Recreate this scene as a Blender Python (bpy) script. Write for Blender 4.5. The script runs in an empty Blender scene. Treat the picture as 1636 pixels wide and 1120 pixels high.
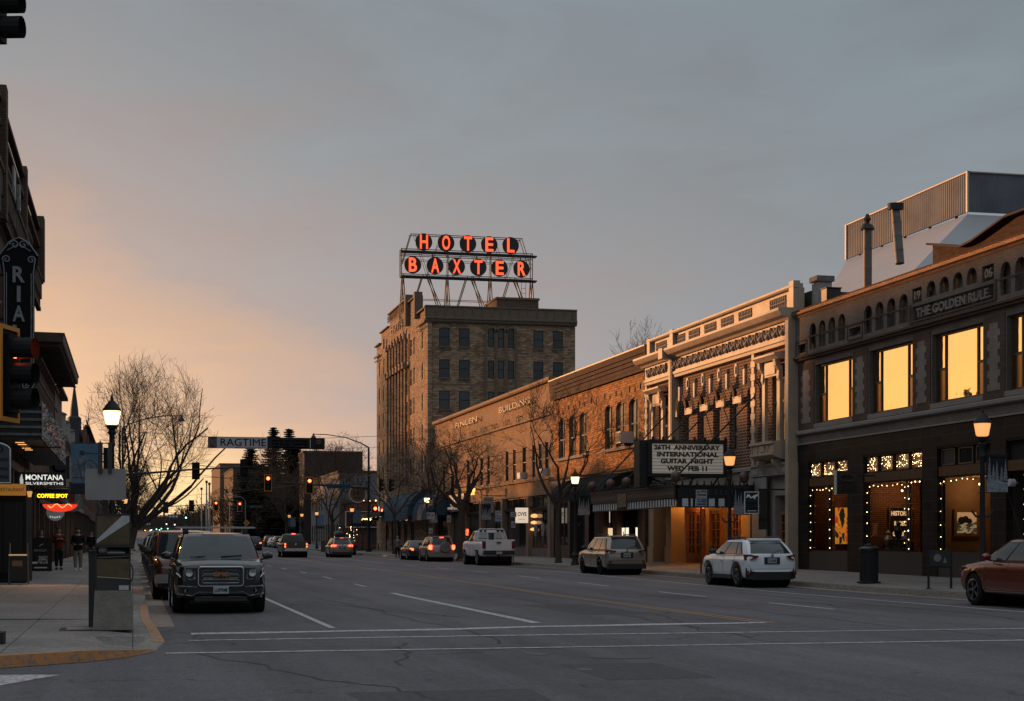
import bpy, bmesh, math, random
from mathutils import Vector, Matrix
R=math.radians
random.seed(7)
scn=bpy.context.scene
COL=scn.collection
# ---------------------------------------------------------------- camera
YAW=R(13.12); EYE=1.57
cam_d=bpy.data.cameras.new('camera'); cam=bpy.data.objects.new('camera',cam_d); COL.objects.link(cam)
cam.location=(0,0,EYE); cam.rotation_euler=(R(90),0,-YAW)
cam_d.sensor_width=36; cam_d.lens=2600/1636*36
cam_d.shift_y=(863-560)/1636
cam_d.clip_start=.1; cam_d.clip_end=6000
scn.camera=cam
scn.view_settings.view_transform='Standard'; scn.view_settings.look='None'
scn.view_settings.exposure=0; scn.view_settings.gamma=1
scn.cycles.use_denoising=True
scn.cycles.max_bounces=6; scn.cycles.diffuse_bounces=3; scn.cycles.glossy_bounces=3
scn.cycles.transmission_bounces=4; scn.cycles.transparent_max_bounces=6
scn.cycles.sample_clamp_indirect=4; scn.cycles.sample_clamp_direct=0
scn.cycles.caustics_reflective=False; scn.cycles.caustics_refractive=False
# ---------------------------------------------------------------- world
SUN_AZ=R(36)      # left of the street direction (+Y)
SUN_EL=R(4.6)
w=bpy.data.worlds.new('World'); scn.world=w; w.use_nodes=True
nt=w.node_tree; N=nt.nodes; L=nt.links
for n in list(N): N.remove(n)
def nd(t,**k):
    n=N.new(t)
    for a_,b_ in k.items(): setattr(n,a_,b_)
    return n
def mth(op,a,b=None,c=None,clamp=False):
    n=nd('ShaderNodeMath',operation=op); n.use_clamp=clamp
    for i,v in enumerate((a,b,c)):
        if v is None: continue
        if isinstance(v,(int,float)): n.inputs[i].default_value=v
        else: L.new(v,n.inputs[i])
    return n.outputs[0]
out=nd('ShaderNodeOutputWorld'); bg=nd('ShaderNodeBackground'); tc=nd('ShaderNodeTexCoord')
sep=nd('ShaderNodeSeparateXYZ'); L.new(tc.outputs['Generated'],sep.inputs[0])
X_,Y_,Z_=sep.outputs
az=mth('ARCTAN2',X_,Y_)                     # 0 = along the street, positive to the right
hor=mth('SQRT',mth('ADD',mth('MULTIPLY',X_,X_),mth('MULTIPLY',Y_,Y_)))
tel=mth('DIVIDE',Z_,mth('MAXIMUM',hor,.02)) # tan of the elevation
azp=mth('MULTIPLY',mth('DIVIDE',mth('ADD',az,R(2)),R(33)),.62)
azl=mth('MULTIPLY',mth('DIVIDE',mth('SUBTRACT',mth('MULTIPLY',az,-1),R(50)),R(33)),.62)
azq=mth('MINIMUM',mth('MAXIMUM',mth('MAXIMUM',azp,azl),0),1.3)
# cloud streaks
mp=nd('ShaderNodeMapping'); mp.inputs['Scale'].default_value=(2.6,2.6,8); mp.inputs['Rotation'].default_value=(R(8),R(-14),0)
L.new(tc.outputs['Generated'],mp.inputs[0])
nz=nd('ShaderNodeTexNoise'); nz.inputs['Scale'].default_value=1.9; nz.inputs['Detail'].default_value=5; nz.inputs['Roughness'].default_value=.52; nz.inputs['Distortion'].default_value=.6
L.new(mp.outputs[0],nz.inputs[0])
mp2=nd('ShaderNodeMapping'); mp2.inputs['Scale'].default_value=(1.2,1.2,4.5); mp2.inputs['Rotation'].default_value=(R(-12),R(18),R(30)); L.new(tc.outputs['Generated'],mp2.inputs[0])
nz2=nd('ShaderNodeTexNoise'); nz2.inputs['Scale'].default_value=6; nz2.inputs['Detail'].default_value=6; nz2.inputs['Roughness'].default_value=.6; nz2.inputs['Distortion'].default_value=.9; L.new(mp2.outputs[0],nz2.inputs[0])
nzc=mth('ADD',mth('SUBTRACT',nz.outputs['Fac'],.5),mth('MULTIPLY',mth('SUBTRACT',nz2.outputs['Fac'],.5),.55))
u=mth('ADD',mth('ADD',mth('DIVIDE',tel,.335),azq),mth('MULTIPLY',nzc,.75))
u=mth('DIVIDE',u,2.0,clamp=True)
def lin(c): 
    return tuple(((v/255)/12.92 if v<=10 else (((v/255)+.055)/1.055)**2.4) for v in c)
def ramp(stops,interp='LINEAR'):
    r=nd('ShaderNodeValToRGB'); cr=r.color_ramp; cr.interpolation=interp
    while len(cr.elements)>1: cr.elements.remove(cr.elements[-1])
    cr.elements[0].position=stops[0][0]; cr.elements[0].color=(*stops[0][1],1)
    for p,c in stops[1:]:
        e=cr.elements.new(p); e.color=(*c,1)
    return r
rp=ramp([(0,(1.02,.74,.40)),(.045,lin((255,222,168))),(.105,lin((237,198,163))),(.195,lin((206,176,158))),(.305,lin((169,158,157))),
         (.5,lin((141,145,150))),(.7,lin((130,140,147))),(.95,lin((121,134,142)))])
L.new(u,rp.inputs[0])
# strong orange band low on the left of the street, where the sun has just gone behind cloud
d1=mth('DIVIDE',mth('ADD',az,R(29)),R(19)); d2=mth('DIVIDE',mth('SUBTRACT',tel,.07),.13)
gl=mth('EXPONENT',mth('MULTIPLY',mth('ADD',mth('MULTIPLY',d1,d1),mth('MULTIPLY',d2,d2)),-1))
d3=mth('DIVIDE',mth('SUBTRACT',az,R(1.2)),R(2.6)); d4=mth('DIVIDE',mth('SUBTRACT',tel,.022),.03)
gl2=mth('EXPONENT',mth('MULTIPLY',mth('ADD',mth('MULTIPLY',d3,d3),mth('MULTIPLY',d4,d4)),-1))
def vmix(fac,a,b,bt='MIX'):
    m=nd('ShaderNodeMix',data_type='RGBA',blend_type=bt); 
    if isinstance(fac,(int,float)): m.inputs['Factor'].default_value=fac
    else: L.new(fac,m.inputs['Factor'])
    for s,v in ((m.inputs['A'],a),(m.inputs['B'],b)):
        if isinstance(v,tuple): s.default_value=(*v,1)
        else: L.new(v,s)
    return m.outputs['Result']
c0=vmix(mth('MULTIPLY',gl,.9,clamp=True),rp.outputs[0],(1.75,.86,.26))
c0=vmix(mth('MULTIPLY',gl2,.8,clamp=True),c0,(1.25,.86,.42))
# overhead: a brighter, cool cloud deck
hz=mth('DIVIDE',mth('SUBTRACT',Z_,.33),.5,clamp=True)
c0=vmix(hz,c0,(.53,.57,.63))
br=mth('ADD',mth('MULTIPLY',nzc,.55),1.0)
vm=nd('ShaderNodeVectorMath',operation='SCALE'); L.new(c0,vm.inputs[0]); L.new(br,vm.inputs['Scale'])
sky=nd('ShaderNodeTexSky'); sky.sky_type='NISHITA'; sky.sun_disc=False; sky.sun_elevation=SUN_EL; sky.sun_rotation=-SUN_AZ; sky.air_density=1.5; sky.dust_density=2
vs=nd('ShaderNodeVectorMath',operation='SCALE'); L.new(sky.outputs[0],vs.inputs[0]); vs.inputs['Scale'].default_value=.006
va=nd('ShaderNodeVectorMath',operation='ADD'); L.new(vm.outputs[0],va.inputs[0]); L.new(vs.outputs[0],va.inputs[1])
L.new(va.outputs[0],bg.inputs[0]); bg.inputs[1].default_value=1.0
L.new(bg.outputs[0],out.inputs[0])
# ---------------------------------------------------------------- sun
sd=bpy.data.lights.new('sun','SUN'); so=bpy.data.objects.new('sun',sd); COL.objects.link(so)
sd.energy=3.9; sd.angle=R(1.5); sd.color=(1,.46,.18)
sv=Vector((-math.sin(SUN_AZ)*math.cos(SUN_EL),math.cos(SUN_AZ)*math.cos(SUN_EL),math.sin(SUN_EL)))
so.rotation_euler=sv.to_track_quat('Z','Y').to_euler()
so.location=sv*300
# ---------------------------------------------------------------- materials
MATS={}
def mat(name,col,rough=.7,metal=0,var=0,vscale=3,bump=0,bscale=40,emit=None,estr=0,spec=None,alpha=None,coat=0,trans=0,ior=None):
    if name in MATS: return MATS[name]
    m=bpy.data.materials.new(name); m.use_nodes=True; MATS[name]=m
    t=m.node_tree; p=t.nodes['Principled BSDF']
    p.inputs['Base Color'].default_value=(*col,1); p.inputs['Roughness'].default_value=rough; p.inputs['Metallic'].default_value=metal
    if spec is None and rough>=.6 and not metal: spec=.12
    if spec is not None: p.inputs['Specular IOR Level'].default_value=spec
    if coat: p.inputs['Coat Weight'].default_value=coat; p.inputs['Coat Roughness'].default_value=.04
    if trans: p.inputs['Transmission Weight'].default_value=trans
    if ior: p.inputs['IOR'].default_value=ior
    if emit: p.inputs['Emission Color'].default_value=(*emit,1); p.inputs['Emission Strength'].default_value=estr
    if var or bump:
        c=t.nodes.new('ShaderNodeTexCoord')
        n=t.nodes.new('ShaderNodeTexNoise'); n.inputs['Scale'].default_value=vscale; n.inputs['Detail'].default_value=6; n.inputs['Roughness'].default_value=.6
        t.links.new(c.outputs['Object'],n.inputs[0])
        if var:
            x=t.nodes.new('ShaderNodeMapRange'); x.inputs['From Min'].default_value=.25; x.inputs['From Max'].default_value=.75
            x.inputs['To Min'].default_value=1-var; x.inputs['To Max'].default_value=1+var
            t.links.new(n.outputs['Fac'],x.inputs[0])
            s=t.nodes.new('ShaderNodeVectorMath'); s.operation='SCALE'; s.inputs[0].default_value=col
            t.links.new(x.outputs[0],s.inputs['Scale']); t.links.new(s.outputs[0],p.inputs['Base Color'])
            y=t.nodes.new('ShaderNodeMapRange'); y.inputs['To Min'].default_value=max(0,rough-.12); y.inputs['To Max'].default_value=min(1,rough+.12)
            t.links.new(n.outputs['Fac'],y.inputs[0]); t.links.new(y.outputs[0],p.inputs['Roughness'])
        if bump:
            n2=t.nodes.new('ShaderNodeTexNoise'); n2.inputs['Scale'].default_value=bscale; n2.inputs['Detail'].default_value=4
            t.links.new(c.outputs['Object'],n2.inputs[0])
            b=t.nodes.new('ShaderNodeBump'); b.inputs['Strength'].default_value=bump; b.inputs['Distance'].default_value=.02
            t.links.new(n2.outputs['Fac'],b.inputs['Height']); t.links.new(b.outputs[0],p.inputs['Normal'])
    return m
def brick(name,c1,c2,mortar,bw=.22,bh=.075,ms=.012,bias=0,var=.25,bump=.5,rough=.8,off=.5,patch=.0):
    if name in MATS: return MATS[name]
    m=bpy.data.materials.new(name); m.use_nodes=True; MATS[name]=m
    t=m.node_tree; p=t.nodes['Principled BSDF']; lk=t.links.new; nw=t.nodes.new
    c=nw('ShaderNodeTexCoord'); s=nw('ShaderNodeSeparateXYZ'); lk(c.outputs['Object'],s.inputs[0])
    a=nw('ShaderNodeMath'); a.operation='ADD'; lk(s.outputs[0],a.inputs[0]); lk(s.outputs[1],a.inputs[1])
    cb=nw('ShaderNodeCombineXYZ'); lk(a.outputs[0],cb.inputs[0]); lk(s.outputs[2],cb.inputs[1])
    b=nw('ShaderNodeTexBrick'); lk(cb.outputs[0],b.inputs[0]); b.offset=off
    b.inputs['Color1'].default_value=(*c1,1); b.inputs['Color2'].default_value=(*c2,1); b.inputs['Mortar'].default_value=(*mortar,1)
    b.inputs['Scale'].default_value=1; b.inputs['Brick Width'].default_value=bw; b.inputs['Row Height'].default_value=bh; b.inputs['Mortar Size'].default_value=ms
    b.inputs['Bias'].default_value=bias; b.inputs['Mortar Smooth'].default_value=.2
    n=nw('ShaderNodeTexNoise'); n.inputs['Scale'].default_value=.8; n.inputs['Detail'].default_value=7; n.inputs['Roughness'].default_value=.65; lk(c.outputs['Object'],n.inputs[0])
    x=nw('ShaderNodeMapRange'); x.inputs['From Min'].default_value=.25; x.inputs['From Max'].default_value=.75; x.inputs['To Min'].default_value=1-var; x.inputs['To Max'].default_value=1+var
    lk(n.outputs['Fac'],x.inputs[0])
    v=nw('ShaderNodeVectorMath'); v.operation='SCALE'; lk(b.outputs['Color'],v.inputs[0]); lk(x.outputs[0],v.inputs['Scale']); lk(v.outputs[0],p.inputs['Base Color'])
    p.inputs['Roughness'].default_value=rough; p.inputs['Specular IOR Level'].default_value=.1
    bp=nw('ShaderNodeBump'); bp.inputs['Strength'].default_value=bump; bp.inputs['Distance'].default_value=.012; bp.invert=True
    lk(b.outputs['Fac'],bp.inputs['Height']); 
    n2=nw('ShaderNodeTexNoise'); n2.inputs['Scale'].default_value=14; n2.inputs['Detail'].default_value=3; lk(c.outputs['Object'],n2.inputs[0])
    b2=nw('ShaderNodeBump'); b2.inputs['Strength'].default_value=bump*.7; b2.inputs['Distance'].default_value=.02
    lk(n2.outputs['Fac'],b2.inputs['Height']); lk(bp.outputs[0],b2.inputs['Normal']); lk(b2.outputs[0],p.inputs['Normal'])
    return m
# ---------------------------------------------------------------- mesh builder
class MB:
    def __init__(s): s.v=[]; s.f=[]; s.sm=False
    def add(s,vs,fs):
        o=len(s.v); s.v+= [tuple(v) for v in vs]; s.f+= [tuple(i+o for i in f) for f in fs]; return s
    def box(s,x0,x1,y0,y1,z0,z1):
        if x0>x1:x0,x1=x1,x0
        if y0>y1:y0,y1=y1,y0
        if z0>z1:z0,z1=z1,z0
        return s.add([(x0,y0,z0),(x1,y0,z0),(x1,y1,z0),(x0,y1,z0),(x0,y0,z1),(x1,y0,z1),(x1,y1,z1),(x0,y1,z1)],
          [(0,3,2,1),(4,5,6,7),(0,1,5,4),(1,2,6,5),(2,3,7,6),(3,0,4,7)])
    def tube(s,pts,rs,n=8,cap=True):
        pts=[Vector(p) for p in pts]
        if not isinstance(rs,(list,tuple)): rs=[rs]*len(pts)
        o=len(s.v); k=len(pts); prev=None
        for i,p in enumerate(pts):
            d=(pts[min(i+1,k-1)]-pts[max(i-1,0)]).normalized()
            if prev is None:
                a=Vector((0,0,1)) if abs(d.z)<.9 else Vector((1,0,0)); a=(a-d*a.dot(d)).normalized()
            else: a=(prev-d*prev.dot(d)); a=a.normalized() if a.length>1e-6 else Vector((1,0,0))
            prev=a; b=d.cross(a)
            for j in range(n):
                t=2*math.pi*j/n; q=p+(a*math.cos(t)+b*math.sin(t))*rs[i]; s.v.append((q.x,q.y,q.z))
        for i in range(k-1):
            for j in range(n):
                j2=(j+1)%n; s.f.append((o+i*n+j,o+i*n+j2,o+(i+1)*n+j2,o+(i+1)*n+j))
        if cap and n>2:
            s.f.append(tuple(o+j for j in reversed(range(n)))); s.f.append(tuple(o+(k-1)*n+j for j in range(n)))
        return s
    def lathe(s,prof,c=(0,0,0),n=16,axis='z',cap=True):
        o=len(s.v)
        for r,h in prof:
            for j in range(n):
                t=2*math.pi*j/n; a,b=r*math.cos(t),r*math.sin(t)
                if axis=='z': q=(a,b,h)
                elif axis=='x': q=(h,a,b)
                else: q=(a,h,b)
                s.v.append((q[0]+c[0],q[1]+c[1],q[2]+c[2]))
        k=len(prof)
        for i in range(k-1):
            for j in range(n):
                j2=(j+1)%n; s.f.append((o+i*n+j,o+i*n+j2,o+(i+1)*n+j2,o+(i+1)*n+j))
        if cap: s.f.append(tuple(o+j for j in reversed(range(n)))); s.f.append(tuple(o+(k-1)*n+j for j in range(n)))
        return s
    def poly(s,pts,thick=None):
        pts=[Vector(p) for p in pts]
        if thick is None: return s.add(pts,[tuple(range(len(pts)))])
        t=Vector(thick); n=len(pts)
        return s.add(pts+[p+t for p in pts],[tuple(range(n)),tuple(range(2*n-1,n-1,-1))]+[(i,i+n,(i+1)%n+n,(i+1)%n) for i in range(n)])
    def join(s,o,M=None):
        vs=o.v if M is None else [tuple(M@Vector(v)) for v in o.v]
        return s.add(vs,o.f)
    def mesh(s,name,m,smooth=False,fix=True):
        me=bpy.data.meshes.new(name); me.from_pydata(s.v,[],s.f); me.materials.append(m)
        if fix and len(s.f)<60000:
            b=bmesh.new(); b.from_mesh(me); bmesh.ops.recalc_face_normals(b,faces=b.faces); b.to_mesh(me); b.free()
        if smooth:
            me.polygons.foreach_set('use_smooth',[True]*len(me.polygons))
            try: me.set_sharp_from_angle(angle=R(40))
            except Exception: pass
        me.update(); return me
    def build(s,name,m,parent=None,smooth=False,fix=True):
        if not s.v: return None
        o=bpy.data.objects.new(name,s.mesh(name,m,smooth,fix)); COL.objects.link(o)
        if parent is not None:
            o.parent=parent
        return o
def clusters(mb,tol):
    par=list(range(len(mb.v)))
    def fd(a):
        while par[a]!=a: par[a]=par[par[a]]; a=par[a]
        return a
    for f in mb.f:
        a=fd(f[0])
        for b in f[1:]:
            b=fd(b)
            if a!=b: par[b]=a
    comp={}
    for i,f in enumerate(mb.f): comp.setdefault(fd(f[0]),[]).append(i)
    C_=[]
    for fs in comp.values():
        vs=[mb.v[i] for k in fs for i in mb.f[k]]
        C_.append([[min(v[k] for v in vs)-tol/2 for k in range(3)],[max(v[k] for v in vs)+tol/2 for k in range(3)],fs])
    go=True
    while go:
        go=False; out=[]
        for c in C_:
            for o in out:
                if all(c[0][k]<=o[1][k] and o[0][k]<=c[1][k] for k in range(3)):
                    o[0]=[min(a,b) for a,b in zip(o[0],c[0])]; o[1]=[max(a,b) for a,b in zip(o[1],c[1])]; o[2]=o[2]+c[2]; go=True; break
            else: out.append(c)
        C_=out
    res=[]
    for c in C_:
        m=MB(); mp={}
        for k in sorted(c[2]):
            f=[]
            for i in mb.f[k]:
                if i not in mp: mp[i]=len(m.v); m.v.append(mb.v[i])
                f.append(mp[i])
            m.f.append(tuple(f))
        res.append(m)
    return res
def tag(o,label=None,cat=None,group=None,kind=None):
    if label: o['label']=label
    if cat: o['category']=cat
    if group: o['group']=group
    if kind: o['kind']=kind
    return o
def thing(name,label,cat,loc=(0,0,0),rz=0,group=None):
    o=bpy.data.objects.new(name,None); COL.objects.link(o); o.location=loc; o.rotation_euler=(0,0,rz); o.empty_display_size=.3
    return tag(o,label,cat,group)
def struct(name,mb,m,**k): return tag(mb.build(name,m,**k),kind='structure')
def dup(root,loc,rz=0,label=None,group=None,scale=None):
    def cp(o,par):
        c=o.copy(); COL.objects.link(c); c.parent=par
        for ch in KIDS.get(o.name,[]): cp(ch,c)
        return c
    r=root.copy(); COL.objects.link(r); r.location=loc; r.rotation_euler=(0,0,rz)
    if scale: r.scale=(scale,)*3
    if label: r['label']=label
    if group: r['group']=group
    for ch in KIDS.get(root.name,[]): cp(ch,r)
    return r
KIDS={}
def index_kids(o):
    ch=[c for c in bpy.data.objects if c.parent==o]
    KIDS[o.name]=ch
    for c in ch: index_kids(c)
# ---------------------------------------------------------------- frames (facades)
class Fr:
    """P(s,z,o): s along the wall, z up, o outwards"""
    def __init__(f,kind,c):
        f.k=kind; f.c=c
        f.U={'R':Vector((0,-1,0)),'L':Vector((0,1,0)),'S':Vector((1,0,0)),'N':Vector((-1,0,0))}[kind]
        f.Nn={'R':Vector((-1,0,0)),'L':Vector((1,0,0)),'S':Vector((0,-1,0)),'N':Vector((0,1,0))}[kind]
    def P(f,s,z,o=0):
        k=f.k
        if k=='R': return (f.c-o,s,z)
        if k=='L': return (f.c+o,s,z)
        if k=='S': return (s,f.c-o,z)
        return (s,f.c+o,z)
    def box(f,mb,s0,s1,z0,z1,o0,o1):
        a=f.P(s0,z0,o0); b=f.P(s1,z1,o1); return mb.box(a[0],b[0],a[1],b[1],a[2],b[2])
    def prof(f,mb,s0,s1,pts):
        """extrude a (o,z) profile along s"""
        n=len(pts); vs=[f.P(s0,z,o) for o,z in pts]+[f.P(s1,z,o) for o,z in pts]
        return mb.add(vs,[tuple(range(n)),tuple(range(2*n-1,n-1,-1))]+[(i,i+n,(i+1)%n+n,(i+1)%n) for i in range(n)])
def slab(fr,mb,outline,holes,o,th):
    cu=bpy.data.curves.new('tmp','CURVE'); cu.dimensions='2D'; cu.fill_mode='BOTH'; cu.extrude=th/2
    for pts in [outline]+list(holes):
        sp=cu.splines.new('POLY'); sp.points.add(len(pts)-1)
        for i,(a,b) in enumerate(pts): sp.points[i].co=(a,b,0,1)
        sp.use_cyclic_u=True
    ob=bpy.data.objects.new('tmp',cu); me=bpy.data.meshes.new_from_object(ob)
    mb.add([fr.P(v.co.x,v.co.y,o-th/2+v.co.z) for v in me.vertices],[tuple(p.vertices) for p in me.polygons])
    bpy.data.objects.remove(ob); bpy.data.curves.remove(cu); bpy.data.meshes.remove(me)
    return mb
def rect(s0,s1,z0,z1): return [(s0,z0),(s1,z0),(s1,z1),(s0,z1)]
def arch(s0,s1,z0,z1,n=10,seg=False,rise=None,point=False):
    """opening with an arched head; z1 is the crown"""
    if s0>s1: s0,s1=s1,s0
    w=s1-s0; c=(s0+s1)/2; h=rise if rise else w/2; zs=z1-h
    pts=[(s0,z0),(s1,z0)]
    for i in range(n+1):
        t=i/n
        if point:
            if t<=.5: q=t*2; pts.append((s1-(w/2)*(1-math.cos(q*math.pi/2)),zs+h*math.sin(q*math.pi/2)**.85))
            else: q=(1-t)*2; pts.append((s0+(w/2)*(1-math.cos(q*math.pi/2)),zs+h*math.sin(q*math.pi/2)**.85))
        else:
            a=math.pi*t; pts.append((c+w/2*math.cos(a),zs+h*math.sin(a)))
    return pts
FONT_CACHE={}
def text_mb(txt,size,ext=.01,w=None,bold=0,squeeze=1):
    cu=bpy.data.curves.new('txt','FONT'); cu.body=txt; cu.size=size; cu.extrude=ext/2; cu.align_x='CENTER'; cu.align_y='CENTER'; cu.offset=bold; cu.resolution_u=3
    ob=bpy.data.objects.new('txt',cu); me=bpy.data.meshes.new_from_object(ob)
    mb=MB(); xs=[v.co.x for v in me.vertices]
    sx=squeeze
    if w and xs: sx=w/(max(xs)-min(xs))
    ys=[v.co.y for v in me.vertices]; cy=(max(ys)+min(ys))/2 if ys else 0; cx=(max(xs)+min(xs))/2 if xs else 0
    mb.add([((v.co.x-cx)*sx,v.co.y-cy,v.co.z) for v in me.vertices],[tuple(p.vertices) for p in me.polygons])
    bpy.data.objects.remove(ob); bpy.data.curves.remove(cu); bpy.data.meshes.remove(me)
    return mb
def ftext(fr,mb,txt,s,z,o,size,ext=.02,w=None,bold=0):
    t=text_mb(txt,size,ext,w,bold); p=Vector(fr.P(s,z,o)); U=fr.U; Nn=fr.Nn
    mb.add([tuple(p+U*x+Vector((0,0,y))+Nn*zz) for x,y,zz in t.v],t.f); return mb
FR=Fr('R',26.0); FL=Fr('L',-4.4)
# ground profile
KN=[(-60,0),(20,0),(45,0),(70,.12),(160,.13),(220,.4),(320,1.0),(600,3.0),(900,5.4),(1500,9.5),(4000,26)]
def gz(y):
    for (a,b),(c,d) in zip(KN,KN[1:]):
        if y<=c: return b+(d-b)*(max(y,a)-a)/(c-a)
    return KN[-1][1]
def ks(y0,y1,extra=()): return sorted({y0,y1,*[k for k,_ in KN if y0<k<y1],*[e for e in extra if y0<e<y1]})
def strip(mb,x0,x1,y0,y1,dz=.004,th=None):
    ys=ks(y0,y1); o=len(mb.v)
    for y in ys: mb.v+= [(x0,y,gz(y)+dz),(x1,y,gz(y)+dz)]
    for i in range(len(ys)-1): mb.f.append((o+2*i,o+2*i+1,o+2*i+3,o+2*i+2))
    return mb
def sw_z(x,y):     # walking surface height
    if x<.15: return gz(y)+.15+min(.08,max(0,-x)*.016)
    if x>21.5: return gz(y)+.15+(min(x,26)-21.5)*.045
    return gz(y)
# ================================================================ ground, road, pavements
def ground_mat(name,kind):
    m=bpy.data.materials.new(name); m.use_nodes=True; t=m.node_tree; p=t.nodes['Principled BSDF']; lk=t.links.new; nw=t.nodes.new
    c=nw('ShaderNodeTexCoord')
    def noise(sc,det=5,rg=.6,map_=None,dist=0):
        n=nw('ShaderNodeTexNoise'); n.inputs['Scale'].default_value=sc; n.inputs['Detail'].default_value=det; n.inputs['Roughness'].default_value=rg; n.inputs['Distortion'].default_value=dist
        if map_:
            q=nw('ShaderNodeMapping'); q.inputs['Scale'].default_value=map_; lk(c.outputs['Object'],q.inputs[0]); lk(q.outputs[0],n.inputs[0])
        else: lk(c.outputs['Object'],n.inputs[0])
        return n.outputs['Fac']
    def mr(v,a,b,c_,d):
        x=nw('ShaderNodeMapRange'); lk(v,x.inputs[0])
        for i,k in zip(('From Min','From Max','To Min','To Max'),(a,b,c_,d)): x.inputs[i].default_value=k
        return x.outputs[0]
    def mul(a,b):
        x=nw('ShaderNodeMath'); x.operation='MULTIPLY'; 
        for i,k in enumerate((a,b)):
            if isinstance(k,(int,float)): x.inputs[i].default_value=k
            else: lk(k,x.inputs[i])
        return x.outputs[0]
    big=mr(noise(.22,6,.65,(1,.35,1)),.3,.7,.68,1.28)
    streak=mr(noise(1.0,4,.6,(1.3,.03,1)),.3,.7,.78,1.2)
    grit=mr(noise(38,4,.85),.3,.7,.45,1.7)
    mid=mr(noise(3.0,6,.7),.3,.7,.88,1.12)
    f=mul(mul(big,mid),mul(grit,mr(noise(11,5,.95),.3,.7,.5,1.55)))
    if kind=='road':
        f=mul(f,streak); base=(.106,.099,.105); rough=.82
    else: base=(.235,.215,.195) if kind=='walk' else (.235,.2,.17); rough=.85
    # cracks: thin lines of a voronoi edge, broken by noise
    v=nw('ShaderNodeTexVoronoi'); v.feature='DISTANCE_TO_EDGE'; v.inputs['Scale'].default_value=.20 if kind=='road' else .3
    dn=nw('ShaderNodeTexNoise'); dn.inputs['Scale'].default_value=1.2; dn.inputs['Detail'].default_value=6
    lk(c.outputs['Object'],dn.inputs[0])
    vm_=nw('ShaderNodeVectorMath'); vm_.operation='MULTIPLY_ADD'; lk(dn.outputs['Color'],vm_.inputs[0]); vm_.inputs[1].default_value=(1.5,1.5,0); lk(c.outputs['Object'],vm_.inputs[2])
    lk(vm_.outputs[0],v.inputs['Vector'])
    ck=mr(v.outputs['Distance'],0,.006,.5,1)
    br_=mr(noise(.5,2),.44,.58,0,1)
    mx=nw('ShaderNodeMix'); lk(br_,mx.inputs[0]); mx.inputs[2].default_value=1; lk(ck,mx.inputs[3])
    f=mul(f,mx.outputs[0])
    hgt=grit
    if kind=='walk':
        b=nw('ShaderNodeTexBrick'); b.offset=0; b.inputs['Scale'].default_value=1; b.inputs['Brick Width'].default_value=1.62; b.inputs['Row Height'].default_value=1.62
        b.inputs['Mortar Size'].default_value=.012; b.inputs['Mortar Smooth'].default_value=.3; b.inputs['Color1'].default_value=(1,1,1,1); b.inputs['Color2'].default_value=(.86,.86,.86,1); b.inputs['Mortar'].default_value=(.38,.38,.38,1)
        lk(c.outputs['Object'],b.inputs[0]); f=mul(f,b.outputs['Color'])
    s=nw('ShaderNodeVectorMath'); s.operation='SCALE'; s.inputs[0].default_value=base; lk(f,s.inputs['Scale']); lk(s.outputs[0],p.inputs['Base Color'])
    p.inputs['Roughness'].default_value=rough; p.inputs['Specular IOR Level'].default_value=.3
    bp=nw('ShaderNodeBump'); bp.inputs['Strength'].default_value=.35; bp.inputs['Distance'].default_value=.008; lk(hgt,bp.inputs['Height']); lk(bp.outputs[0],p.inputs['Normal'])
    MATS[name]=m; return m
M_road=ground_mat('asphalt','road'); M_walk=ground_mat('concrete_paving','walk'); M_conc=ground_mat('kerb_concrete','kerb')
def paint(name,col):
    m=bpy.data.materials.new(name); m.use_nodes=True; t=m.node_tree; p=t.nodes['Principled BSDF']; lk=t.links.new; nw=t.nodes.new
    c=nw('ShaderNodeTexCoord'); n=nw('ShaderNodeTexNoise'); n.inputs['Scale'].default_value=9; n.inputs['Detail'].default_value=8; n.inputs['Roughness'].default_value=.75; lk(c.outputs['Object'],n.inputs[0])
    r=nw('ShaderNodeMapRange'); r.inputs['From Min'].default_value=.40; r.inputs['From Max'].default_value=.53; lk(n.outputs['Fac'],r.inputs[0])
    x=nw('ShaderNodeMix'); x.data_type='RGBA'; lk(r.outputs[0],x.inputs['Factor']); x.inputs['A'].default_value=(.14,.13,.12,1); x.inputs['B'].default_value=(*col,1)
    lk(x.outputs['Result'],p.inputs['Base Color']); p.inputs['Roughness'].default_value=.65; MATS[name]=m; return m
M_white=paint('white_road_paint',(.52,.52,.53)); M_yel=paint('yellow_road_paint',(.42,.20,.045)); M_orange=paint('orange_kerb_paint',(.44,.19,.06))
M_soil=mat('prairie_ground',(.10,.085,.06),.95,var=.3,vscale=.05)
g=MB()
ys=[-300,-60,20,45,70,160,220,320,600,900,1500,4000]; xs=[-3000,-400,-60,60,400,3000]
for y in ys:
    for x in xs: g.v.append((x,y,gz(y)-.06))
for i in range(len(ys)-1):
    for j in range(len(xs)-1):
        k=i*len(xs)+j; g.f.append((k,k+1,k+1+len(xs),k+len(xs)))
struct('ground',g,M_soil)
road=MB(); strip(road,.3,21.58,-40,2500,0)
for a,b in ((-40,20.0),(179,195),(330,346),(480,496)):      # cross streets
    strip(road,-150,.3,a,b,0); strip(road,21.58,150,a,b,0)
cl=MB()
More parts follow.
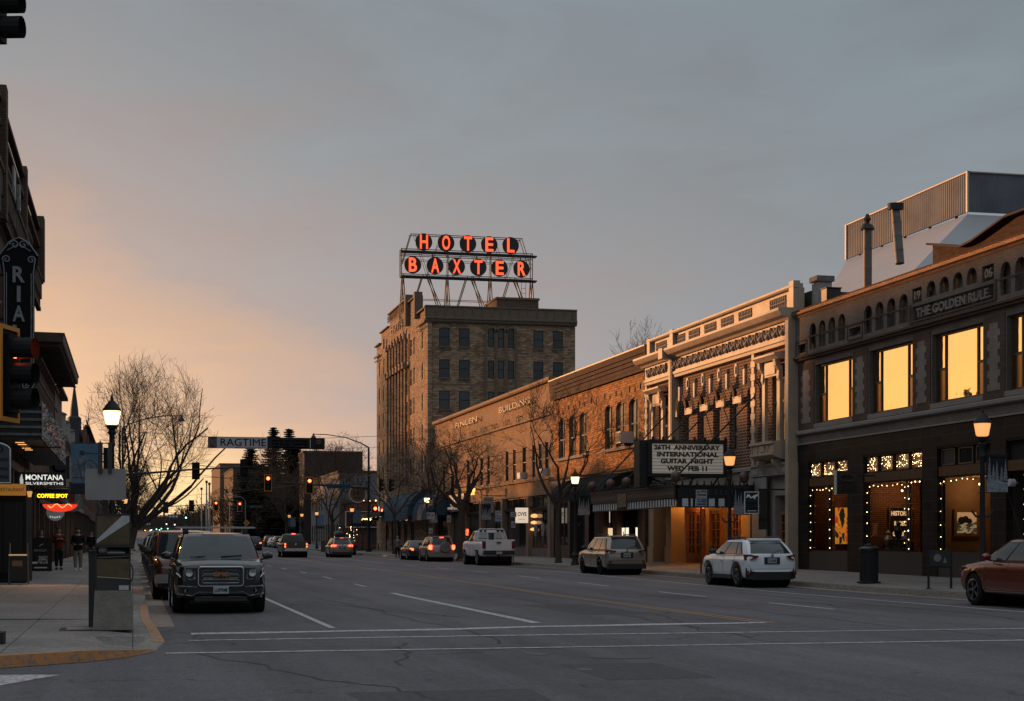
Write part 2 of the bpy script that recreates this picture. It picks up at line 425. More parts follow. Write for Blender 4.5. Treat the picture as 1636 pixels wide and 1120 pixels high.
# asphalt around the rounded near-left corner
PATH=[(.30,30.0),(.38,27.4),(.46,25.3),(.30,23.6),(-.10,22.35),(-.62,21.6),(-1.6,20.8),(-3.2,20.25),(-7,20.0),(-60,20.0)]
HGT =[.15,.13,.018,.018,.10,.145,.15,.15,.15,.15]
fill=[(.3,30.0),(.3,20.0)]
road.poly([(x,y,.001) for x,y in PATH[:3]]+[(.62,25.3,.001),(.62,30,.001)])
road.poly([(x,y,0.001) for x,y in PATH[2:]]+[(.6,20.0,0.001),(.6,25.3,0.001)])
struct('road',road,M_road)
def pavement_block(name,x0,x1,y0,y1,side):
    mb=MB(); kb=MB(); ysn=ks(y0,y1)
    xs_=[x0,x1]
    def zz(x,y): return sw_z(x,y)
    for a,b in zip(ysn,ysn[1:]):
        mb.add([(x0,a,zz(x0,a)),(x1,a,zz(x1,a)),(x1,b,zz(x1,b)),(x0,b,zz(x0,b))],[(0,1,2,3)])
        k0,k1=(x1,x1+.16) if side=='L' else (x0-.16,x0)
        for q in ((k0,k1),):
            z=.15
            kb.add([(q[0],a,gz(a)+z),(q[1],a,gz(a)+z),(q[1],b,gz(b)+z),(q[0],b,gz(b)+z)],[(0,1,2,3)])
            f=q[1] if side=='L' else q[0]; e=.02 if side=='L' else -.02
            kb.add([(f,a,gz(a)+z),(f+e,a,gz(a)-.02),(f+e,b,gz(b)-.02),(f,b,gz(b)+z)],[(0,1,2,3)])
            gx=(f+e,f+e+(.42 if side=='L' else -.42))
            kb.add([(gx[0],a,gz(a)+.006),(gx[1],a,gz(a)+.004),(gx[1],b,gz(b)+.004),(gx[0],b,gz(b)+.006)],[(0,1,2,3)])
    for yy in (y0,y1):
        mb.add([(x0,yy,gz(yy)-.02),(x1,yy,gz(yy)-.02),(x1,yy,zz(x1,yy)),(x0,yy,zz(x0,yy))],[(0,1,2,3)])
    struct(name,mb,M_walk); struct('kerb',kb,M_conc)
pavement_block('pavement_left',-4.4,.14,30,178,'L')
pavement_block('pavement_right',21.72,26.4,24,179,'R')
pavement_block('pavement_left',-4.4,.14,196,329,'L')
pavement_block('pavement_right',21.72,26.4,195,329,'R')
pavement_block('pavement_left',-4.4,.14,347,479,'L')
pavement_block('pavement_right',21.72,26.4,347,479,'R')
# rounded corner with the dropped kerb
cw=MB(); inner=[]
for i,(x,y) in enumerate(PATH):
    p0=Vector(PATH[max(i-1,0)]); p1=Vector(PATH[min(i+1,len(PATH)-1)]); d=(p1-p0).normalized(); nrm=Vector((d.y,-d.x))
    if nrm.dot(Vector((-1.5,1)))<0: nrm=-nrm
    q=Vector((x,y))
    inner.append((q+nrm*.16,q+nrm*1.5))
kb=MB(); op=MB()
for i in range(len(PATH)-1):
    a,b=PATH[i],PATH[i+1]; ia,ib=inner[i],inner[i+1]; ha,hb=HGT[i],HGT[i+1]
    kb.add([(a[0],a[1],ha),(b[0],b[1],hb),(ib[0].x,ib[0].y,hb+.004),(ia[0].x,ia[0].y,ha+.004)],[(0,1,2,3)])
    kb.add([(a[0],a[1],ha),(b[0],b[1],hb),(b[0]+.02,b[1]-.02,-.02),(a[0]+.02,a[1]-.02,-.02)],[(0,1,2,3)])
    cw.add([(ia[0].x,ia[0].y,ha+.004),(ib[0].x,ib[0].y,hb+.004),(ib[1].x,ib[1].y,.158),(ia[1].x,ia[1].y,.158)],[(0,1,2,3)])
    if i in (0,1) or i in (3,4,5,6,7):
        e=.004
        op.add([(a[0]+e,a[1]-e,ha+.004),(b[0]+e,b[1]-e,hb+.004),(ib[0].x,ib[0].y,hb+.009),(ia[0].x,ia[0].y,ha+.009)],[(0,1,2,3)])
        op.add([(a[0]+e,a[1]-e,ha+.004),(b[0]+e,b[1]-e,hb+.004),(b[0]+.028,b[1]-.024,.008),(a[0]+.028,a[1]-.024,.008)],[(0,1,2,3)])
inn=[i[1] for i in inner]
cw.poly([(v.x,v.y,.158) for v in inn]+[(-60,30.0,.16),(-4.4,30.0,.16)])
struct('pavement_corner',cw,M_walk,fix=False); struct('kerb',kb,M_conc,fix=False)
# painted length of straight kerb
e=.004
op.add([(.145,30,.158),(.304,30,.156),(.304,36.5,.156),(.145,36.5,.158)],[(0,1,2,3)])
op.add([(.304,30,.156),(.326,30,.004),(.326,36.5,.004),(.304,36.5,.156)],[(0,1,2,3)])
struct('kerb_paint',op,M_orange,fix=False)
for y0,y1 in ((166,178),):
    op=MB(); op.add([(21.55,y0,.29),(21.74,y0,.294),(21.74,y1,.34),(21.55,y1,.336)],[(0,1,2,3)]); op.add([(21.545,y0,.29),(21.53,y0,.12),(21.53,y1,.15),(21.545,y1,.336)],[(0,1,2,3)])
    struct('kerb_paint',op,M_orange,fix=False)
# wheelchair-ramp grooves and a meter cover in the corner slab
gv=MB()
for i in range(9):
    y=24.0+i*.19; gv.add([(-.42-.02*i,y,.112),(.06+.02*i,y+.20,.072),(.06+.02*i,y+.235,.072),(-.42-.02*i,y+.035,.112)],[(0,1,2,3)])
struct('ramp_grooves',gv,mat('groove_shadow_dirt',(.05,.045,.04),.95),fix=False)
cv=MB(); cv.box(-1.02,-.52,26.35,27.0,.1,.172); 
o=tag(cv.build('meter_cover',mat('grey_cast_lid',(.17,.17,.18),.55,.3,var=.2,vscale=8)),'rectangular grey meter cover set in the corner paving','cover')
fm=MB(); fm.box(-1.12,-.42,26.25,27.1,.1,.165); fm.build('frame',mat('rusty_rim',(.07,.06,.055),.8),o)
# ---- painted lines
wl=MB()
def seg(x,y0,y1,wd): strip(wl,x-wd/2,x+wd/2,y0,y1,.005)
seg(3.47,29,176,.12); seg(7.45,29.9,47.5,.20); seg(18.92,24,176,.12)
y=53
while y<176: seg(7.45,y,y+3,.11); y+=9.4
for a,b in ((34.3,38.2),(42.8,46.9),(52.2,56.1),(61.6,65.6),(71.2,75.0),(80.6,84.3),(90,94)): seg(15.5,a,b,.12)
seg(15.5,103,176,.15)
for s0 in (198,350):
    seg(3.47,s0,s0+130,.12); seg(18.92,s0,s0+130,.12)
    y=s0
    while y<s0+125: seg(7.45,y,y+3,.12); seg(15.5,y,y+3,.12); y+=9.4
def wavy(x0,x1,ya,yb,wd,amp,seed,z=.005):
    r=random.Random(seed); n=26; top=[];bot=[]
    ph=r.random()*6
    for i in range(n+1):
        t=i/n; x=x0+(x1-x0)*t; yy=ya+(yb-ya)*t+amp*(math.sin(t*11+ph)*.6+math.sin(t*23+ph*2)*.3)
        ww=wd*(1+.15*math.sin(t*17+ph)); bot.append((x,yy-ww/2,z)); top.append((x,yy+ww/2,z))
    o=len(wl.v); wl.v+=bot+top
    for i in range(n): wl.f.append((o+i,o+i+1,o+n+2+i,o+n+1+i))
wavy(.95,11.75,27.6,29.2,.42,.16,1); wavy(.85,40,25.95,26.2,.17,.13,2,.006); wavy(.45,40,22.95,23.35,.17,.10,3,.007)
wavy(.95,21,180.5,180.6,.3,.05,4,.17); 
# bar of the side street's crosswalk, lower left
wl.poly([(-1.62,19.72,.005),(-1.25,19.75,.005),(-.82,19.6,.005),(-1.55,18.0,.005),(-2.2,17.0,.005),(-3.3,16.4,.005),(-3.6,17.6,.005)])
struct('white_road_markings',wl,M_white,fix=False)
wl=MB(); seg(11.62,29.2,176,.10); seg(11.86,28.9,176,.10); seg(11.6,198,328,.1); seg(11.86,198,328,.1)
struct('yellow_road_markings',wl,M_yel,fix=False)
# tar-filled cracks in the near road
tr=MB(); rr=random.Random(5)
def crack(pts,wd):
    for (a,b),(c_,d) in zip(pts,pts[1:]):
        v=Vector((c_-a,d-b)).normalized(); n_=Vector((-v.y,v.x))*wd*rr.uniform(.6,1.4)
        tr.add([(a-n_.x,b-n_.y,.003),(a+n_.x,b+n_.y,.003),(c_+n_.x,d+n_.y,.003),(c_-n_.x,d-n_.y,.003)],[(0,1,2,3)])
def walk(x,y,dx,dy,n,wd,st=.35):
    p=[(x,y)]
    for i in range(n): p.append((p[-1][0]+dx*st+rr.gauss(0,.09),p[-1][1]+dy*st+rr.gauss(0,.09)))
    crack(p,wd)
walk(.9,23.3,.25,-1,34,.022); walk(.75,29.6,.1,-1,14,.012); walk(.2,25.2,1,.15,3,.02); walk(2.4,24.2,1,-.3,5,.012)
for k in range(16):
    x=rr.uniform(1,20); y=rr.uniform(12,70); walk(x,y,rr.uniform(-.4,.4),1 if rr.random()<.5 else -1,rr.randint(8,26),rr.uniform(.012,.022)*(1+y/60))
for x in (5.4,9.6,13.7,17.2): walk(x,24,0,1,120,.02,.8)
struct('tar_cracks',tr,mat('tar',(.035,.034,.036),.6),fix=False)

# repaired patches, stains and iron covers
pt=MB()
for x,y,w_,l_ in ((5.2,17.5,1.3,2.4),(9.2,33,1.6,5.5),(14.0,41,1.1,3.2),(2.2,15.5,1.8,1.2),(12.6,20.2,2.6,1.1),(17.2,52,1.4,6)): pt.add([(x,y,.0022),(x+w_,y+rr.uniform(-.1,.1),.0022),(x+w_+rr.uniform(-.1,.1),y+l_,.0022),(x+rr.uniform(-.1,.1),y+l_,.0022)],[(0,1,2,3)])
struct('road_patch',pt,mat('darker_asphalt_patch',(.094,.088,.092),.85,var=.35,vscale=9,bump=.3),fix=False)
st=MB()
for k in range(34):
    x=rr.choice([5.4,9.5,13.6,17.1,2.0,20.2])+rr.gauss(0,.25); y=rr.uniform(10,95); r0=rr.uniform(.08,.3); n=10
    st.add([(x+r0*math.cos(a*.628)*rr.uniform(.6,1.2),y+2.2*r0*math.sin(a*.628)*rr.uniform(.6,1.2),gz(y)+.0034) for a in range(n)],[tuple(range(n))])
struct('oil_stains',st,mat('oil_stain',(.055,.052,.054),.55,var=.3,vscale=12),fix=False)
for x,y,lb in ((9.9,44.5,'round iron manhole cover in the road beyond the black SUV'),(6.4,21.0,'round iron manhole cover in the foreground crosswalk')):
    t=thing('manhole_cover',lb,'manhole cover',(x,y,gz(y))); m=MB(); m.lathe([(.36,0),(.36,.007)],(0,0,0),24); m.build('lid',mat('worn_iron_lid',(.05,.046,.044),.5,.4,var=.4,vscale=20,bump=.5),t); m=MB(); m.lathe([(.37,0),(.43,0),(.43,.006),(.37,.006)],(0,0,0),24); m.build('ring',mat('worn_iron_ring',(.075,.07,.068),.6,.3),t)
# ================================================================ buildings, right side
M_glass=mat('dark_window_glass',(.012,.013,.015),.06,spec=.7)
M_glassr=mat('coated_mirror_glass',(.74,.66,.55),.03,metal=1)
_t=M_glassr.node_tree; _n=_t.nodes.new('ShaderNodeTexNoise'); _n.inputs['Scale'].default_value=1.1; _c=_t.nodes.new('ShaderNodeTexCoord'); _t.links.new(_c.outputs['Object'],_n.inputs[0]); _b=_t.nodes.new('ShaderNodeBump'); _b.inputs['Strength'].default_value=.25; _b.inputs['Distance'].default_value=.05; _t.links.new(_n.outputs['Fac'],_b.inputs['Height']); _t.links.new(_b.outputs[0],_t.nodes['Principled BSDF'].inputs['Normal'])
M_g2=mat('window_glass_with_blind',(.055,.055,.055),.12,spec=.6); M_g3=mat('window_glass_grey',(.028,.03,.034),.08,spec=.7)
M_scr=mat('amber_insect_screen',(.42,.25,.12),.32,metal=1,var=.35,vscale=14)
M_clear=mat('clear_glass',(1,1,1),.0,trans=1,ior=1.06)
M_black=mat('black_paint',(.028,.027,.026),.5)
M_iron=mat('black_iron',(.026,.026,.027),.6,var=.2,vscale=8,spec=.25)
M_brown=mat('brown_frame_paint',(.075,.045,.032),.45)
M_gold=mat('copper_brown_metal',(.30,.165,.09),.36,metal=.35,var=.18,vscale=1.2)
M_grb=brick('tan_grey_brick',(.225,.185,.155),(.18,.15,.128),(.135,.115,.10),bw=.21,bh=.07,bump=.4)
M_grl=brick('light_tan_brick',(.31,.26,.215),(.27,.225,.19),(.19,.165,.14),bw=.21,bh=.07,bump=.4)
M_grd=brick('brown_brick',(.14,.085,.062),(.11,.068,.05),(.10,.075,.06),bw=.21,bh=.07,bump=.4)
M_stone=mat('grey_limestone',(.27,.24,.215),.8,var=.15,vscale=1.5,bump=.3,bscale=12)
M_tile=brick('dark_brown_tile',(.024,.018,.016),(.014,.011,.011),(.05,.036,.028),bw=.78,bh=.36,ms=.012,off=0,bump=.15,rough=.55,var=.3)
M_tar=mat('roof_tar',(.06,.06,.062),.9,var=.2)
M_room=mat('warm_plaster',(.42,.28,.15),.9,var=.2)
M_intb=brick('interior_red_brick',(.30,.12,.06),(.22,.09,.05),(.32,.24,.17),bw=.22,bh=.075)
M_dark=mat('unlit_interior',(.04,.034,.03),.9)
M_warm=mat('warm_bulb',(1,.6,.25),.5,emit=(1,.62,.26),estr=9)
def relT(mb,t): 
    O=Vector(t.location); mb.v=[tuple(Vector(v)-O) for v in mb.v]; return mb
# parts of buildings are built in world coordinates; put the Empty's inverse on them
def B(mb,name,m,t,**k):
    relT(mb,t); cl=clusters(mb,.5 if 'letter' in name else .1) if len(mb.f)<9000 else [mb]
    if len(cl)>60: cl=[mb]
    for c in cl: o=c.build(name,m,t,**k)
    return o
def win(fr,parent,s0,s1,z0,z1,o,gm=None,fm=None,fw=.06,vs=(),hs=(),dep_=.06,bits=None):
    """window part with one pane sub-part; o = outward offset of the frame's front"""
    m=MB(); f=lambda a,b,c,d:fr.box(m,a,b,c,d,o-dep_,o)
    f(s0,s0+fw,z0,z1); f(s1-fw,s1,z0,z1); f(s0+fw,s1-fw,z1-fw,z1); f(s0+fw,s1-fw,z0,z0+fw)
    for v in vs: f(v-fw/2,v+fw/2,z0+fw,z1-fw)
    for h in hs:
        if isinstance(h,tuple): fr.box(m,h[0],h[1],h[2]-fw/2,h[2]+fw/2,o-dep_+.002,o-.004)
        else: fr.box(m,s0+fw,s1-fw,h-fw/2,h+fw/2,o-dep_+.002,o-.004)
    w_=m.build('window',fm or M_brown,parent)
    g_=MB(); fr.box(g_,s0+.01,s1-.01,z0+.01,z1-.01,o-dep_-.012,o-dep_+.02); g_.build('pane',random.choice((M_glass,M_glass,M_g2,M_g3)) if gm is None or gm is M_glass else gm,w_)
    return w_
def body(fr,parent,s0,s1,z0,z1,d0,d1,m,name='wall'):
    """solid mass behind the facade from offset -d0 to -d1"""
    b=MB(); fr.box(b,s0,s1,z0,z1,-d0,-d1); return b.build(name,m,parent)
def lamp(name,loc,power,col=(1,.62,.3),size=.15,parent=None,spot=None,aim=None):
    ld=bpy.data.lights.new(name,'POINT' if not spot else 'SPOT'); ld.energy=power; ld.color=col; ld.shadow_soft_size=size
    if spot: ld.spot_size=spot; ld.spot_blend=.7
    lo=bpy.data.objects.new(name,ld); COL.objects.link(lo); lo.location=loc
    if aim is not None: lo.rotation_euler=(Vector(aim)-Vector(loc)).to_track_quat('-Z','Y').to_euler()
    if parent: lo.parent=parent
    return lo
# ---------------------------------------------------------------- tan brick shop with golden windows
GR=thing('brick_building','tan brick shop building dated 19 06, its large windows mirroring the golden sky','building')
F=FR
y0,y1=34.0,60.95
ops=[(55.92,59.28),(51.15,54.5),(46.4,49.75),(41.65,44.97),(36.6,39.9)]
mb=MB(); slab(F,mb,rect(y0,y1,5.4,8.70),[rect(a,b,6.12,8.42) for a,b in ops],0,.4)
slab(F,mb,rect(y0,y1,8.86,10.42),[],-.12,.28)
mb.build('wall',M_grb,GR)
# frieze skin with pointed blind arches and panels
holes=[]
def grp(px0,px1,n,zb,zt,gap=.28):
    a=Y_(px1);b=Y_(px0); st=(b-a)/n
    for i in range(n): holes.append(arch(a+i*st+gap*st/2,a+(i+1)*st-gap*st/2,zb,zt,point=True,rise=.38))
def Y_(px,X=26):
    k=(px-818)/2600; S_,C_=math.sin(YAW),math.cos(YAW); return X*(C_-S_*k)/(S_+C_*k)
grp(1296,1358,4,9.05,10.05); grp(1383,1459,4,9.05,10.05); grp(1483,1570,4,9.68,10.2); grp(1601,1700,4,9.05,10.05)
for a,b,c_,d in ((1362,1380,9.1,9.4),(1279,1292,9.0,9.35)): holes.append(rect(Y_(b),Y_(a),c_,d))
holes+= [rect(Y_(1478),Y_(1463),9.62,10.12),rect(Y_(1594),Y_(1575),9.62,10.12),rect(Y_(1594),Y_(1463),9.02,9.5)]
mb=MB(); slab(F,mb,rect(y0,y1,8.86,10.42),holes,.13,.11); mb.build('frieze',M_grb,GR)
mb=MB()
for a,b in ((1296,1358),(1383,1459),(1601,1700)): F.box(mb,Y_(b),Y_(a),9.52,9.57,.115,.15)
F.box(mb,y0,y1,8.70,8.79,-.1,.16); F.box(mb,y0,y1,8.79,8.86,-.1,.24)
for a,b,c_,d in ((1360,1383,9.0,9.5),(1277,1294,8.92,9.45)):
    s0,s1=Y_(b),Y_(a); 
    F.box(mb,s0,s1,d,d+.05,.12,.16); F.box(mb,s0,s1,c_-.05,c_,.12,.16); F.box(mb,s0-.03,s0,c_,d,.12,.16); F.box(mb,s1,s1+.03,c_,d,.12,.16)
s0,s1=Y_(1598),Y_(1459)
F.box(mb,s0,s1,8.95,9.0,.12,.165); F.box(mb,s0-.02,s0+.12,9.0,9.6,.12,.165); F.box(mb,s1-.12,s1+.02,9.0,9.6,.12,.165)
mb.build('string_course',M_grd,GR)
mb=MB(); ftext(F,mb,'THE GOLDEN RULE.',(Y_(1594)+Y_(1463))/2,9.26,.085,.42,.09,w=4.9,bold=.012)
ftext(F,mb,'19',Y_(1470.5),9.87,.085,.40,.07,w=.42,bold=.012); ftext(F,mb,'06',Y_(1584.5),9.87,.085,.40,.07,w=.46,bold=.012)
for c in clusters(mb,.16): c.build('carved_lettering',M_grl,GR)
mb=MB(); F.prof(mb,y0,y1+.02,[(-.35,10.42),(.16,10.42),(.20,10.50),(.30,10.53),(.32,10.60),(.26,10.64),(.30,10.70),(-.35,10.72)]); mb.build('cornice',M_gold,GR)
mb=MB(); F.prof(mb,y0,y1-.02,[(-.2,5.74),(.10,5.74),(.16,5.78),(.16,5.88),(.12,5.92),(-.2,5.92)])
for a,b in ops: F.box(mb,a-.06,b+.06,5.95,6.12,-.2,.05)
F.box(mb,y0,y1,5.36,5.42,-.2,.09)
mb.build('stone_ledge',M_stone,GR)
# dark quoined piers between the windows
qd=MB(); ql=MB(); pr_=[(59.36,60.9)]+[(ops[i+1][1]+.08,ops[i][0]-.08) for i in range(4)]+[(34.2,36.5)]
for a,b in pr_:
    F.box(qd,a,b,5.95,8.55,-.1,.03)
    w2=b-a; n=10
    for i in range(n):
        za=6.2+i*(2.1/n); e=.30*w2 if i%2 else .20*w2
        F.box(ql,a+e,b-e,za,za+2.1/n,.0,.045)
B(qd,'pier_surround',M_grd,GR); B(ql,'pier_panel',M_grl,GR)
for i,(a,b) in enumerate(ops):
    w2=b-a; v1=a+.62; v2=b-.62
    w0=win(F,GR,a,b,6.12,8.42,-.16,M_glassr,M_brown,.085,vs=(v1,v2),hs=((a+.085,v1-.04,7.24),(v2+.04,b-.085,7.24)))
    for q0,q1 in ((a+.085,v1-.045),(v2+.045,b-.085)): q=MB(); F.box(q,q0,q1,6.2,7.2,-.205,-.185); q.build('insect_screen',M_scr,w0)
mb=MB(); F.box(mb,y0,y1,4.68,5.36,-.3,.04); 
for a,b in ((59.95,60.9),(54.95,56.3),(49.35,50.4),(45.0,45.9),(34,40)): F.box(mb,a,b,.2,4.68,-.3,.03)
F.box(mb,y0,y1,4.60,4.68,-.3,.01)
mb.build('tiled_shopfront',M_tile,GR)
mb=MB()
for a,b in ((56.3,59.95),(50.4,54.95),(45.9,49.35)): F.box(mb,a,b,.2,1.12,-.6,-.0); 
B(mb,'stall_riser',M_black,GR)
mb=MB()
for a,b in ((56.3,59.95),(50.4,54.95),(45.9,49.35),(40,45)): F.box(mb,a,b,3.68,4.0,-.3,-.02)
B(mb,'transom_beam',mat('rusty_brown_beam',(.12,.065,.035),.6,var=.2),GR)
body(F,GR,y0,y1,4.75,10.3,.42,14,M_tar,'roof'); 
# shop bays: rooms with lit interiors
def room(parent,s0,s1,z0,z1,depth,back,side,o0=-.12,far_=None):
    m=MB(); F.box(m,s1-.06,s1,z0,z1,-depth,o0-.1); m.build('display_wall',far_ or side,parent)
    m=MB(); F.box(m,s0,s1,z0,z1,-depth-.1,-depth); m.build('back_wall',back,parent)
    m=MB(); F.box(m,s0-.08,s0,z0,z1,-depth,o0-.1); F.box(m,s0,s1,z1,z1+.08,-depth,o0-.1); F.box(m,s0,s1,z0-.08,z0,-depth,o0-.1); m.build('display_box',side,parent)
room(GR,56.34,59.94,1.12,3.66,3.2,M_intb,M_room,far_=M_intb); room(GR,51.0,54.9,1.12,3.66,3.4,M_room,M_room,far_=M_intb); room(GR,46.0,49.3,1.12,3.66,3.2,M_room,M_room,far_=mat('umber_gallery_wall',(.34,.22,.12),.9,var=.25,vscale=1.2))
room(GR,40.2,45.0,.3,3.66,2.5,M_dark,M_dark,far_=M_dark)
win(F,GR,56.36,58.14,1.12,3.68,-.1,M_clear,M_black,.05); win(F,GR,58.22,59.92,1.12,3.68,-.1,M_clear,M_black,.05)
win(F,GR,51.75,54.85,1.12,3.68,-.1,M_clear,M_black,.06); win(F,GR,50.42,51.6,1.12,3.68,-.1,M_clear,M_black,.05)
win(F,GR,46.0,49.3,1.12,3.68,-.1,M_clear,M_black,.06)
# tall glazed door of the last bay
d_=MB(); F.box(d_,44.0,44.9,.3,3.0,-.5,-.44); dd=d_.build('door',M_black,GR); d_=MB(); F.box(d_,44.12,44.78,.7,2.9,-.438,-.43); d_.build('pane',M_glass,dd)
for nm,a,b,n,pow_ in (('w1',56.3,59.95,4,22),('w2',50.4,54.95,4,40),('w3',45.9,49.35,3,34)): pass
lamp('shop_light',(27.0,53.9,3.35),10,(1,.55,.24),.035,GR); lamp('shop_light',(26.95,48.3,3.4),13,(1,.58,.27),.035,GR); lamp('shop_light',(27.2,59.0,3.4),4,(1,.5,.2),.035,GR); lamp('shop_light',(26.5,51.3,3.1),4,(1,.55,.22),.035,GR)
# transom panes
tr_px=((1293,1310),(1314,1332),(1336,1354),(1383,1400),(1405,1424),(1429,1450),(1454,1473),(1501,1523),(1528,1552),(1556,1568))
M_tg=mat('amber_lit_transom',(.16,.09,.05),.3,emit=(.35,.17,.07),estr=.10)
for i,(a,b) in enumerate(tr_px):
    win(F,GR,Y_(b)+.02,Y_(a)-.02,4.03,4.58,-.06,M_tg if i<7 else M_glass,M_brown,.045)
mb=MB(); F.box(mb,34,60.9,4.0,4.6,-.3,-.16); mb.build('transom_backing',M_dark,GR)
# strings of fairy lights: each window's string is one thing
def bulbs(name,label,pts,r,wire=True,group=None,m=None,cat='string lights',sub=1):
    t=thing(name,label,cat,pts[0],0,group); o=Vector(pts[0]); mb=MB()
    for p in pts:
        q=Vector(p)-o; rr_=r*random.uniform(.8,1.15)
        mb.add([(q.x+rr_*a,q.y+rr_*b,q.z+rr_*c_) for a,b,c_ in ((1,0,0),(-1,0,0),(0,1,0),(0,-1,0),(0,0,1.3),(0,0,-1.3))],[(0,2,4),(2,1,4),(1,3,4),(3,0,4),(2,0,5),(1,2,5),(3,1,5),(0,3,5)])
    for c in (clusters(mb,.001) if wire else [mb]): b_=c.build('bulb' if wire else 'bulbs',m or M_warm,t,fix=False)
    if wire:
        wb=MB(); wb.tube([tuple(Vector(p)-o+Vector((.015,0,r))) for p in pts],.006,4); wb.build('wire',M_black,t)
    return t
def outline_pts(s0,s1,z0,z1,step,o,top=True,left=True,right=True):
    pts=[]
    if left:
        z=z0+.15
        while z<z1-.1: pts.append(F.P(s1-.04+random.uniform(-.02,.02),z,o)); z+=step*random.uniform(.8,1.2)
    if top:
        s=s1-.25
        while s>s0+.1: pts.append(F.P(s,z1-.1-random.uniform(0,.07),o)); s-=step*random.uniform(.7,1.15)
    if right:
        z=z1-.25
        while z>z0+.1: pts.append(F.P(s0+.05+random.uniform(-.02,.03),z,o)); z-=step*random.uniform(.8,1.25)
    return pts
gA='fairy lights in the gallery windows'
bulbs('string_lights','fairy lights round the leftmost gallery window pane, beside the pale theatre stone',outline_pts(58.2,59.94,1.12,3.68,.36,-.06,right=False),.0155,group=gA)
bulbs('string_lights','fairy lights round the gallery pane showing the orange and red painting',outline_pts(56.4,58.12,1.12,3.68,.36,-.06,right=False),.0155,group=gA)
bulbs('string_lights','fairy lights round the gallery window with the red brick display and poster',outline_pts(51.8,54.85,1.12,3.66,.42,-.06),.0155,group=gA)
bulbs('string_lights','fairy lights down the narrow gallery pane right of the brick display window',outline_pts(50.45,51.6,1.12,3.68,.38,-.06,right=False),.02,group=gA)
bulbs('string_lights','fairy lights round the gallery window with the framed landscape painting',outline_pts(46.0,49.3,1.12,3.66,.45,-.06,right=False),.0155,group=gA)
bulbs('string_lights','fairy lights hanging down the doorway right of the landscape painting window',[F.P(45.3,1.3+i*.32,-.02) for i in range(8)]+[F.P(44.3,1.3+i*.45,-.2) for i in range(6)],.02,group=gA)
M_warm2=mat('warm_fairy_bulb',(1,.7,.35),.5,emit=(1,.66,.32),estr=9)
pl=('leftmost','second from left','third from left','fourth from left','fifth from left','sixth from left','seventh from left')
for i,(a,b) in enumerate(tr_px[:7]):
    s0,s1=Y_(b)+.1,Y_(a)-.1
    pts=[F.P(random.uniform(s0,s1),random.uniform(4.08,4.54),-.03) for _ in range(30)]
    bulbs('curtain_lights','cluster of tiny bulbs in the small upper gallery pane, %s'%pl[i],pts,.011,wire=False,group='bulb clusters in the upper panes',m=M_warm2)
# paintings and display pieces in the gallery
def picture(label,x0,x1,z0,z1,y,fm,fw=.07):
    t=thing('painting',label,'painting',((x0+x1)/2,y,z0)); w_=(x1-x0)/2; h_=z1-z0
    m=MB(); 
    for q in ((-w_,w_,0,fw),(-w_,w_,h_-fw,h_),(-w_,-w_+fw,fw,h_-fw),(w_-fw,w_,fw,h_-fw)): m.box(q[0],q[1],-.05,.02,q[2],q[3])
    m.build('frame',fm,t); return t,w_,h_
def artmat(name,stops,scale,emit=0,seed=0,stretch=(1,1,1)):
    m=bpy.data.materials.new(name); m.use_nodes=True; t=m.node_tree; p=t.nodes['Principled BSDF']; lk=t.links.new
    c=t.nodes.new('ShaderNodeTexCoord'); q=t.nodes.new('ShaderNodeMapping'); q.inputs['Scale'].default_value=stretch; q.inputs['Location'].default_value=(seed,seed*.7,seed*.3); lk(c.outputs['Object'],q.inputs[0])
    n=t.nodes.new('ShaderNodeTexNoise'); n.inputs['Scale'].default_value=scale; n.inputs['Detail'].default_value=3; lk(q.outputs[0],n.inputs[0])
    r=t.nodes.new('ShaderNodeValToRGB'); cr=r.color_ramp; cr.interpolation='CONSTANT'
    while len(cr.elements)>1: cr.elements.remove(cr.elements[-1])
    cr.elements[0].position=0; cr.elements[0].color=(*stops[0][1],1)
    for pp,cc in stops[1:]: e_=cr.elements.new(pp); e_.color=(*cc,1)
    lk(n.outputs['Fac'],r.inputs[0]); lk(r.outputs[0],p.inputs['Base Color']); p.inputs['Roughness'].default_value=.6
    if emit: lk(r.outputs[0],p.inputs['Emission Color']); p.inputs['Emission Strength'].default_value=emit
    return m
M_woodf=mat('gilt_wood',(.45,.24,.08),.4,.3)
t,w_,h_=picture('abstract orange, red and black painting in the left gallery window',27.05,27.62,1.4,2.88,59.85,M_black,.02)
m=MB(); m.box(-w_+.02,w_-.02,-.03,-.01,.02,h_-.02); m.build('canvas',artmat('abstract_art',[(0,(.02,.02,.02)),(.42,(.9,.32,.02)),(.56,(.75,.04,.02)),(.64,(.95,.45,.05)),(.72,(.03,.02,.02))],3.2,.45,3,(1.6,1,.7)),t)
t,w_,h_=picture('landscape painting in a wide gilt frame in the right gallery window',26.5,27.42,1.70,2.60,49.2,M_woodf,.10)
m=MB(); m.box(-w_+.1,w_-.1,-.03,-.01,.1,h_-.1); cn=m.build('canvas',artmat('landscape_art',[(0,(.06,.05,.03)),(.45,(.12,.11,.05)),(.52,(.65,.5,.28)),(.62,(.35,.28,.15))],4,.3,9,(1,1,3)),t)
m=MB(); m.box(-w_+.11,w_-.11,-.04,-.031,.5,h_-.11); m.build('painted_sky',mat('painted_sky_yellow',(.9,.62,.3),.6,emit=(.9,.55,.25),estr=.25),t)
m=MB() 
for q in ((-.2,.52,.13),(-.05,.56,.12),(.1,.50,.09)): m.lathe([(.001,-.052),(q[2],-.05),(q[2]*.9,-.045)],(q[0],0,q[1]),10,'y')
m.build('painted_trees',mat('painted_tree_dark',(.05,.05,.03),.7),t)
t=thing('poster','dark framed poster with pale rodeo lettering in the middle gallery window','poster',(27.35,54.75,1.5)) 
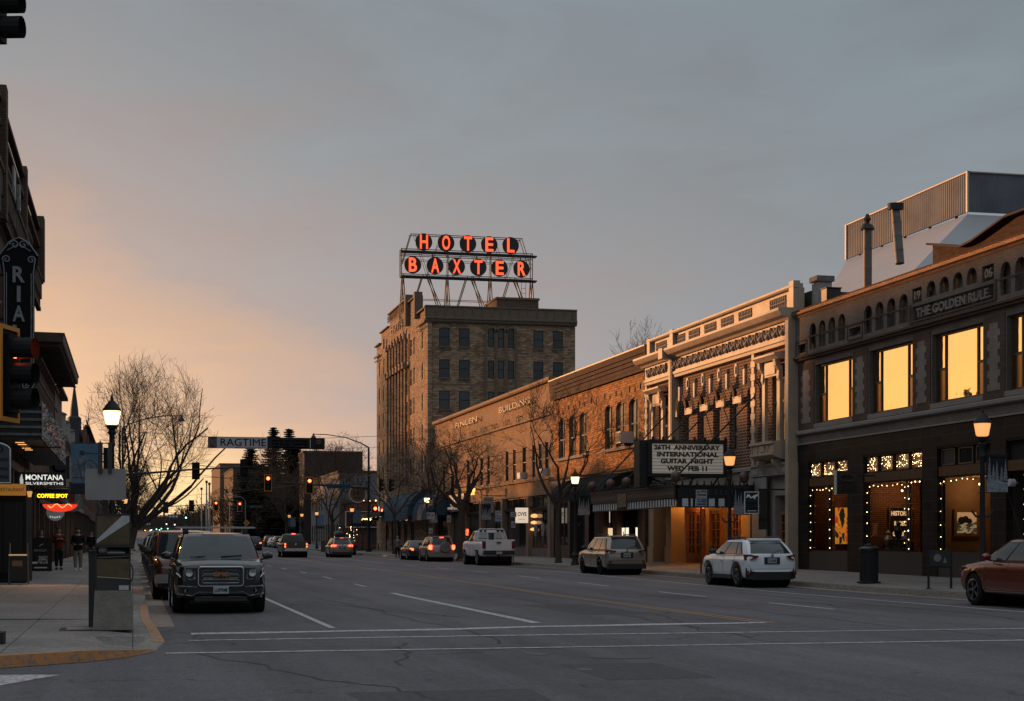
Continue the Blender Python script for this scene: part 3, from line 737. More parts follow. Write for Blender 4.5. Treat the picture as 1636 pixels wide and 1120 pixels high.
m=MB(); m.box(-.42,.42,-.02,.02,0,1.25); m.build('board',mat('poster_dark',(.03,.028,.028),.5),t)
m=MB(); [m.box(*q) for q in ((-.46,-.42,-.05,.03,-.04,1.29),(.42,.46,-.05,.03,-.04,1.29),(-.42,.42,-.05,.03,1.25,1.29),(-.42,.42,-.05,.03,-.04,0))]; m.build('frame',M_woodf,t)
m=MB()
for tx,z,ww_ in (('HISTORIC',1.05,.74),('RODEO',.68,.5),('GROUND',.3,.62)): 
    q=text_mb(tx,.22,.01,ww_,bold=.008); m.add([(x,-.03,z+y) for x,y,zz in q.v],q.f)
m.build('lettering',mat('cream_lettering',(.8,.66,.45),.6,emit=(.8,.6,.38),estr=.3),t)
t=thing('display_chest','dark wooden chest on the floor of the middle gallery window','chest',F.P(54.2,1.12,-1.0)); m=MB(); m.box(-.25,.25,-.7,.7,0,.32); m.build('body',mat('dark_wood',(.06,.035,.02),.5),t); m=MB(); m.box(-.28,.28,-.73,.73,.33,.38); m.build('lid',mat('dark_wood',(.06,.035,.02),.5),t)
for i,(s,c_) in enumerate(((54.3,(.30,.22,.15)),(54.2,(.05,.045,.04)),(52.9,(.09,.06,.04)))):
    t=thing('sculpture',('pale rounded bronze at the left of the middle gallery window','black horse-like bronze on the chest in the middle gallery window','low bronze figure at the right of the middle gallery window')[i],'sculpture',F.P(s,1.2 if i!=1 else 1.52,-.65 if i!=1 else -1.0))
    m=MB(); m.lathe([(.16,0),(.18,.05),(.08,.1),(.13,.25),(.16,.4),(.07,.55),(.09,.65),(.02,.75)],(0,0,0),12); m.build('figure',mat('bronze%d'%i,c_,.35,.6),t,smooth=True)
    m=MB(); m.box(-.16,.16,-.16,.16,-.07,0); m.build('plinth',M_black,t)
# roof-top hall behind: hipped pale roof, corrugated screen, vents and stepped parapet
HALL=thing('rooftop_hall','pale hipped roof hall behind the tan brick shop, topped by a corrugated metal screen','building',(36,66,10))
O=Vector((36,66,10))
def rel(mb,O=O): mb.v=[tuple(Vector(v)-O) for v in mb.v]; return mb
M_memb=mat('pale_roof_membrane',(.34,.345,.36),.55,var=.07,vscale=.5)
m=MB(); A=(36,78.1,16.05);Bp=(36,65.6,16.0);C_=(28.2,58.7,10.5);D=(28.2,65.5,10.5);E_=(46,58.7,10.5);G=(46,65.6,16.0)
m.poly([A,Bp,C_,D]); m.poly([Bp,G,E_,C_]); m.poly([A,D,(28.2,65.5,9),(36,80,9)]); rel(m).build('roof',M_memb,HALL,fix=False)
M_corr=bpy.data.materials.new('corrugated_steel'); M_corr.use_nodes=True; t_=M_corr.node_tree; p_=t_.nodes['Principled BSDF']
c_=t_.nodes.new('ShaderNodeTexCoord'); s_=t_.nodes.new('ShaderNodeSeparateXYZ'); t_.links.new(c_.outputs['Object'],s_.inputs[0]); a_=t_.nodes.new('ShaderNodeMath'); t_.links.new(s_.outputs[0],a_.inputs[0]); t_.links.new(s_.outputs[1],a_.inputs[1])
cm=t_.nodes.new('ShaderNodeCombineXYZ'); t_.links.new(a_.outputs[0],cm.inputs[0]); wv=t_.nodes.new('ShaderNodeTexWave'); wv.inputs['Scale'].default_value=1.6; t_.links.new(cm.outputs[0],wv.inputs[0])
bp_=t_.nodes.new('ShaderNodeBump'); bp_.inputs['Strength'].default_value=.8; bp_.inputs['Distance'].default_value=.05; t_.links.new(wv.outputs['Fac'],bp_.inputs['Height']); t_.links.new(bp_.outputs[0],p_.inputs['Normal'])
n_=t_.nodes.new('ShaderNodeTexNoise'); n_.inputs['Scale'].default_value=.7; n_.inputs['Detail'].default_value=5; t_.links.new(c_.outputs['Object'],n_.inputs[0]); r_=t_.nodes.new('ShaderNodeValToRGB'); r_.color_ramp.elements[0].position=.35; r_.color_ramp.elements[0].color=(.115,.12,.135,1); r_.color_ramp.elements[1].position=.65; r_.color_ramp.elements[1].color=(.17,.18,.20,1); t_.links.new(n_.outputs['Fac'],r_.inputs[0]); t_.links.new(r_.outputs[0],p_.inputs['Base Color'])
p_.inputs['Specular IOR Level'].default_value=.15; p_.inputs['Roughness'].default_value=.65; p_.inputs['Metallic'].default_value=.0
m=MB(); m.box(36,36.08,65.6,78.1,16.12,17.85); m.box(36.08,50,65.6,65.68,16.12,17.85); rel(m).build('metal_screen',M_corr,HALL)
m=MB(); m.box(35.93,36.02,65.5,65.62,16.08,17.9); m.box(35.93,36.02,78.05,78.2,16.08,17.9); m.box(35.95,36.1,65.5,78.2,17.85,17.9); m.box(36,50,65.52,65.66,17.85,17.9); rel(m).build('screen_edge',mat('pale_edge_trim',(.40,.33,.26),.5,.1),HALL)
m=MB(); 
for y in (67,69.5,72,74.5,77): m.box(36.2,36.3,y,y+.1,15.5,17.6)
rel(m).build('screen_bracket',M_iron,HALL)
m=MB(); yA,yB=Y_(1482,27.5),Y_(1640,27.5)
out_=[(Y_(1640,27.5),10.4),(Y_(1482,27.5),10.4),(Y_(1482,27.5),12.05),(Y_(1535,27.5),11.55),(Y_(1553,27.5),11.6),(Y_(1607,27.5),12.0),(Y_(1640,27.5),12.0)]
F27=Fr('R',27.5); m2=MB()
slab(F27,m,out_,[],-.2,.4); rel(m).build('parapet_gable',brick('old_red_brick',(.085,.04,.03),(.045,.024,.02),(.075,.06,.05),bw=.3,bh=.12),HALL)
for (a,b),(c1,d1_) in zip(out_[2:-1],out_[3:]):
    m2.poly([F27.P(a,b,.08),F27.P(c1,d1_,.08),F27.P(c1,d1_+.08,.06),F27.P(a,b+.08,.06)],(.5,0,0))
rel(m2).build('coping',mat('dark_brown_coping',(.05,.033,.025),.6),HALL)
def pipe(label,x,y,z0,z1,r,kind):
    t=thing('chimney_pipe',label,'vent pipe',(x,y,z0)); m=MB(); h=z1-z0
    ln=.0 if kind else .36
    m.tube([(0,0,0),(0,ln*.5,h*.5),(0,ln,h)],r,12); 
    for k in (.25,.5,.75): m.tube([(0,ln*k,h*k-.02),(0,ln*k,h*k+.02)],r*1.06,12)
    m.build('pipe',mat('weathered_flue',(.16,.135,.12),.6,.3,var=.4,vscale=3),t,smooth=True)
    m=MB()
    if kind: 
        m.tube([(0,0,h-.05),(.0,.0,h+.15),(.02,-.03,h+.22)],[r*1.7,r*1.2,r*.2],10); m.tube([(0,0,h+.15),(-.02,0,h+.35),(0,0,h+.55)],[.05,.15,.05],8)
    else: m.tube([(0,ln,h-.02),(0,ln-.02,h+.22)],r*1.75,12)
    m.build('cap',mat('dark_flue_cap',(.05,.045,.042),.6),t,smooth=True)
pipe('tall dark flue with a curved rain cap behind the copper cornice',27.5,57.8,10.5,13.55,.165,1)
pipe('leaning pale flue with a drum cap on the brick parapet',27.9,55.9,11.9,14.0,.17,0)
t=thing('brick_chimney','short whitewashed chimney at the corner of the theatre roof','chimney',(26.9,60.7,10.4)); m=MB(); m.box(-.3,.3,-.3,.3,0,1.5); m.build('stack',mat('flaky_limewash',(.38,.34,.31),.9,var=.35,vscale=4),t); m=MB(); m.box(-.38,.38,-.38,.38,1.5,1.72); m.build('cap',mat('worn_cap',(.2,.17,.15),.9,var=.3),t)
t=thing('rooftop_vent','black box vent at the corner of the theatre roof','vent',(26.8,59.6,10.7)); m=MB(); m.box(-.3,.3,-.25,.25,0,.75); m.build('housing',M_black,t); m=MB(); m.box(-.34,.34,-.29,.29,.76,.8); m.build('lid',M_iron,t)
# ---------------------------------------------------------------- theatre
TH=thing('theatre_building','theatre in dark brick and cream terracotta with garland frieze and arched windows','building',(26,70,.3))
M_terra=mat('cream_terracotta',(.42,.325,.245),.55,var=.14,vscale=1.4,bump=.2,bscale=20)
M_terrag=mat('grey_carved_terracotta',(.27,.235,.21),.7,var=.2,vscale=3)
M_thb=brick('dark_brown_brick',(.135,.062,.042),(.08,.04,.03),(.36,.25,.18),bw=.34,bh=.13,ms=.022,bump=.5)
ya,yb=61.0,80.15
FV=Fr('R',26.0)
aw=[74.55,72.42,70.28,68.15,66.02]
holes=[arch(c-.52,c+.52,5.55,8.32) for c in aw]+[rect(62.35,63.7,5.6,8.35),rect(77.35,78.7,5.6,8.35)]
mb=MB(); slab(FV,mb,rect(ya,yb,4.72,9.5),holes,-.0,.5); B(mb,'wall',M_thb,TH)
mb=MB(); FV.box(mb,ya,yb,4.72,11.6,-.55,-14); B(mb,'roof',M_tar,TH)
# arch rings, keystones, impost blocks
mb=MB(); mk=MB()
for c in aw:
    for rr_,o_ in ((.60,.03),(.74,.045)):
        n=14; pts=[(c+rr_*math.cos(math.pi*i/n),7.80+rr_*math.sin(math.pi*i/n)) for i in range(n+1)]
        for (a,b),(a2,b2) in zip(pts,pts[1:]): 
            d=Vector((a-c,b-7.8)).normalized()*.05; d2=Vector((a2-c,b2-7.8)).normalized()*.05
            mb.add([FV.P(a-d.x,b-d.y,.25+o_),FV.P(a2-d2.x,b2-d2.y,.25+o_),FV.P(a2+d2.x,b2+d2.y,.25+o_),FV.P(a+d.x,b+d.y,.25+o_)],[(0,1,2,3)])
            mb.add([FV.P(a+d.x,b+d.y,.25+o_),FV.P(a2+d2.x,b2+d2.y,.25+o_),FV.P(a2+d2.x,b2+d2.y,.25),FV.P(a+d.x,b+d.y,.25)],[(0,1,2,3)])
    vs=[FV.P(c-.08,8.28,.24),FV.P(c+.08,8.28,.24),FV.P(c+.11,8.95,.24),FV.P(c-.11,8.95,.24)]
    mk.poly(vs,(-.13,0,0))
B(mb,'arch_ring',brick('moulded_brown_brick',(.10,.055,.04),(.08,.045,.035),(.2,.14,.11),bw=.1,bh=.1),TH,fix=False)
imp=[(75.15,75.7)]+[(aw[i+1]+.56,aw[i]-.56) for i in range(4)]+[(65.0,65.42)]
for a,b in imp:
    FV.box(mk,a,b,7.56,7.84,.2,.268); FV.box(mk,a-.02,b+.02,7.82,7.86,.2,.285); FV.box(mk,a+.1,a+.16,7.6,7.78,.26,.278); FV.box(mk,b-.16,b-.1,7.6,7.78,.26,.278)
for i in range(4):   # cartouches between the arches
    c=(aw[i]+aw[i+1])/2
    FV.box(mk,c-.11,c+.11,8.72,9.28,.24,.33); FV.box(mk,c-.16,c+.16,8.8,9.2,.24,.31); FV.box(mk,c-.055,c+.055,8.85,9.15,.33,.37)
def quoins(y_,w,z0,z1):
    n=int((z1-z0)/.27)
    for i in range(n):
        e=w*.5+(.10 if i%2 else 0); za=z0+i*(z1-z0)/n; FV.box(mk,y_-e,y_+e,za+.008,za+(z1-z0)/n-.004,.2,.30)
for q in (65.15,61.25,75.95,79.95): quoins(q,.28,4.72,9.48)
FV.box(mk,75.62,75.72,4.72,10.4,.2,.42)
B(mk,'terracotta_trim',M_terra,TH)
# hooded end-bay windows with balconies
for c in (63.02,78.02):
    m=MB()
    FV.box(m,c-.95,c-.66,5.6,8.7,.2,.34); FV.box(m,c+.66,c+.95,5.6,8.7,.2,.34); FV.box(m,c-.66,c+.66,8.32,8.72,.2,.34)
    FV.prof(m,c-1.2,c+1.2,[(.2,8.95),(.5,8.95),(.6,9.05),(.68,9.12),(.68,9.2),(.2,9.26)])
    for q in (c-.85,c+.85): FV.prof(m,q-.11,q+.11,[(.3,8.95),(.56,8.95),(.52,8.7),(.38,8.5),(.40,8.2),(.34,8.05),(.3,8.05)])
    FV.box(m,c-.55,c+.55,8.4,8.9,.34,.40)
    B(m,'window_hood',M_terra,TH)
    m=MB(); FV.prof(m,c-1.25,c+1.25,[(.2,4.85),(.45,4.9),(.7,5.0),(.78,5.05),(.78,5.14),(.7,5.16),(.7,5.48),(.80,5.5),(.80,5.6),(.2,5.62)])
    for q in (c-.8,c+.8): FV.prof(m,q-.12,q+.12,[(.2,4.25),(.3,4.3),(.42,4.5),(.6,4.7),(.62,4.88),(.2,4.88)])
    for q in (c-1.18,c-.55,c+.55,c+1.18): FV.box(m,q-.05,q+.05,5.16,5.5,.68,.73)
    FV.box(m,c-.25,c+.25,5.2,5.44,.69,.74)
    B(m,'balcony',M_terra,TH)
    m=MB(); w_=win(FV,None,c-.66,c+.66,5.6,8.32,-.05,M_glass,mat('grey_window_paint',(.13,.12,.115),.6),.10,vs=(c+.2,),hs=(7.3,)); 
    for q in [w_]+[x for x in bpy.data.objects if x.parent==w_]:
        pass
    w_.parent=TH; w_.location=-Vector(TH.location)
M_gwf=mat('grey_window_paint',(.13,.12,.115),.6)
for c in aw:
    w_=win(FV,None,c-.52,c+.52,5.55,8.32,-.2,M_glass,M_gwf,.09,vs=(c+.12,),hs=(7.55,6.3)); w_.parent=TH; w_.location=-Vector(TH.location)
# entablature
mb=MB()
FV.prof(mb,ya,yb,[(-.2,9.5),(.30,9.5),(.32,9.62),(.36,9.66),(.36,9.78),(-.2,9.8)])
FV.box(mb,ya,yb,9.8,10.42,-.2,.27)
FV.prof(mb,ya-.05,yb+.25,[(-.2,10.42),(.40,10.42),(.46,10.52),(.72,10.58),(.78,10.66),(.86,10.78),(.86,10.88),(-.2,10.92)])
# parapet with lattice panels
pan=[(62.2,64.0),(66.0,67.6),(68.2,69.8),(70.4,72.0),(72.6,74.2),(74.7,76.1),(77.5,79.2)]
slab(FV,mb,rect(ya,yb,10.92,11.72),[rect(a,b,11.08,11.6) for a,b in pan],-.02,.26)
FV.prof(mb,ya,yb,[(-.22,11.72),(.16,11.72),(.2,11.78),(.2,11.86),(-.22,11.9)])
for q,zt_ in ((61.3,12.0),(76.3,11.93),(79.95,11.9)): FV.box(mb,q-.28,q+.18,10.92,zt_,-.1,.19)
for q in (75.75,):
    FV.box(mb,q-.2,q+.2,4.72,10.41,.0,.42); FV.box(mb,q-.3,q+.3,10.42,10.93,.4,.92)
q=61.05; FV.box(mb,q-.1,q+.22,.3,10.41,-.1,.44)
B(mb,'entablature',M_terra,TH)
mb=MB()
for a,b in pan:
    n=9
    for i in range(n):
        s=a+(b-a)*(i+.5)/n; FV.box(mb,s-.025,s+.025,11.08,11.6,-.05,.02)
        s=a+(b-a)*i/n; mb.poly([FV.P(s,11.14,.0),FV.P(s+.05,11.14,.0),FV.P(s+.05+(b-a)/n,11.56,.0),FV.P(s+(b-a)/n,11.56,.0)],(.03,0,0))
    FV.box(mb,a,b,11.33,11.37,-.05,.025)
B(mb,'lattice_panel',M_terrag,TH)
mb=MB(); FV.box(mb,61.3,79.9,11.14,11.56,-.16,-.12); B(mb,'parapet_backing',M_tar,TH)
# swags of the frieze
mb=MB(); s=61.5
while s<79.6:
    if not (75.2<s<76.2):
        pts=[FV.P(s+t*.78,10.28-.30*math.sin(math.pi*t),.30+.02*math.sin(6*t)) for t in [i/8 for i in range(9)]]
        mb.tube(pts,[.05,.07,.09,.11,.12,.11,.09,.07,.05],7)
        mb.tube([FV.P(s,10.34,.3),FV.P(s,10.1,.33),FV.P(s,9.88,.3)],[.05,.085,.03],7)
        mb.lathe([(.001,-.07),(.09,-.05),(.07,0)],FV.P(s+.39,10.24,.30),8,'x')
    s+=.8
B(mb,'garland_frieze',M_terrag,TH,smooth=True)
# stone ground floor
mb=MB()
slab(FV,mb,rect(61.0,65.3,.2,4.72),[rect(62.05,63.5,.25,3.42)],-.05,.5)
FV.prof(mb,61.0,65.3,[(.2,4.22),(.28,4.25),(.28,4.6),(.34,4.66),(.34,4.74),(.2,4.76)])
for q in (61.5,63.2,64.5): FV.box(mb,q,q+.9,4.32,4.56,.27,.30)
FV.box(mb,61.0,61.55,.2,4.2,.18,.28); FV.box(mb,63.8,65.3,.2,4.2,.18,.24)
FV.box(mb,65.3,80.1,3.95,4.72,-.3,.2); FV.prof(mb,65.3,80.1,[(.2,4.5),(.3,4.54),(.3,4.66),(.2,4.7)])
B(mb,'stone_base',mat('theatre_grey_stone',(.31,.285,.26),.75,var=.14,vscale=2,bump=.2),TH)
M_tp=mat('tan_stone_pier',(.42,.30,.19),.7,var=.14,vscale=2,bump=.2)
mb=MB()
PX=[(79.3,80.1,.1),(76.5,77.3,.1),(65.3,66.2,.1)]
for a,b,o_ in PX: FV.box(mb,a,b,.2,3.95,o_-.7,o_); FV.box(mb,a-.05,b+.05,.2,1.25,o_-.7,o_+.05)
B(mb,'entrance_pier',M_tp,TH)
mb=MB(); FV.box(mb,65.3,80.1,.2,3.95,-1.4,-1.25); B(mb,'lobby_wall',mat('ochre_plaster',(.52,.34,.17),.8,var=.2),TH)
M_dw=mat('orange_varnished_oak',(.34,.13,.045),.4,var=.2,vscale=4)
def door(par,s0,s1,z0,z1,o,nx=2,nz=5,kick=.6):
    m=MB(); FV.box(m,s0,s1,z0,z0+kick,o-.05,o); FV.box(m,s0,s1,z1-.12,z1,o-.05,o); FV.box(m,s0,s0+.1,z0+kick,z1-.12,o-.05,o); FV.box(m,s1-.1,s1,z0+kick,z1-.12,o-.05,o)
    for i in range(1,nx): q=s0+(s1-s0)*i/nx; FV.box(m,q-.02,q+.02,z0+kick,z1-.12,o-.045,o-.002)
    for i in range(1,nz): q=z0+kick+(z1-.12-z0-kick)*i/nz; FV.box(m,s0+.1,s1-.1,q-.02,q+.02,o-.04,o-.004)
    d=relT(m,par).build('door',M_dw,par); g_=MB(); FV.box(g_,s0+.05,s1-.05,z0+.1,z1-.05,o-.08,o-.06); relT(g_,par).build('pane',M_glass,d)
    h=MB(); FV.box(h,s1-.09,s1-.05,z0+.85,z0+1.15,o,o+.05); relT(h,par).build('handle',mat('brass',(.5,.35,.12),.3,.9),d)
for a,b in ((Y_(1124,27.2),Y_(1112,27.2)-.02),(Y_(1112,27.2)+.02,Y_(1100,27.2)),(Y_(1153,27.2),Y_(1137,27.2)),(Y_(1182,27.2),Y_(1170,27.2)-.02),(Y_(1170,27.2)+.02,Y_(1158,27.2)-.4)): door(TH,a,b,.35,2.95,-1.16,2)
for a,b in ((Y_(1124,27.2)-.08,Y_(1100,27.2)+.08),(Y_(1153,27.2)-.08,Y_(1137,27.2)+.08)): mb=MB(); FV.box(mb,a,b,2.98,3.1,-1.25,-1.1); FV.box(mb,a,a+.07,.3,2.98,-1.25,-1.1); FV.box(mb,b-.07,b,.3,2.98,-1.25,-1.1); B(mb,'door_frame',M_dw,TH)
door(TH,62.15,63.4,.35,2.75,-.25,1,4,.9)
m=MB(); FV.box(m,65.3,80.1,3.85,3.93,-1.2,.3); B(m,'lobby_ceiling',M_room,TH)
for y_ in (70.8,75.8,68.0): lamp('lobby_light',(26.5-26,y_-70,3.2),34,(1,.42,.10),.12,TH)
lamp('lobby_light',(24.2-26,69.8-70,2.75),60,(1,.42,.11),.12,TH); 
# iron canopy over the entrance
CA=thing('entrance_canopy','black iron and glass canopy over the theatre entrance with ball finials','canopy',(24,71.5,3))
m=MB(); cy0,cy1,cx=65.1,77.9,22.25
m.box(cx,26,cy0,cy1,3.55,3.75); m.box(cx-.06,cx+.06,cy0-.03,cy1+.03,3.35,3.85); m.box(cx,26,cy0-.03,cy0+.09,3.35,3.85); m.box(cx,26,cy1-.09,cy1+.03,3.35,3.85)
m.box(cx-.1,cx+.1,cy0-.07,cy1+.07,3.83,3.9); m.box(cx,26,cy0-.07,cy0+.1,3.83,3.9)
m.box(cx-.02,cx+.03,cy0,cy1,2.95,3.0); m.box(cx+.005,cx+.025,cy0+.1,cy1,3.02,3.35); m.box(cx,26,cy0,cy0+.05,2.95,3.02); m.box(cx+.02,26,cy0,cy0+.03,3.02,3.35); 
B(m,'frame',M_iron,CA)
m=MB(); y=cy0+.12
while y<cy1: m.lathe([(.045,0),(.06,.04),(.015,.09),(.045,.13),(.0,.2)],(cx,y,3.9),6); y+=.28
x=cx+.3
while x<25.9: m.lathe([(.045,0),(.06,.04),(.015,.09),(.045,.13),(.0,.2)],(x,cy0,3.9),6); x+=.32
B(m,'cresting',M_iron,CA)
m=MB()
for q in ((cx,cy0),(cx,cy1-3.2),(cx,cy1),(cx,(cy0+cy1)/2+.6),(cx,(cy0+cy1)/2-2.6),(25.3,cy0)): m.lathe([(.05,3.9),(.05,4.0),(.11,4.02),(.19,4.12),(.215,4.25),(.19,4.38),(.1,4.46),(.01,4.49)],(q[0],q[1],0),12)
B(m,'ball_finial',mat('dull_bronze_ball',(.13,.085,.065),.5,.4),CA,smooth=True)
M_gs=mat('milky_glass_strip',(.62,.68,.74),.3)
m=MB(); y=cy0+.25; i=0
while y<cy1-.2:
    if abs(y-72.6)>.75: m.box(cx-.008,cx+.004,y,y+.17,3.0,3.32)
    y+=.38
for x,w_ in ((cx+.28,.26),(cx+.66,.08),(cx+.86,.26),(cx+1.24,.08),(cx+1.46,.26),(cx+1.9,.26)): m.box(x,x+w_,cy0-.02,cy0+.03,3.0,3.33)
B(m,'glass_fringe',M_gs,CA)
m=MB(); y=cy0+.2
while y<cy1-.2:
    if abs(y-72.6)>.8: m.box(cx-.075,cx-.05,y,y+.15,3.48,3.63)
    y+=.3
m.box(cx-.09,cx-.05,71.9,73.3,3.1,3.72); B(m,'fascia_ornament',mat('aged_bronze_relief',(.12,.085,.065),.6,.2),CA)
m=MB(); ftext(Fr('R',cx-.09),m,'ELLEN',72.6,3.42,.005,.32,.02,w=1.0); B(m,'lettering',mat('dim_brass_letters',(.26,.2,.15),.5,.3),CA)
m=MB(); ftext(Fr('S',cy0-.03),m,'THE ELLEN',24.1,3.6,.01,.30,.02,w=2.2); B(m,'lettering',mat('dull_black_letters',(.06,.055,.05),.5),CA)
for (a,b) in (((cx,77.6,3.9),(26,74.85+2.2,8.0)),((cx,73.8,3.9),(25.75,72.42-.9+.8,7.75)),((cx,71.0,3.9),(25.75,69.9,7.75)),((cx,66.2,3.9),(25.75,64.95,7.7))):
    m=MB(); m.tube([a,b],.035,6); B(m,'stay_rod',M_iron,CA)
lamp('canopy_light',(25.0-24,67-71.5,3.2-3),45,(1,.48,.15),.1,CA)
# reader board
RB=thing('marquee_sign','white lit reader board announcing the guitar night, black frame above the theatre canopy','sign',(23.8,68,4.4))
m=MB(); m.box(21.95,25.6,67.9,68.75,4.35,4.5); m.box(21.95,25.6,67.9,68.75,5.80,5.98); m.box(21.95,22.12,67.9,68.75,4.5,5.8); m.box(25.42,25.6,67.9,68.75,4.5,5.8); m.box(22.12,25.42,68.2,68.6,4.5,5.8)
m.box(21.6,21.95,68.1,68.9,3.9,5.95)
B(m,'case',M_iron,RB)
m=MB(); m.box(22.12,25.42,67.95,67.99,4.5,5.8); B(m,'lit_panel',mat('reader_board_white',(.62,.58,.52),.5,emit=(.75,.66,.56),estr=.13),RB)
m=MB()
for i in range(9): z=4.56+i*.148; m.box(22.12,25.42,67.925,67.95,z-.006,z+.006)
B(m,'letter_rail',mat('rail_grey',(.25,.22,.19),.6),RB)
m=MB()
FS=Fr('S',67.94)
for tx,z,w_,cx_ in (('26TH  ANNIVERSARY',5.64,3.05,23.74),('INTERNATIONAL',5.34,2.85,23.78),('GUITAR  NIGHT',5.04,2.45,23.74),('WED  FEB 11',4.72,1.85,23.74)): ftext(FS,m,tx,cx_,z,.012,.27,.02,w=w_,bold=.012)
B(m,'lettering',M_black,RB)
m=MB()
for i in range(8): m.box(22.1+i*.48,22.2+i*.48,67.85,67.95,5.98,6.1)
B(m,'gooseneck_lamp',M_iron,RB)
lamp('sign_light',(23.8-23.8,67.0-68,6.5-4.4),9,(1,.8,.55),.2,RB)
for a,b in (((21.9,68.4,4.4),(23.5,68.4,3.85)),((25.4,68.4,4.4),(25.0,68.4,3.85)),((24.2,68.4,4.4),(24.0,68.4,3.85))):
    m=MB(); m.tube([a,b],.04,6); B(m,'bracket',M_iron,RB)
# ---------------------------------------------------------------- orange brick building
BR=thing('brick_building','orange brown brick building with two groups of three arched windows and an air conditioner','building',(26,90,.3))
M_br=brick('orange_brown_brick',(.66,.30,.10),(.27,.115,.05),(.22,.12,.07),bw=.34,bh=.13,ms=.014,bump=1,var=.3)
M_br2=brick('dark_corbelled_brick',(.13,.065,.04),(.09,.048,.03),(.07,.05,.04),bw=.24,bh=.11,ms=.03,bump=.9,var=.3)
F2=Fr('R',26.05); gr_=[(99.25,97.75),(96.75,95.2),(94.35,92.75),(88.95,87.4),(86.75,85.1),(84.35,82.6)]
mb=MB(); slab(F2,mb,rect(80.2,100.6,5.35,11.66),[arch(b,a,6.66,9.2,rise=.38) for a,b in gr_],-.1,.4); B(mb,'wall',M_br,BR)
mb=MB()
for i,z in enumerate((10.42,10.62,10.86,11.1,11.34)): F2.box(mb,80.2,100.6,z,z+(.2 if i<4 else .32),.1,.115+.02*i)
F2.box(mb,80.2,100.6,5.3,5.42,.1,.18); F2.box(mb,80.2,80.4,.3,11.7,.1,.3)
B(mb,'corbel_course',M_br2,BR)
mb=MB(); F2.box(mb,80.1,100.7,11.66,11.73,-.35,.22); B(mb,'coping',mat('pale_metal_coping',(.36,.25,.16),.5,.1),BR)
mb=MB(); F2.box(mb,80.2,100.6,5.3,11.5,-.32,-14); B(mb,'roof',M_tar,BR)
mb=MB()
for a,b in ((82.4,89.2),(92.55,99.45)): F2.box(mb,a,b,6.5,6.64,.05,.2)
B(mb,'window_sill',M_stone,BR)
M_lw=mat('grey_white_sash',(.26,.235,.21),.6)
for a,b in gr_:
    w_=win(F2,None,b+.02,a-.02,6.66,9.2,-.2,M_glass,M_lw,.08,vs=(b+(a-b)*.45,),hs=(7.85,)); w_.parent=BR; w_.location=-Vector(BR.location)
mb=MB()
for q in (99.8,98.5,96,93.5,88.2,86,83.5,91,81.6): F2.box(mb,q-.06,q+.06,9.5,9.8,.1,.17)
B(mb,'tie_plate',M_iron,BR)
AC=thing('air_conditioner','white window air conditioner hanging from the orange brick wall','air conditioner',(25.6,83.4,6.75)); m=MB(); m.box(-.35,.4,-.42,.42,0,.62); m.build('case',mat('dirty_white_metal',(.5,.49,.47),.5,var=.1),AC); m=MB(); m.box(-.37,-.352,-.36,.36,.06,.56); [m.box(-.39,-.37,-.36,.36,.08+i*.07,.10+i*.07) for i in range(7)]; m.build('grille',mat('grey_grille',(.16,.16,.16),.6),AC); m=MB(); m.box(-.1,.4,-.3,.3,-.12,0); m.build('bracket',M_iron,AC)
# ground floor
mb=MB(); F2.box(mb,80.3,100.5,4.7,5.35,-.2,.12); F2.box(mb,80.3,100.5,4.0,4.7,-.9,-.8)
for a,b in ((99.7,100.5),(91.6,92.4),(80.3,81.3),(95.8,96.3)): F2.box(mb,a,b,.2,4.7,-.5,.1)
F2.box(mb,96.3,99.7,.2,1.2,-.5,-.1); B(mb,'shopfront',mat('charcoal_shopfront',(.03,.026,.024),.5),BR)
mb=MB(); F2.box(mb,92.4,99.7,.2,4.7,-1.3,-1.2); F2.box(mb,81.3,91.6,.2,4.7,-1.3,-1.2); B(mb,'shop_backwall',M_dark,BR)
w_=win(F2,None,96.4,99.6,1.2,4.0,-.12,M_glass,M_black,.07,vs=(98,)); w_.parent=BR; w_.location=-Vector(BR.location)
w_=win(F2,None,92.5,95.7,.4,4.0,-.3,M_glass,M_black,.07,vs=(94,)); w_.parent=BR; w_.location=-Vector(BR.location)
mb=MB(); [F2.box(mb,a,b,.2,4.2,-.35,.02) for a,b in ((88.9,90.7),(86.2,87.0),(81.3,82.4))]; F2.box(mb,81.3,91.6,.2,1.3,-.35,-.0); B(mb,'brick_pier',M_grd,BR)
M_tw=mat('ticket_window_glow',(1,.8,.5),.5,emit=(1,.72,.40),estr=.8)
M_tw2=mat('ticket_window_glow_pale',(1,.9,.7),.5,emit=(1,.86,.64),estr=1.1)
for i,(a,b) in enumerate(((87.9,89.7),(85.0,86.5),(81.6,83.7))):
    m=MB(); F2.box(m,a-.05,b+.05,1.2,2.3,-.45,-.3); fr_=B(m,'window',M_black,BR); m=MB(); F2.box(m,a,b,1.25,2.25,-.298,-.28); relT(m,BR).build('pane',M_tw if i==0 else M_tw2,fr_)
    if i: m=MB(); F2.box(m,a+.5,a+.62,1.25,2.25,-.28,-.26); [F2.box(m,a+.2+.3*k,a+.34+.3*k,1.4+.2*(k%2),1.8+.12*k,-.279,-.27) for k in range(3)]; relT(m,BR).build('posters',mat('poster_grey',(.25,.2,.16),.7),fr_)
AW=thing('awning','long black domed fabric awning under the orange brick wall','awning',(25,86.5,4))
m=MB(); n=14; 
for k in range(2): pass
prof=[(.06,5.25)]+[(.1+2.3*math.sin(t*math.pi/2/10),4.05+1.15*math.cos(t*math.pi/2/10)) for t in range(0,11)]+[(2.4,3.75),(2.36,3.75),(2.36,4.0),(.1,4.0)]
F2.prof(m,80.9,91.4,prof); B(m,'fabric',mat('black_canvas',(.022,.022,.023),.85,var=.3,vscale=3),AW)
m=MB()
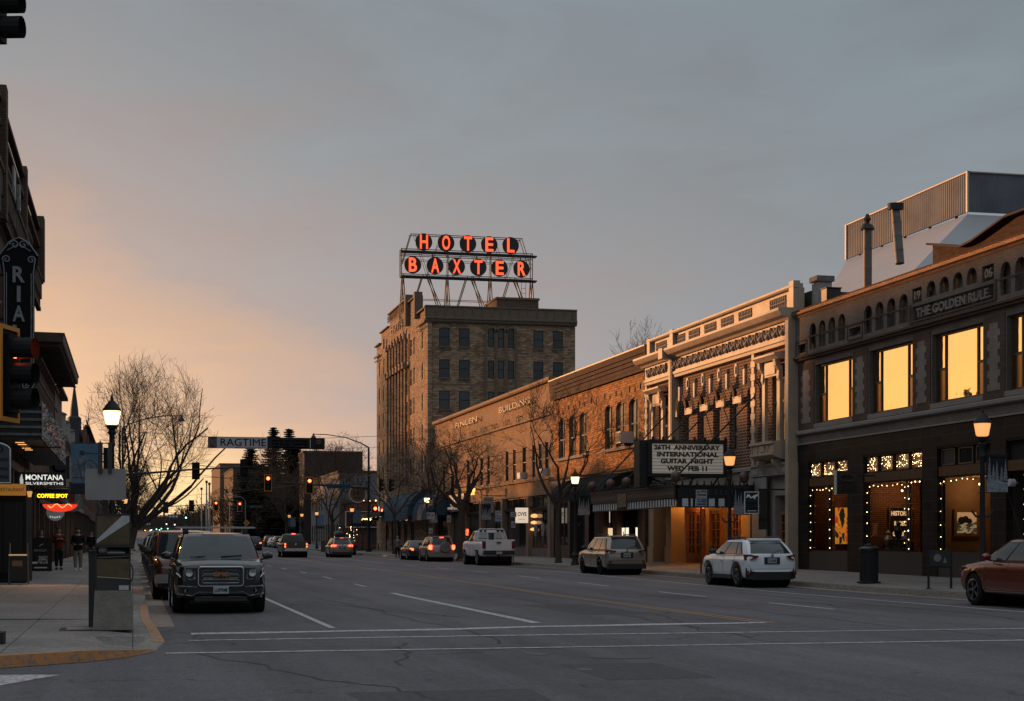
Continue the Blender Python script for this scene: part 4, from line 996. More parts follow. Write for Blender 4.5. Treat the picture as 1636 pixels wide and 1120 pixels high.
for i in range(12):
    s=80.9+10.5*i/11; m.tube([F2.P(s,z+.01,o+.01) for o,z in prof[:12]],.02,5)
B(m,'rib',M_iron,AW)
# ---------------------------------------------------------------- long tan building
BE=thing('tan_building','long tan two-storey building with metal letters and a stepped belt course','building',(26,121,.3))
M_tan=brick('tan_stucco_brick',(.38,.235,.145),(.30,.185,.11),(.25,.155,.095),bw=.4,bh=.14,ms=.008,bump=.4,var=.22)
F3=Fr('R',26.0)
nw_=[(131.9,133.0),(127.0,128.1),(113.3,114.2),(111.0,111.9),(108.0,109.0),(105.4,106.2),(103.6,104.4),(101.9,102.7),(137.5,138.5),(119.5,120.4),(122,122.9)]
mb=MB(); slab(F3,mb,rect(100.65,142.1,4.55,11.75),[rect(a,b,5.75,8.0) for a,b in nw_],-.15,.4); B(mb,'wall',M_tan,BE)
mb=MB(); F3.prof(mb,100.6,142.2,[(-.3,11.75),(.1,11.75),(.16,11.85),(.16,12.02),(-.3,12.05)]); F3.box(mb,100.65,142.1,9.6,9.70,-.0,.10)
F3.box(mb,100.65,142.1,5.5,5.62,.0,.1)
s=101.5
while s<141:
    for a,b,c_,d in ((0,.75,10.12,10.2),(0,.08,9.7,10.12),(.67,.75,9.7,10.12),(.75,1.4,9.86,9.92)): F3.box(mb,s+a,s+b,c_,d,.04,.085)
    s+=3.9
B(mb,'belt_course',mat('dark_tan_trim',(.24,.145,.09),.7,var=.1),BE)
mb=MB(); F3.box(mb,100.65,142.1,4.5,11.6,-.4,-14); B(mb,'roof',M_tar,BE)
mb=MB(); ftext(F3,mb,'FINLEN',127.0,10.95,.14,.6,.06,w=8.6); ftext(F3,mb,'BUILDING',110.3,10.95,.14,.6,.06,w=9.4); B(mb,'metal_letters',mat('brushed_letter_metal',(.34,.25,.18),.6,.1),BE)
for i,(a,b) in enumerate(nw_):
    w_=win(F3,None,a,b,5.75,8.0,-.2,M_glass,M_brown,.05,hs=(6.9,)); w_.parent=BE; w_.location=-Vector(BE.location)
mb=MB()
for i in (4,7): F3.box(mb,nw_[i][0]+.05,nw_[i][1]-.05,5.78,6.2,-.18,.25)
B(mb,'window_unit',mat('pale_unit',(.5,.5,.5),.5),BE)
M_pil=mat('tan_pilaster',(.25,.175,.125),.7,var=.15)
mb=MB()
for a,b in ((100.7,101.3),(106.6,107.2),(114.4,115.0),(121.8,122.5),(127.8,128.4),(134.5,135.2),(141.5,142.1)): F3.box(mb,a,b,.2,4.55,-.4,.05)
B(mb,'pilaster',M_pil,BE)
mb=MB()
for a,b in ((101.3,106.6),(107.2,114.4),(115,121.8)): F3.box(mb,a,b,.2,1.05,-.5,-.1)
B(mb,'stall_riser',mat('worn_grey_panel',(.15,.125,.105),.7,var=.3),BE)
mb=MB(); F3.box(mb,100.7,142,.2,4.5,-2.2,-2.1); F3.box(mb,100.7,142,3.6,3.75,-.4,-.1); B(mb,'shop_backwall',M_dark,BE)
bays=[(101.35,103.9),(103.95,106.55),(107.3,110.7),(110.8,114.3),(115.1,118.4),(118.5,121.7),(122.6,127.7),(128.5,134.4),(135.3,141.4)]
for a,b in bays:
    w_=win(F3,None,a,b,1.05 if b<122 else .5,3.6,-.3,M_glass,M_black,.06); w_.parent=BE; w_.location=-Vector(BE.location)
    w_=win(F3,None,a,b,3.76,4.5,-.3,M_glass,M_black,.05,vs=((a+b)/2,)); w_.parent=BE; w_.location=-Vector(BE.location)
mb=MB(); F3.box(mb,129.5,133.5,4.15,4.9,.05,.15)
sg=thing('shop_sign','dark sign band with pale script lettering on the tan building','sign',F3.P(131,4.6,.3)); O=Vector(sg.location)
m=MB(); F3.box(m,127.2,135,3.9,5.3,.1,.3); relT(m,sg).build('board',M_black,sg)
m=MB(); ftext(F3,m,'Jax',131.6,4.85,.32,.85,.02,w=2.2); ftext(F3,m,'WINES & SPIRITS',131,4.2,.32,.3,.02,w=6); relT(m,sg).build('lettering',mat('pale_script',(.7,.7,.68),.5,emit=(.7,.7,.68),estr=.25),sg)
# shop window glow and dressing in the near bays of the tan building
def dress(label,s,z,kind,o=.0):
    t=thing('mannequin',label,'mannequin',F3.P(s,z,-.32+.03))
    return t
for (s,z,r,label) in ((105.7,3.2,.28,'upper warm glass pendant lamp in the clothing shop window'),(105.85,2.75,.24,'middle warm glass pendant lamp in the clothing shop window'),(106.1,2.3,.22,'lower warm glass pendant lamp in the clothing shop window')):
    t=thing('pendant_lamp',label,'pendant lamp',F3.P(s,z,-.18),0,'pendant lamps in the clothing shop'); m=MB(); m.lathe([(.02,r*.5),(r*.7,r*.3),(r,-.02),(r*.75,-r*.35),(.02,-r*.5)],(0,0,0),12); m.build('shade',mat('amber_glass',(.9,.45,.15),.4,emit=(1,.5,.18),estr=1.1),t,smooth=True); m=MB(); m.tube([(0,0,r*.5),(0,0,3.6-z)],.012,4); m.build('cord',M_black,t)
for (s,label,c_) in ((103.2,'headless mannequin in a pale jacket in the clothing shop window',(.3,.25,.21)),(102.0,'mannequin wearing a grey scarf and coat in the clothing shop window',(.17,.17,.18)),(105.2,'mannequin in a bluish top in the clothing shop window',(.2,.22,.25))):
    t=thing('mannequin',label,'mannequin',F3.P(s,1.1,-.17),0,'mannequins in the clothing shop'); m=MB(); m.tube([(0,0,.75),(0,.02,1.0),(0,0,1.35),(0,0,1.5),(0,0,1.56)],[.14,.12,.18,.12,.05],10); m.tube([(0,.17,1.42),(0,.24,1.1),(-.05,.2,.85)],[.06,.05,.03],7); m.tube([(0,-.17,1.42),(0,-.24,1.1),(-.05,-.2,.85)],[.06,.05,.03],7)
    m.build('torso',mat('mannequin_%s'%s,c_,.7,var=.3,vscale=6),t,smooth=True); m=MB(); m.tube([(0,.08,.75),(0,.08,.4),(0,.08,.02)],[.09,.06,.04],7); m.tube([(0,-.08,.75),(0,-.1,.4),(-.04,-.1,.02)],[.09,.06,.04],7); m.build('legs',mat('mannequin_leg',(.12,.1,.09),.7),t,smooth=True)
t=thing('neon_sign','red neon sign glowing in a dark shop window behind the street tree','neon sign',F3.P(127.4,2.2,-.05)); m=MB()
q=text_mb('OPEN'[:2],.7,.02); m.add([(-.02,-x*.9,y) for x,y,zz in q.v],q.f); m.build('tubes',mat('red_neon',(1,.1,.03),.4,emit=(1,.10,.03),estr=7),t); m=MB(); m.box(.0,.02,-.6,.6,-.4,.42); m.build('backing',M_black,t)
t=thing('hanging_sign','square cream shop sign lit from within, hung over the pavement by the clothing shop','sign',(24.9,104.0,3.2)); m=MB(); m.box(-.42,.42,-.06,.06,-.5,.5); m.build('panel',mat('cream_lit_panel',(.8,.72,.6),.5,emit=(.9,.7,.52),estr=.7),t); m=MB(); ftext(Fr('S',-.06),m,'CVYE',0,.08,.01,.34,.01,w=.6,bold=.01); ftext(Fr('S',-.06),m,'store',0,-.25,.01,.14,.01,w=.4); m.build('lettering',M_black,t); m=MB(); m.box(-.5,1.1,-.03,.03,.52,.57); m.build('bracket',M_iron,t)
# ---------------------------------------------------------------- hotel
HO=thing('hotel_building','seven-storey tan brick hotel with a stepped parapet, seen corner on','building',(33,162,.3))
M_hb=brick('hotel_tan_brick',(.50,.34,.23),(.21,.13,.08),(.19,.13,.09),bw=.44,bh=.15,ms=.02,bump=.6,var=.22)
M_ht=mat('hotel_stone_trim',(.17,.125,.095),.75,var=.15)
FH=Fr('R',26.0); FSd=Fr('S',146.3)
def HB(mb,name,m,**k): return B(mb,name,m,HO,**k)
rows=[(19.33,21.0),(16.47,18.12),(13.6,15.25),(10.74,12.35),(7.88,9.48),(5.0,6.6)]
outl=[(146.3,.2),(178.1,.2),(178.1,22.7),(174.7,22.7),(174.7,23.9),(168.9,23.9),(168.9,25.1),(156.6,25.1),(156.6,24.6),(151,24.6),(151,22.75),(146.3,22.75)]
fh=[]; fwin=[]
for z0_,z1_ in rows:
    for a in (148.5,153.1,155.0,170.0,172.3,175.5): fh.append(rect(a,a+.95,z0_,z1_)); fwin.append((a,a+.95,z0_,z1_))
cols=[157.9,159.8,161.7,163.6,165.5,167.3]
for a in cols:
    fh.append(arch(a-.62,a+.62,19.0,22.35)); fwin.append((a-.62,a+.62,19.0,22.35))
    for z0_,z1_ in ((15.7,18.4),(12.8,15.2),(9.9,12.3),(7.1,9.4)): fh.append(rect(a-.55,a+.55,z0_,z1_)); fwin.append((a-.55,a+.55,z0_,z1_))
for a in (154.5,158.5,162.5,166.5,170.5): fh.append(arch(a-1.0,a+1.0,.4,6.0)); fwin.append((a-1.0,a+1.0,.4,6.0))
fh=[h for h in fh if not (h[0][1] in (5.0,) and 153<h[0][0]<172)]
mb=MB(); slab(FH,mb,outl,fh,-.2,.4)
swx=[(27.29,28.28),(29.15,30.15),(36.18,37.14),(38.04,39.0)]; tri=[(31.88,32.44),(32.8,33.39),(33.74,34.34)]
sh=[]; swin=[]
for i,(z0_,z1_) in enumerate(rows):
    for a,b in swx: sh.append(rect(a,b,z0_,z1_)); swin.append((a,b,z0_,z1_))
    for a,b in tri:
        if i==0: sh.append(arch(a,b,z0_,z1_+.05))
        else: sh.append(rect(a,b,z0_,z1_))
        swin.append((a,b,z0_,z1_+(.05 if i==0 else 0)))
slab(FSd,mb,rect(26.42,40.2,.2,22.4),sh,-.2,.4)
HB(mb,'wall',M_hb)
mb=MB(); mb.box(26.5,40.1,146.8,177.5,1,22.2); HB(mb,'core',M_dark)
mb=MB(); mb.box(26.4,40.2,146.75,178,22.2,22.5); HB(mb,'roof',M_tar)
for (a,b,c_,d) in fwin:
    if c_==5.0 and 153<a<172: continue
    w_=win(FH,None,a,b,c_,d,-.22,M_glass,M_iron,.05,hs=((c_+d)/2,)); w_.parent=HO; w_.location=-Vector(HO.location)
for (a,b,c_,d) in swin:
    w_=win(FSd,None,a,b,c_,d,-.2,M_glass,M_iron,.06,hs=((c_+d)/2,)); w_.parent=HO; w_.location=-Vector(HO.location)
mb=MB()
FSd.prof(mb,25.95,40.3,[(-.4,21.5),(.05,21.5),(.12,21.62),(.12,21.72),(.22,21.8),(.22,21.95),(.08,22.0),(.08,22.85),(.16,22.9),(.16,23.02),(-.4,23.05)])
for i in range(17): x=26.1+i*.86; FSd.box(mb,x,x+.09,22.0,22.85,.05,.14)
for a,b in ((146.3,151),(174.7,178.1)):
    FH.prof(mb,a,b,[(-.4,22.75),(.1,22.78),(.1,22.9),(-.4,22.95)]); FH.box(mb,a,b,21.5,21.72,.0,.12); FH.box(mb,a,b,21.1,21.2,.0,.08)
FH.box(mb,156.6,168.9,25.1,25.22,-.42,.06); FH.box(mb,151,156.6,24.6,24.7,-.42,.06); FH.box(mb,168.9,174.7,23.9,24,-.42,.06)
for a,zt_ in ((151.1,24.9),(156.4,25.4)): mb.box(25.75,26.5,a-.35,a+.35,22.4,zt_)
for a,b in swx:
    for z0_,_ in rows: FSd.box(mb,a-.08,b+.08,z0_-.13,z0_,-.1,.07)
for (x0_,x1_) in ((31.5,31.72),(32.5,32.74),(33.45,33.68),(34.4,34.62)): FSd.box(mb,x0_,x1_,9,20.6,.0,.09)
for a,b in tri:
    c=(a+b)/2; n=10
    for i in range(n):
        t0,t1=math.pi*i/n,math.pi*(i+1)/n; r0,r1=.36,.55
        mb.poly([FSd.P(c+r0*math.cos(t0),20.75+r0*math.sin(t0),.0),FSd.P(c+r1*math.cos(t0),20.75+r1*math.sin(t0),.0),FSd.P(c+r1*math.cos(t1),20.75+r1*math.sin(t1),.0),FSd.P(c+r0*math.cos(t1),20.75+r0*math.sin(t1),.0)],(0,-.1,0))
HB(mb,'stone_trim',M_ht)
# ribs of the central bay and balconettes
mb=MB()
for i in range(7):
    a=156.95+i*1.895; FH.box(mb,a-.22,a+.22,6.8,21.4,.0,.22); FH.box(mb,a-.26,a+.26,21.2,21.7,.0,.36); FH.box(mb,a-.26,a+.26,18.3,18.9,.0,.45)
FH.box(mb,156.6,168.8,18.4,18.75,.0,.3)
for i in range(15): a=156.9+i*.82; FH.box(mb,a,a+.12,24.2,24.9,.0,.09)
HB(mb,'pilaster',M_hb)
mb=MB(); ftext(FH,mb,'HOTEL',162.6,23.2,.03,1.0,.1,w=7.5);  FH.box(mb,171,171.5,21.9,22.9,.0,.2); HB(mb,'relief_lettering',mat('pale_relief',(.4,.3,.2),.7))
mb=MB(); mb.box(34.6,38.8,155,160,22.5,25.1); HB(mb,'lift_housing',brick('housing_brick',(.17,.10,.07),(.14,.085,.06),(.13,.1,.08),bw=.3,bh=.1))
mb=MB(); mb.box(34.5,38.9,154.9,160.1,25.1,25.3); HB(mb,'lift_housing_coping',M_ht)
t=thing('rooftop_unit','pale metal ventilation box on the hotel roof beside the sign legs','ventilation unit',(33.6,157,22.5)); m=MB(); m.box(-.6,.6,-.5,.5,0,1.5); m.build('box',mat('galvanised',(.32,.34,.36),.4,.5),t); m=MB(); m.box(-.66,.66,-.56,.56,1.5,1.58); m.build('lid',mat('galvanised',(.3,.3,.3),.4),t)
# entrance canopy, blue awnings at the foot of the hotel
t=thing('entrance_canopy','flat black canopy with downlights over the hotel entrance','canopy',(24.6,166,3.9)); m=MB(); m.box(-1.2,1.4,-9,9,0,.45); m.build('slab',M_iron,t); m=MB(); [m.lathe([(.08,-.02),(.08,0)],(-1,y,-.03),8) for y in (-8,-5,-2,1,4,7)]; m.build('downlight',M_tw2,t)
M_blue=mat('slate_blue_canvas',(.045,.082,.115),.8,var=.2)
def blue_awn(label,s0,s1,z0,z1,dp):
    t=thing('awning',label,'awning',F3.P((s0+s1)/2,z0,0),0,'blue awnings'); m=MB(); pr=[(.02,z1)]+[(dp*math.sin(a*math.pi/16),z0+.4+(z1-z0-.4)*math.cos(a*math.pi/16)) for a in range(1,9)]+[(dp,z0),(dp-.04,z0),(dp-.04,z0+.38),(.02,z0+.4)]
    F3.prof(m,s0,s1,pr); relT(m,t).build('canvas',M_blue,t); m=MB(); [m.tube([F3.P(s0+(s1-s0)*k/4,z+.01,o+.01) for o,z in pr[:9]],.02,4) for k in range(5)]; relT(m,t).build('rib',mat('darker_rib',(.03,.05,.07),.8),t)
blue_awn('large slate blue domed awning at the foot of the hotel',143.0,158.5,3.4,6.1,2.2); blue_awn('smaller slate blue awning beside the tan building',134.5,142.4,3.3,5.6,1.9)
# rooftop sign
SG=thing('rooftop_sign','steel-framed rooftop sign with red neon HOTEL BAXTER letters on black discs','sign',(32.8,160,22.5)); O=Vector(SG.location)
M_disc=mat('black_disc',(.016,.015,.015),.5); M_red=mat('red_neon_letter',(1,.1,.04),.4,emit=(1,.075,.022),estr=2.1); M_steel=mat('rusty_steel_frame',(.17,.13,.105),.6,.3,var=.3); M_neon2=mat('orange_neon_core',(1,.3,.1),.4,emit=(1,.22,.05),estr=5)
def T(*pts,r=.045): 
    m_.tube([tuple(Vector(p)-O) for p in pts],r,5)
m_=MB()
for dy in (0,.9):
    Y=160+dy
    T((26,Y,30.55),(39.4,Y,30.55)); T((26,Y,28.05),(39.45,Y,28.05)); T((26.9,Y,32.05),(38.4,Y,32.05)); T((26,Y,30.0),(39.4,Y,30.0)); T((26,Y,25.6),(39.5,Y,25.6),r=.03); T((26,Y,29.5),(39.4,Y,29.5),r=.025)
    T((26.0,Y,30.6),(26.0,Y,27.8),r=.06); T((39.4,Y,30.6),(39.4,Y,27.8),r=.06)
    T((26.1,Y,29.0),(27.0,Y,32.05)); T((39.3,Y,29.0),(38.3,Y,32.05))
    for x in (28.7,31.4,34.1,36.8): 
        T((x-1.35,Y,32.05),(x,Y,28.05),r=.03); T((x+1.35,Y,32.05),(x,Y,28.05),r=.03)
    for x in (26.2,30.7,35.1,39.4): T((x,Y,28),(x-.35,Y,22.5),r=.06); T((x,Y,28),(x+.35,Y,22.5),r=.06)
    for x in (28.5,33.0,37.4):
        T((x-.3,Y,28),(x-2.0,Y,22.5),r=.055); T((x+.3,Y,28),(x+2.0,Y,22.5),r=.055); T((x+.1,Y,28.1),(x+2.6,Y,22.5),r=.045)
for x in (26,30.7,35.1,39.4):
    T((x,160,25.6),(x,160.9,25.6),r=.03); T((x,160,30.55),(x,160.9,30.55),r=.03); T((x,160,32.05) if 26.5<x<39 else (x,160,28),(x,160.9,28),r=.03)
for x in (30.7,35.1): T((x,160,28),(x,160,30.6),r=.07)
m_.build('steel_frame',M_steel,SG)
m_=MB(); 
for z in (30.25,27.75): T((25.9,159.7,z),(39.8,159.7,z),r=.09); T((25.9,160.2,z-.05),(39.8,160.2,z-.05),r=.07)
for x in (29,33.5,38): T((x,159.6,30.25),(x,159.2,29.75),r=.06)
m_.build('catwalk_rail',M_iron,SG)
m_=MB(); 
for i in range(10): T((38.2+.02*i,160.5,22.6+i*.5),(38.65+.02*i,160.5,22.6+i*.5),r=.02)
T((38.2,160.5,22.5),(38.4,160.5,27.8),r=.03); T((38.65,160.5,22.5),(38.85,160.5,27.8),r=.03); m_.build('ladder',M_steel,SG)
for xs_,z,wd in (((28.23,30.48,32.71,34.9,37.1),31.27,'HOTEL'),((27.12,29.37,31.56,33.77,35.96,38.23),28.95,'BAXTER')):
    for x,ch in zip(xs_,wd):
        m=MB(); m.lathe([(.80,-.06),(.86,-.05),(.86,.06),(.80,.07)],(x-O.x,159.85-O.y,z-O.z),32,'y'); d=m.build('disc',M_disc,SG)
        m=MB(); q=text_mb(ch,1.95,.05,w=(.80 if ch not in 'L' else .74),bold=.035); m.add([(x-O.x+a,159.72-O.y+c_,z-O.z+b) for a,b,c_ in q.v],q.f); lt=m.build('neon_letter',M_red,d)
# ================================================================ left side of the street
RI=thing('brick_building','tall brown brick theatre block with corbelled cornice at the left edge','building',(-4.4,66,.2))
def BL(mb,name,m,t,**k): return B(mb,name,m,t,**k)
M_rb=brick('rialto_brown_brick',(.17,.11,.075),(.125,.082,.058),(.10,.08,.065),bw=.24,bh=.08,bump=.6)
FL_=Fr('L',-4.4)
ho=[arch(a,a+1.5,8.3,11.9) for a in (52,55,60.5,63.5,66.5,71,74,77)]
mb=MB(); slab(FL_,mb,rect(31,81.4,.1,16.4),ho+[rect(47,80,.3,4.6)],-.2,.4); BL(mb,'wall',M_rb,RI)
mb=MB(); FL_.box(mb,31,81.4,.1,16.2,-.5,-14); BL(mb,'roof',M_tar,RI)
mb=MB()
for a,z,b,o_ in ((46,16.35,81.5,.12),(46,15.5,81.5,.10),(46,13.9,81.5,.22),(46,13.55,81.5,.14),(46,12.6,81.5,.10)): FL_.box(mb,a,b,z,z+.16,-.1,o_)
FL_.box(mb,80.5,81.6,14.0,17.0,-.4,.28); FL_.box(mb,57.2,58.0,12.4,16.9,-.1,.26); FL_.box(mb,69,69.8,12.4,16.8,-.1,.2)
s=46.2
while s<81: FL_.box(mb,s,s+.28,13.1,13.9,0,.17); FL_.box(mb,s+.05,s+.22,12.76,13.1,0,.1); s+=.5
BL(mb,'cornice',brick('rialto_corbel',(.15,.10,.07),(.11,.075,.055),(.05,.04,.035),bw=.24,bh=.08,bump=.6),RI)
for a in (52,55,60.5,63.5,66.5,71,74,77):
    w_=win(FL_,None,a,a+1.5,8.3,11.9,-.25,M_glass,M_brown,.07,vs=(a+.75,),hs=(10.2,)); w_.parent=RI; w_.location=-Vector(RI.location)
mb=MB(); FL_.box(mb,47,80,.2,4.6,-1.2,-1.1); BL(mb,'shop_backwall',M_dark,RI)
mb=MB()
for a in (47,51.5,56,60.5,65,69.5,74,79): FL_.box(mb,a,a+.5,.2,4.6,-.6,-.05)
FL_.box(mb,47,80,4.3,4.6,-.6,-.02); BL(mb,'shopfront_frame',M_brown,RI)
for a in (51.9+4.5*i for i in range(6)):
    w_=win(FL_,None,a,a+3.9,.6,4.3,-.5,M_glass,M_black,.06,vs=(a+1.9,)); w_.parent=RI; w_.location=-Vector(RI.location)
mb=MB(); FL_.box(mb,62.2,63.4,13.2,15.3,.1,.16); ftext(FL_,mb,'B',62.8,14.2,.3,1.4,.1); BL(mb,'wall_ornament',mat('weathered_zinc',(.23,.23,.24),.5,.4,var=.3,vscale=4),RI)
bk=thing('shade_block','unseen added block behind the left-hand shops that keeps sun off the tan shop','building',(-24,107,0)); m=MB(); m.box(-6,5.4,-14,15,0,16.5); m.build('wall',M_rb,bk); m=MB(); m.box(-6.2,5.6,-14.2,15.2,16.5,16.62); m.build('coping',M_grd,bk)  # unseen block, added to keep the low sun off the tan brick shop
# blade sign
BS=thing('blade_sign','black vertical blade sign with pale scrollwork and the letters RIALTO on the left building','sign',(-3.75,57.5,6.6)); O=Vector(BS.location)
pts=[(-.5,.75),(-.62,.55),(-.62,.35),(-.4,.05),(0,-.12),(.4,.05),(.62,.35),(.62,.55),(.5,.75),(.5,4.0),(.62,4.3),(.64,4.62),(.45,4.85),(.3,5.05),(0,5.22),(-.3,5.05),(-.45,4.85),(-.64,4.62),(-.62,4.3),(-.5,4.0)]
m=MB(); m.poly([(x,-.14,z) for x,z in pts],(0,.28,0)); m.build('panel',mat('dull_black_enamel',(.014,.014,.015),.75),BS)
M_sil=mat('weathered_silver_trim',(.33,.36,.40),.6,.0,var=.25,vscale=6)
m=MB()
for sgn in (-1,1):
    for x in (.40,.47): m.tube([(sgn*x,-.16,.8),(sgn*x,-.16,4.0)],.016,5)
    sp=[(sgn*(.47+.06*t/8),-.16,4.0+.5*t/8) for t in range(9)]; m.tube(sp,.02,5)
    for cx_,cz,r0,dr in ((.40,4.45,.14,1),(.14,4.95,.16,1),(.42,.45,.13,-1),(.2,.22,.12,-1)):
        m.tube([(sgn*(cx_+r0*(1-i/16)*math.cos(i*.62)),-.16,cz+dr*r0*(1-i/16)*math.sin(i*.62)) for i in range(14)],.022,5)
m.tube([(-.62,-.16,4.6),(-.3,-.16,5.05),(0,-.16,5.2),(.3,-.16,5.05),(.62,-.16,4.6)],.022,5); m.tube([(-.38,-.16,4.75),(0,-.16,4.98),(.38,-.16,4.75)],.018,5)
m.tube([(-.62,-.16,.45),(-.4,-.16,.07),(0,-.16,-.1),(.4,-.16,.07),(.62,-.16,.45)],.022,5)
m.build('scroll_trim',M_sil,BS)
m=MB()
for i,ch in enumerate('RIALTO'):
    q=text_mb(ch,.74,.04,w=(.40 if ch!='I' else .12),bold=.018); m.add([(x,-.17+z,3.95-i*.66+y) for x,y,z in q.v],q.f)
m.build('lettering',M_sil,BS)
m=MB(); [m.box(-.75,-.5,-.04,.04,z,z+.08) for z in (.8,2.4,3.9)]; m.build('bracket',M_iron,BS)
# theatre marquee
MQ=thing('theatre_marquee','banded metal theatre marquee with bulb-lined edge and small red neon bars, left building','marquee',(-3.7,68,5)); O=Vector(MQ.location)
m=MB(); m.box(-.7,.62,-10,9.6,0,1.35); m.build('body',M_black,MQ)
m=MB()
for z in (.15,.4,.66,.92,1.16): m.box(-.7,.66,-10.05,9.65,z,z+.085)
m.build('metal_band',mat('streaky_steel_band',(.20,.20,.21),.4,.5,var=.4,vscale=5),MQ)
m=MB(); rr=random.Random(3); m.box(.655,.685,-10,9.6,.03,1.32)
for i in range(260):
    y=rr.uniform(-9.9,9.5); z=rr.uniform(.05,1.3); m.tube([(.66,y,z),(.66+rr.uniform(.03,.16),y+rr.uniform(-.3,.3),z+rr.uniform(-.2,.2))],.02,4)
m.build('sculpted_edge',mat('tarnished_silver',(.22,.215,.21),.45,.5,var=.4,vscale=7),MQ)
m=MB(); [m.box(-.45+.3*(i%3),-.3+.3*(i%3)+.12,-10.07,-10.05,1.22,1.26) for i in range(3)]; [m.box(.67,.69,y,y+.5,.55,.9) for y in (-7,-4.5,-2,1,4)]; m.build('neon_bar',mat('dim_red_neon',(.5,.12,.06),.5,emit=(1,.18,.06),estr=.25),MQ)
m=MB(); [m.box(-.3,-.0,y,y+.12,-.02,0) for y in (-8.6,-7.4,-6.2,-5,-3.8)]; m.build('soffit_lamp',mat('soffit_glow',(1,.6,.3),.5,emit=(1,.45,.15),estr=1.3),MQ)
# building with the great overhanging cornice
CB=thing('brick_building','brown brick building under a very deep flat overhanging cornice, left of the street','building',(-4.4,90,.2))
M_cbb=brick('plain_brown_brick',(.155,.10,.07),(.12,.08,.058),(.13,.10,.08),bw=.24,bh=.08,bump=.5)
ho=[rect(a,a+1.0,6.3,8.8) for a in (82.5,84.2,85.9,88.6,90.3,92,94.7,96.4,98.1,103.2,106.2)]
mb=MB(); slab(FL_,mb,rect(81.45,101.4,4.4,10.9),[h for h in ho if h[0][0]<100],-.2,.4); BL(mb,'wall',M_cbb,CB)
mb=MB(); FL_.box(mb,81.5,101.4,.2,10.8,-1.1,-14); BL(mb,'roof',M_tar,CB)
mb=MB(); FL_.prof(mb,79.8,101.4,[(-.5,10.95),(1.16,10.95),(1.2,11.05),(1.2,11.3),(1.26,11.38),(-.5,11.4)]); BL(mb,'cornice',mat('cornice_brown_paint',(.105,.078,.062),.6,var=.2),CB)
mb=MB(); s=80
while s<101.2: FL_.box(mb,s,s+.22,10.72,10.95,-.0,1.05); s+=.9
FL_.box(mb,81.5,101.4,10.3,10.45,0,.12); FL_.box(mb,81.5,101.4,9.2,9.3,0,.06); FL_.box(mb,81.5,101.4,5.9,6.05,0,.1); BL(mb,'cornice_bracket',mat('cornice_brown_dark',(.07,.052,.042),.6),CB)
for h in ho[:9]: w_=win(FL_,None,h[0][0],h[1][0],6.3,8.8,-.22,M_glass,M_brown,.05,hs=(7.5,)); w_.parent=CB; w_.location=-Vector(CB.location)
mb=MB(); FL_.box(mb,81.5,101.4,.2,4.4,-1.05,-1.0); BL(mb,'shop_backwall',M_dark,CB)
mb=MB(); [FL_.box(mb,a,a+.45,.2,4.4,-.5,.02) for a in (81.5,86.3,91.2,96,100.9)]; FL_.box(mb,81.5,101.4,3.4,3.62,-.5,.05); BL(mb,'shopfront_frame',mat('timber_brown',(.10,.06,.04),.6,var=.3),CB)
for a in (82,86.8,91.7,96.5): w_=win(FL_,None,a,a+4.2,.7,3.4,-.3,M_glass,M_brown,.06,vs=(a+2.1,)); w_.parent=CB; w_.location=-Vector(CB.location)
def simple_left(nm,label,y0,y1,h,mt,winrows,fl=4.0,lit=None,roof=None,X=-4.4,seed=1):
    t=thing(nm,label,'building',(X,(y0+y1)/2,gz(y0))); f=Fr('L',X); z0=gz(y0); r=random.Random(seed)
    ho=[]; a=y0+1.2
    while a+1.1<y1-.6:
        for zb,zt in winrows: ho.append(rect(a,a+1.1,z0+zb,z0+zt))
        a+=2.3+r.uniform(0,.5)
    m=MB(); slab(f,m,rect(y0,y1,z0+fl,z0+h),ho,-.15,.3); B(m,'wall',mt,t)
    m=MB(); f.box(m,y0,y1,z0-.2,z0+h-.3,-.9,-13); B(m,'roof',M_tar,t)
    m=MB(); f.box(m,y0,y1,z0+h,z0+h+.2,-.3,.25); f.box(m,y0,y1,z0+fl-.2,z0+fl+.1,-.2,.15); B(m,'cornice',M_stone if seed%2 else M_grd,t)
    for q in ho: w_=win(f,None,q[0][0],q[1][0],q[0][1],q[2][1],-.18,M_glass,M_brown,.05,hs=((q[0][1]+q[2][1])/2,)); w_.parent=t; w_.location=-Vector(t.location)
    m=MB(); f.box(m,y0,y1,z0,z0+fl,-.85,-.8); B(m,'shop_backwall',M_dark,t)
    m=MB(); a=y0
    while a<y1: f.box(m,a,a+.35,z0,z0+fl,-.5,.0); a+=4.1
    B(m,'shopfront_frame',M_brown,t)
    if lit:
        for a,b,zb,zt in lit: m=MB(); f.box(m,a,b,z0+zb,z0+zt,-.3,-.25); B(m,'lit_window',mat('shop_glow',(1,.6,.3),.5,emit=(1,.5,.2),estr=.9),t)
    return t
simple_left('brick_building','narrow tan brick building just past the deep cornice on the left',101.45,111.3,10.6,M_grb,[(5.9,8.2)],seed=2,lit=[(102.5,103.2,.4,2.9),(107.5,108.2,.4,2.6)])
mt_=mat('pale_render',(.30,.28,.26),.8,var=.15)
t=simple_left('mansard_building','pale rendered building with a grey sloping roof and a dormer on the left',111.35,150,8.0,mt_,[(5.0,6.9)],seed=3,lit=[(118,118.8,.4,2.8),(126,126.9,.4,2.6)])
m=MB(); f=Fr('L',-4.4); f.prof(m,111.35,150,[(.1,8.2),(-.2,8.3),(-1.3,9.9),(-4,9.9),(-4,8.2)]); B(m,'roof_slope',mat('slate_grey_metal',(.13,.14,.155),.5,.2,var=.2),t)
for y_ in (115,123,133): m=MB(); f.box(m,y_,y_+1.6,8.5,10.2,-.1,-2); f.prof(m,y_-.15,y_+1.75,[(.0,10.2),(-1,10.6),(-2,10.2)]); B(m,'dormer',mt_,t)
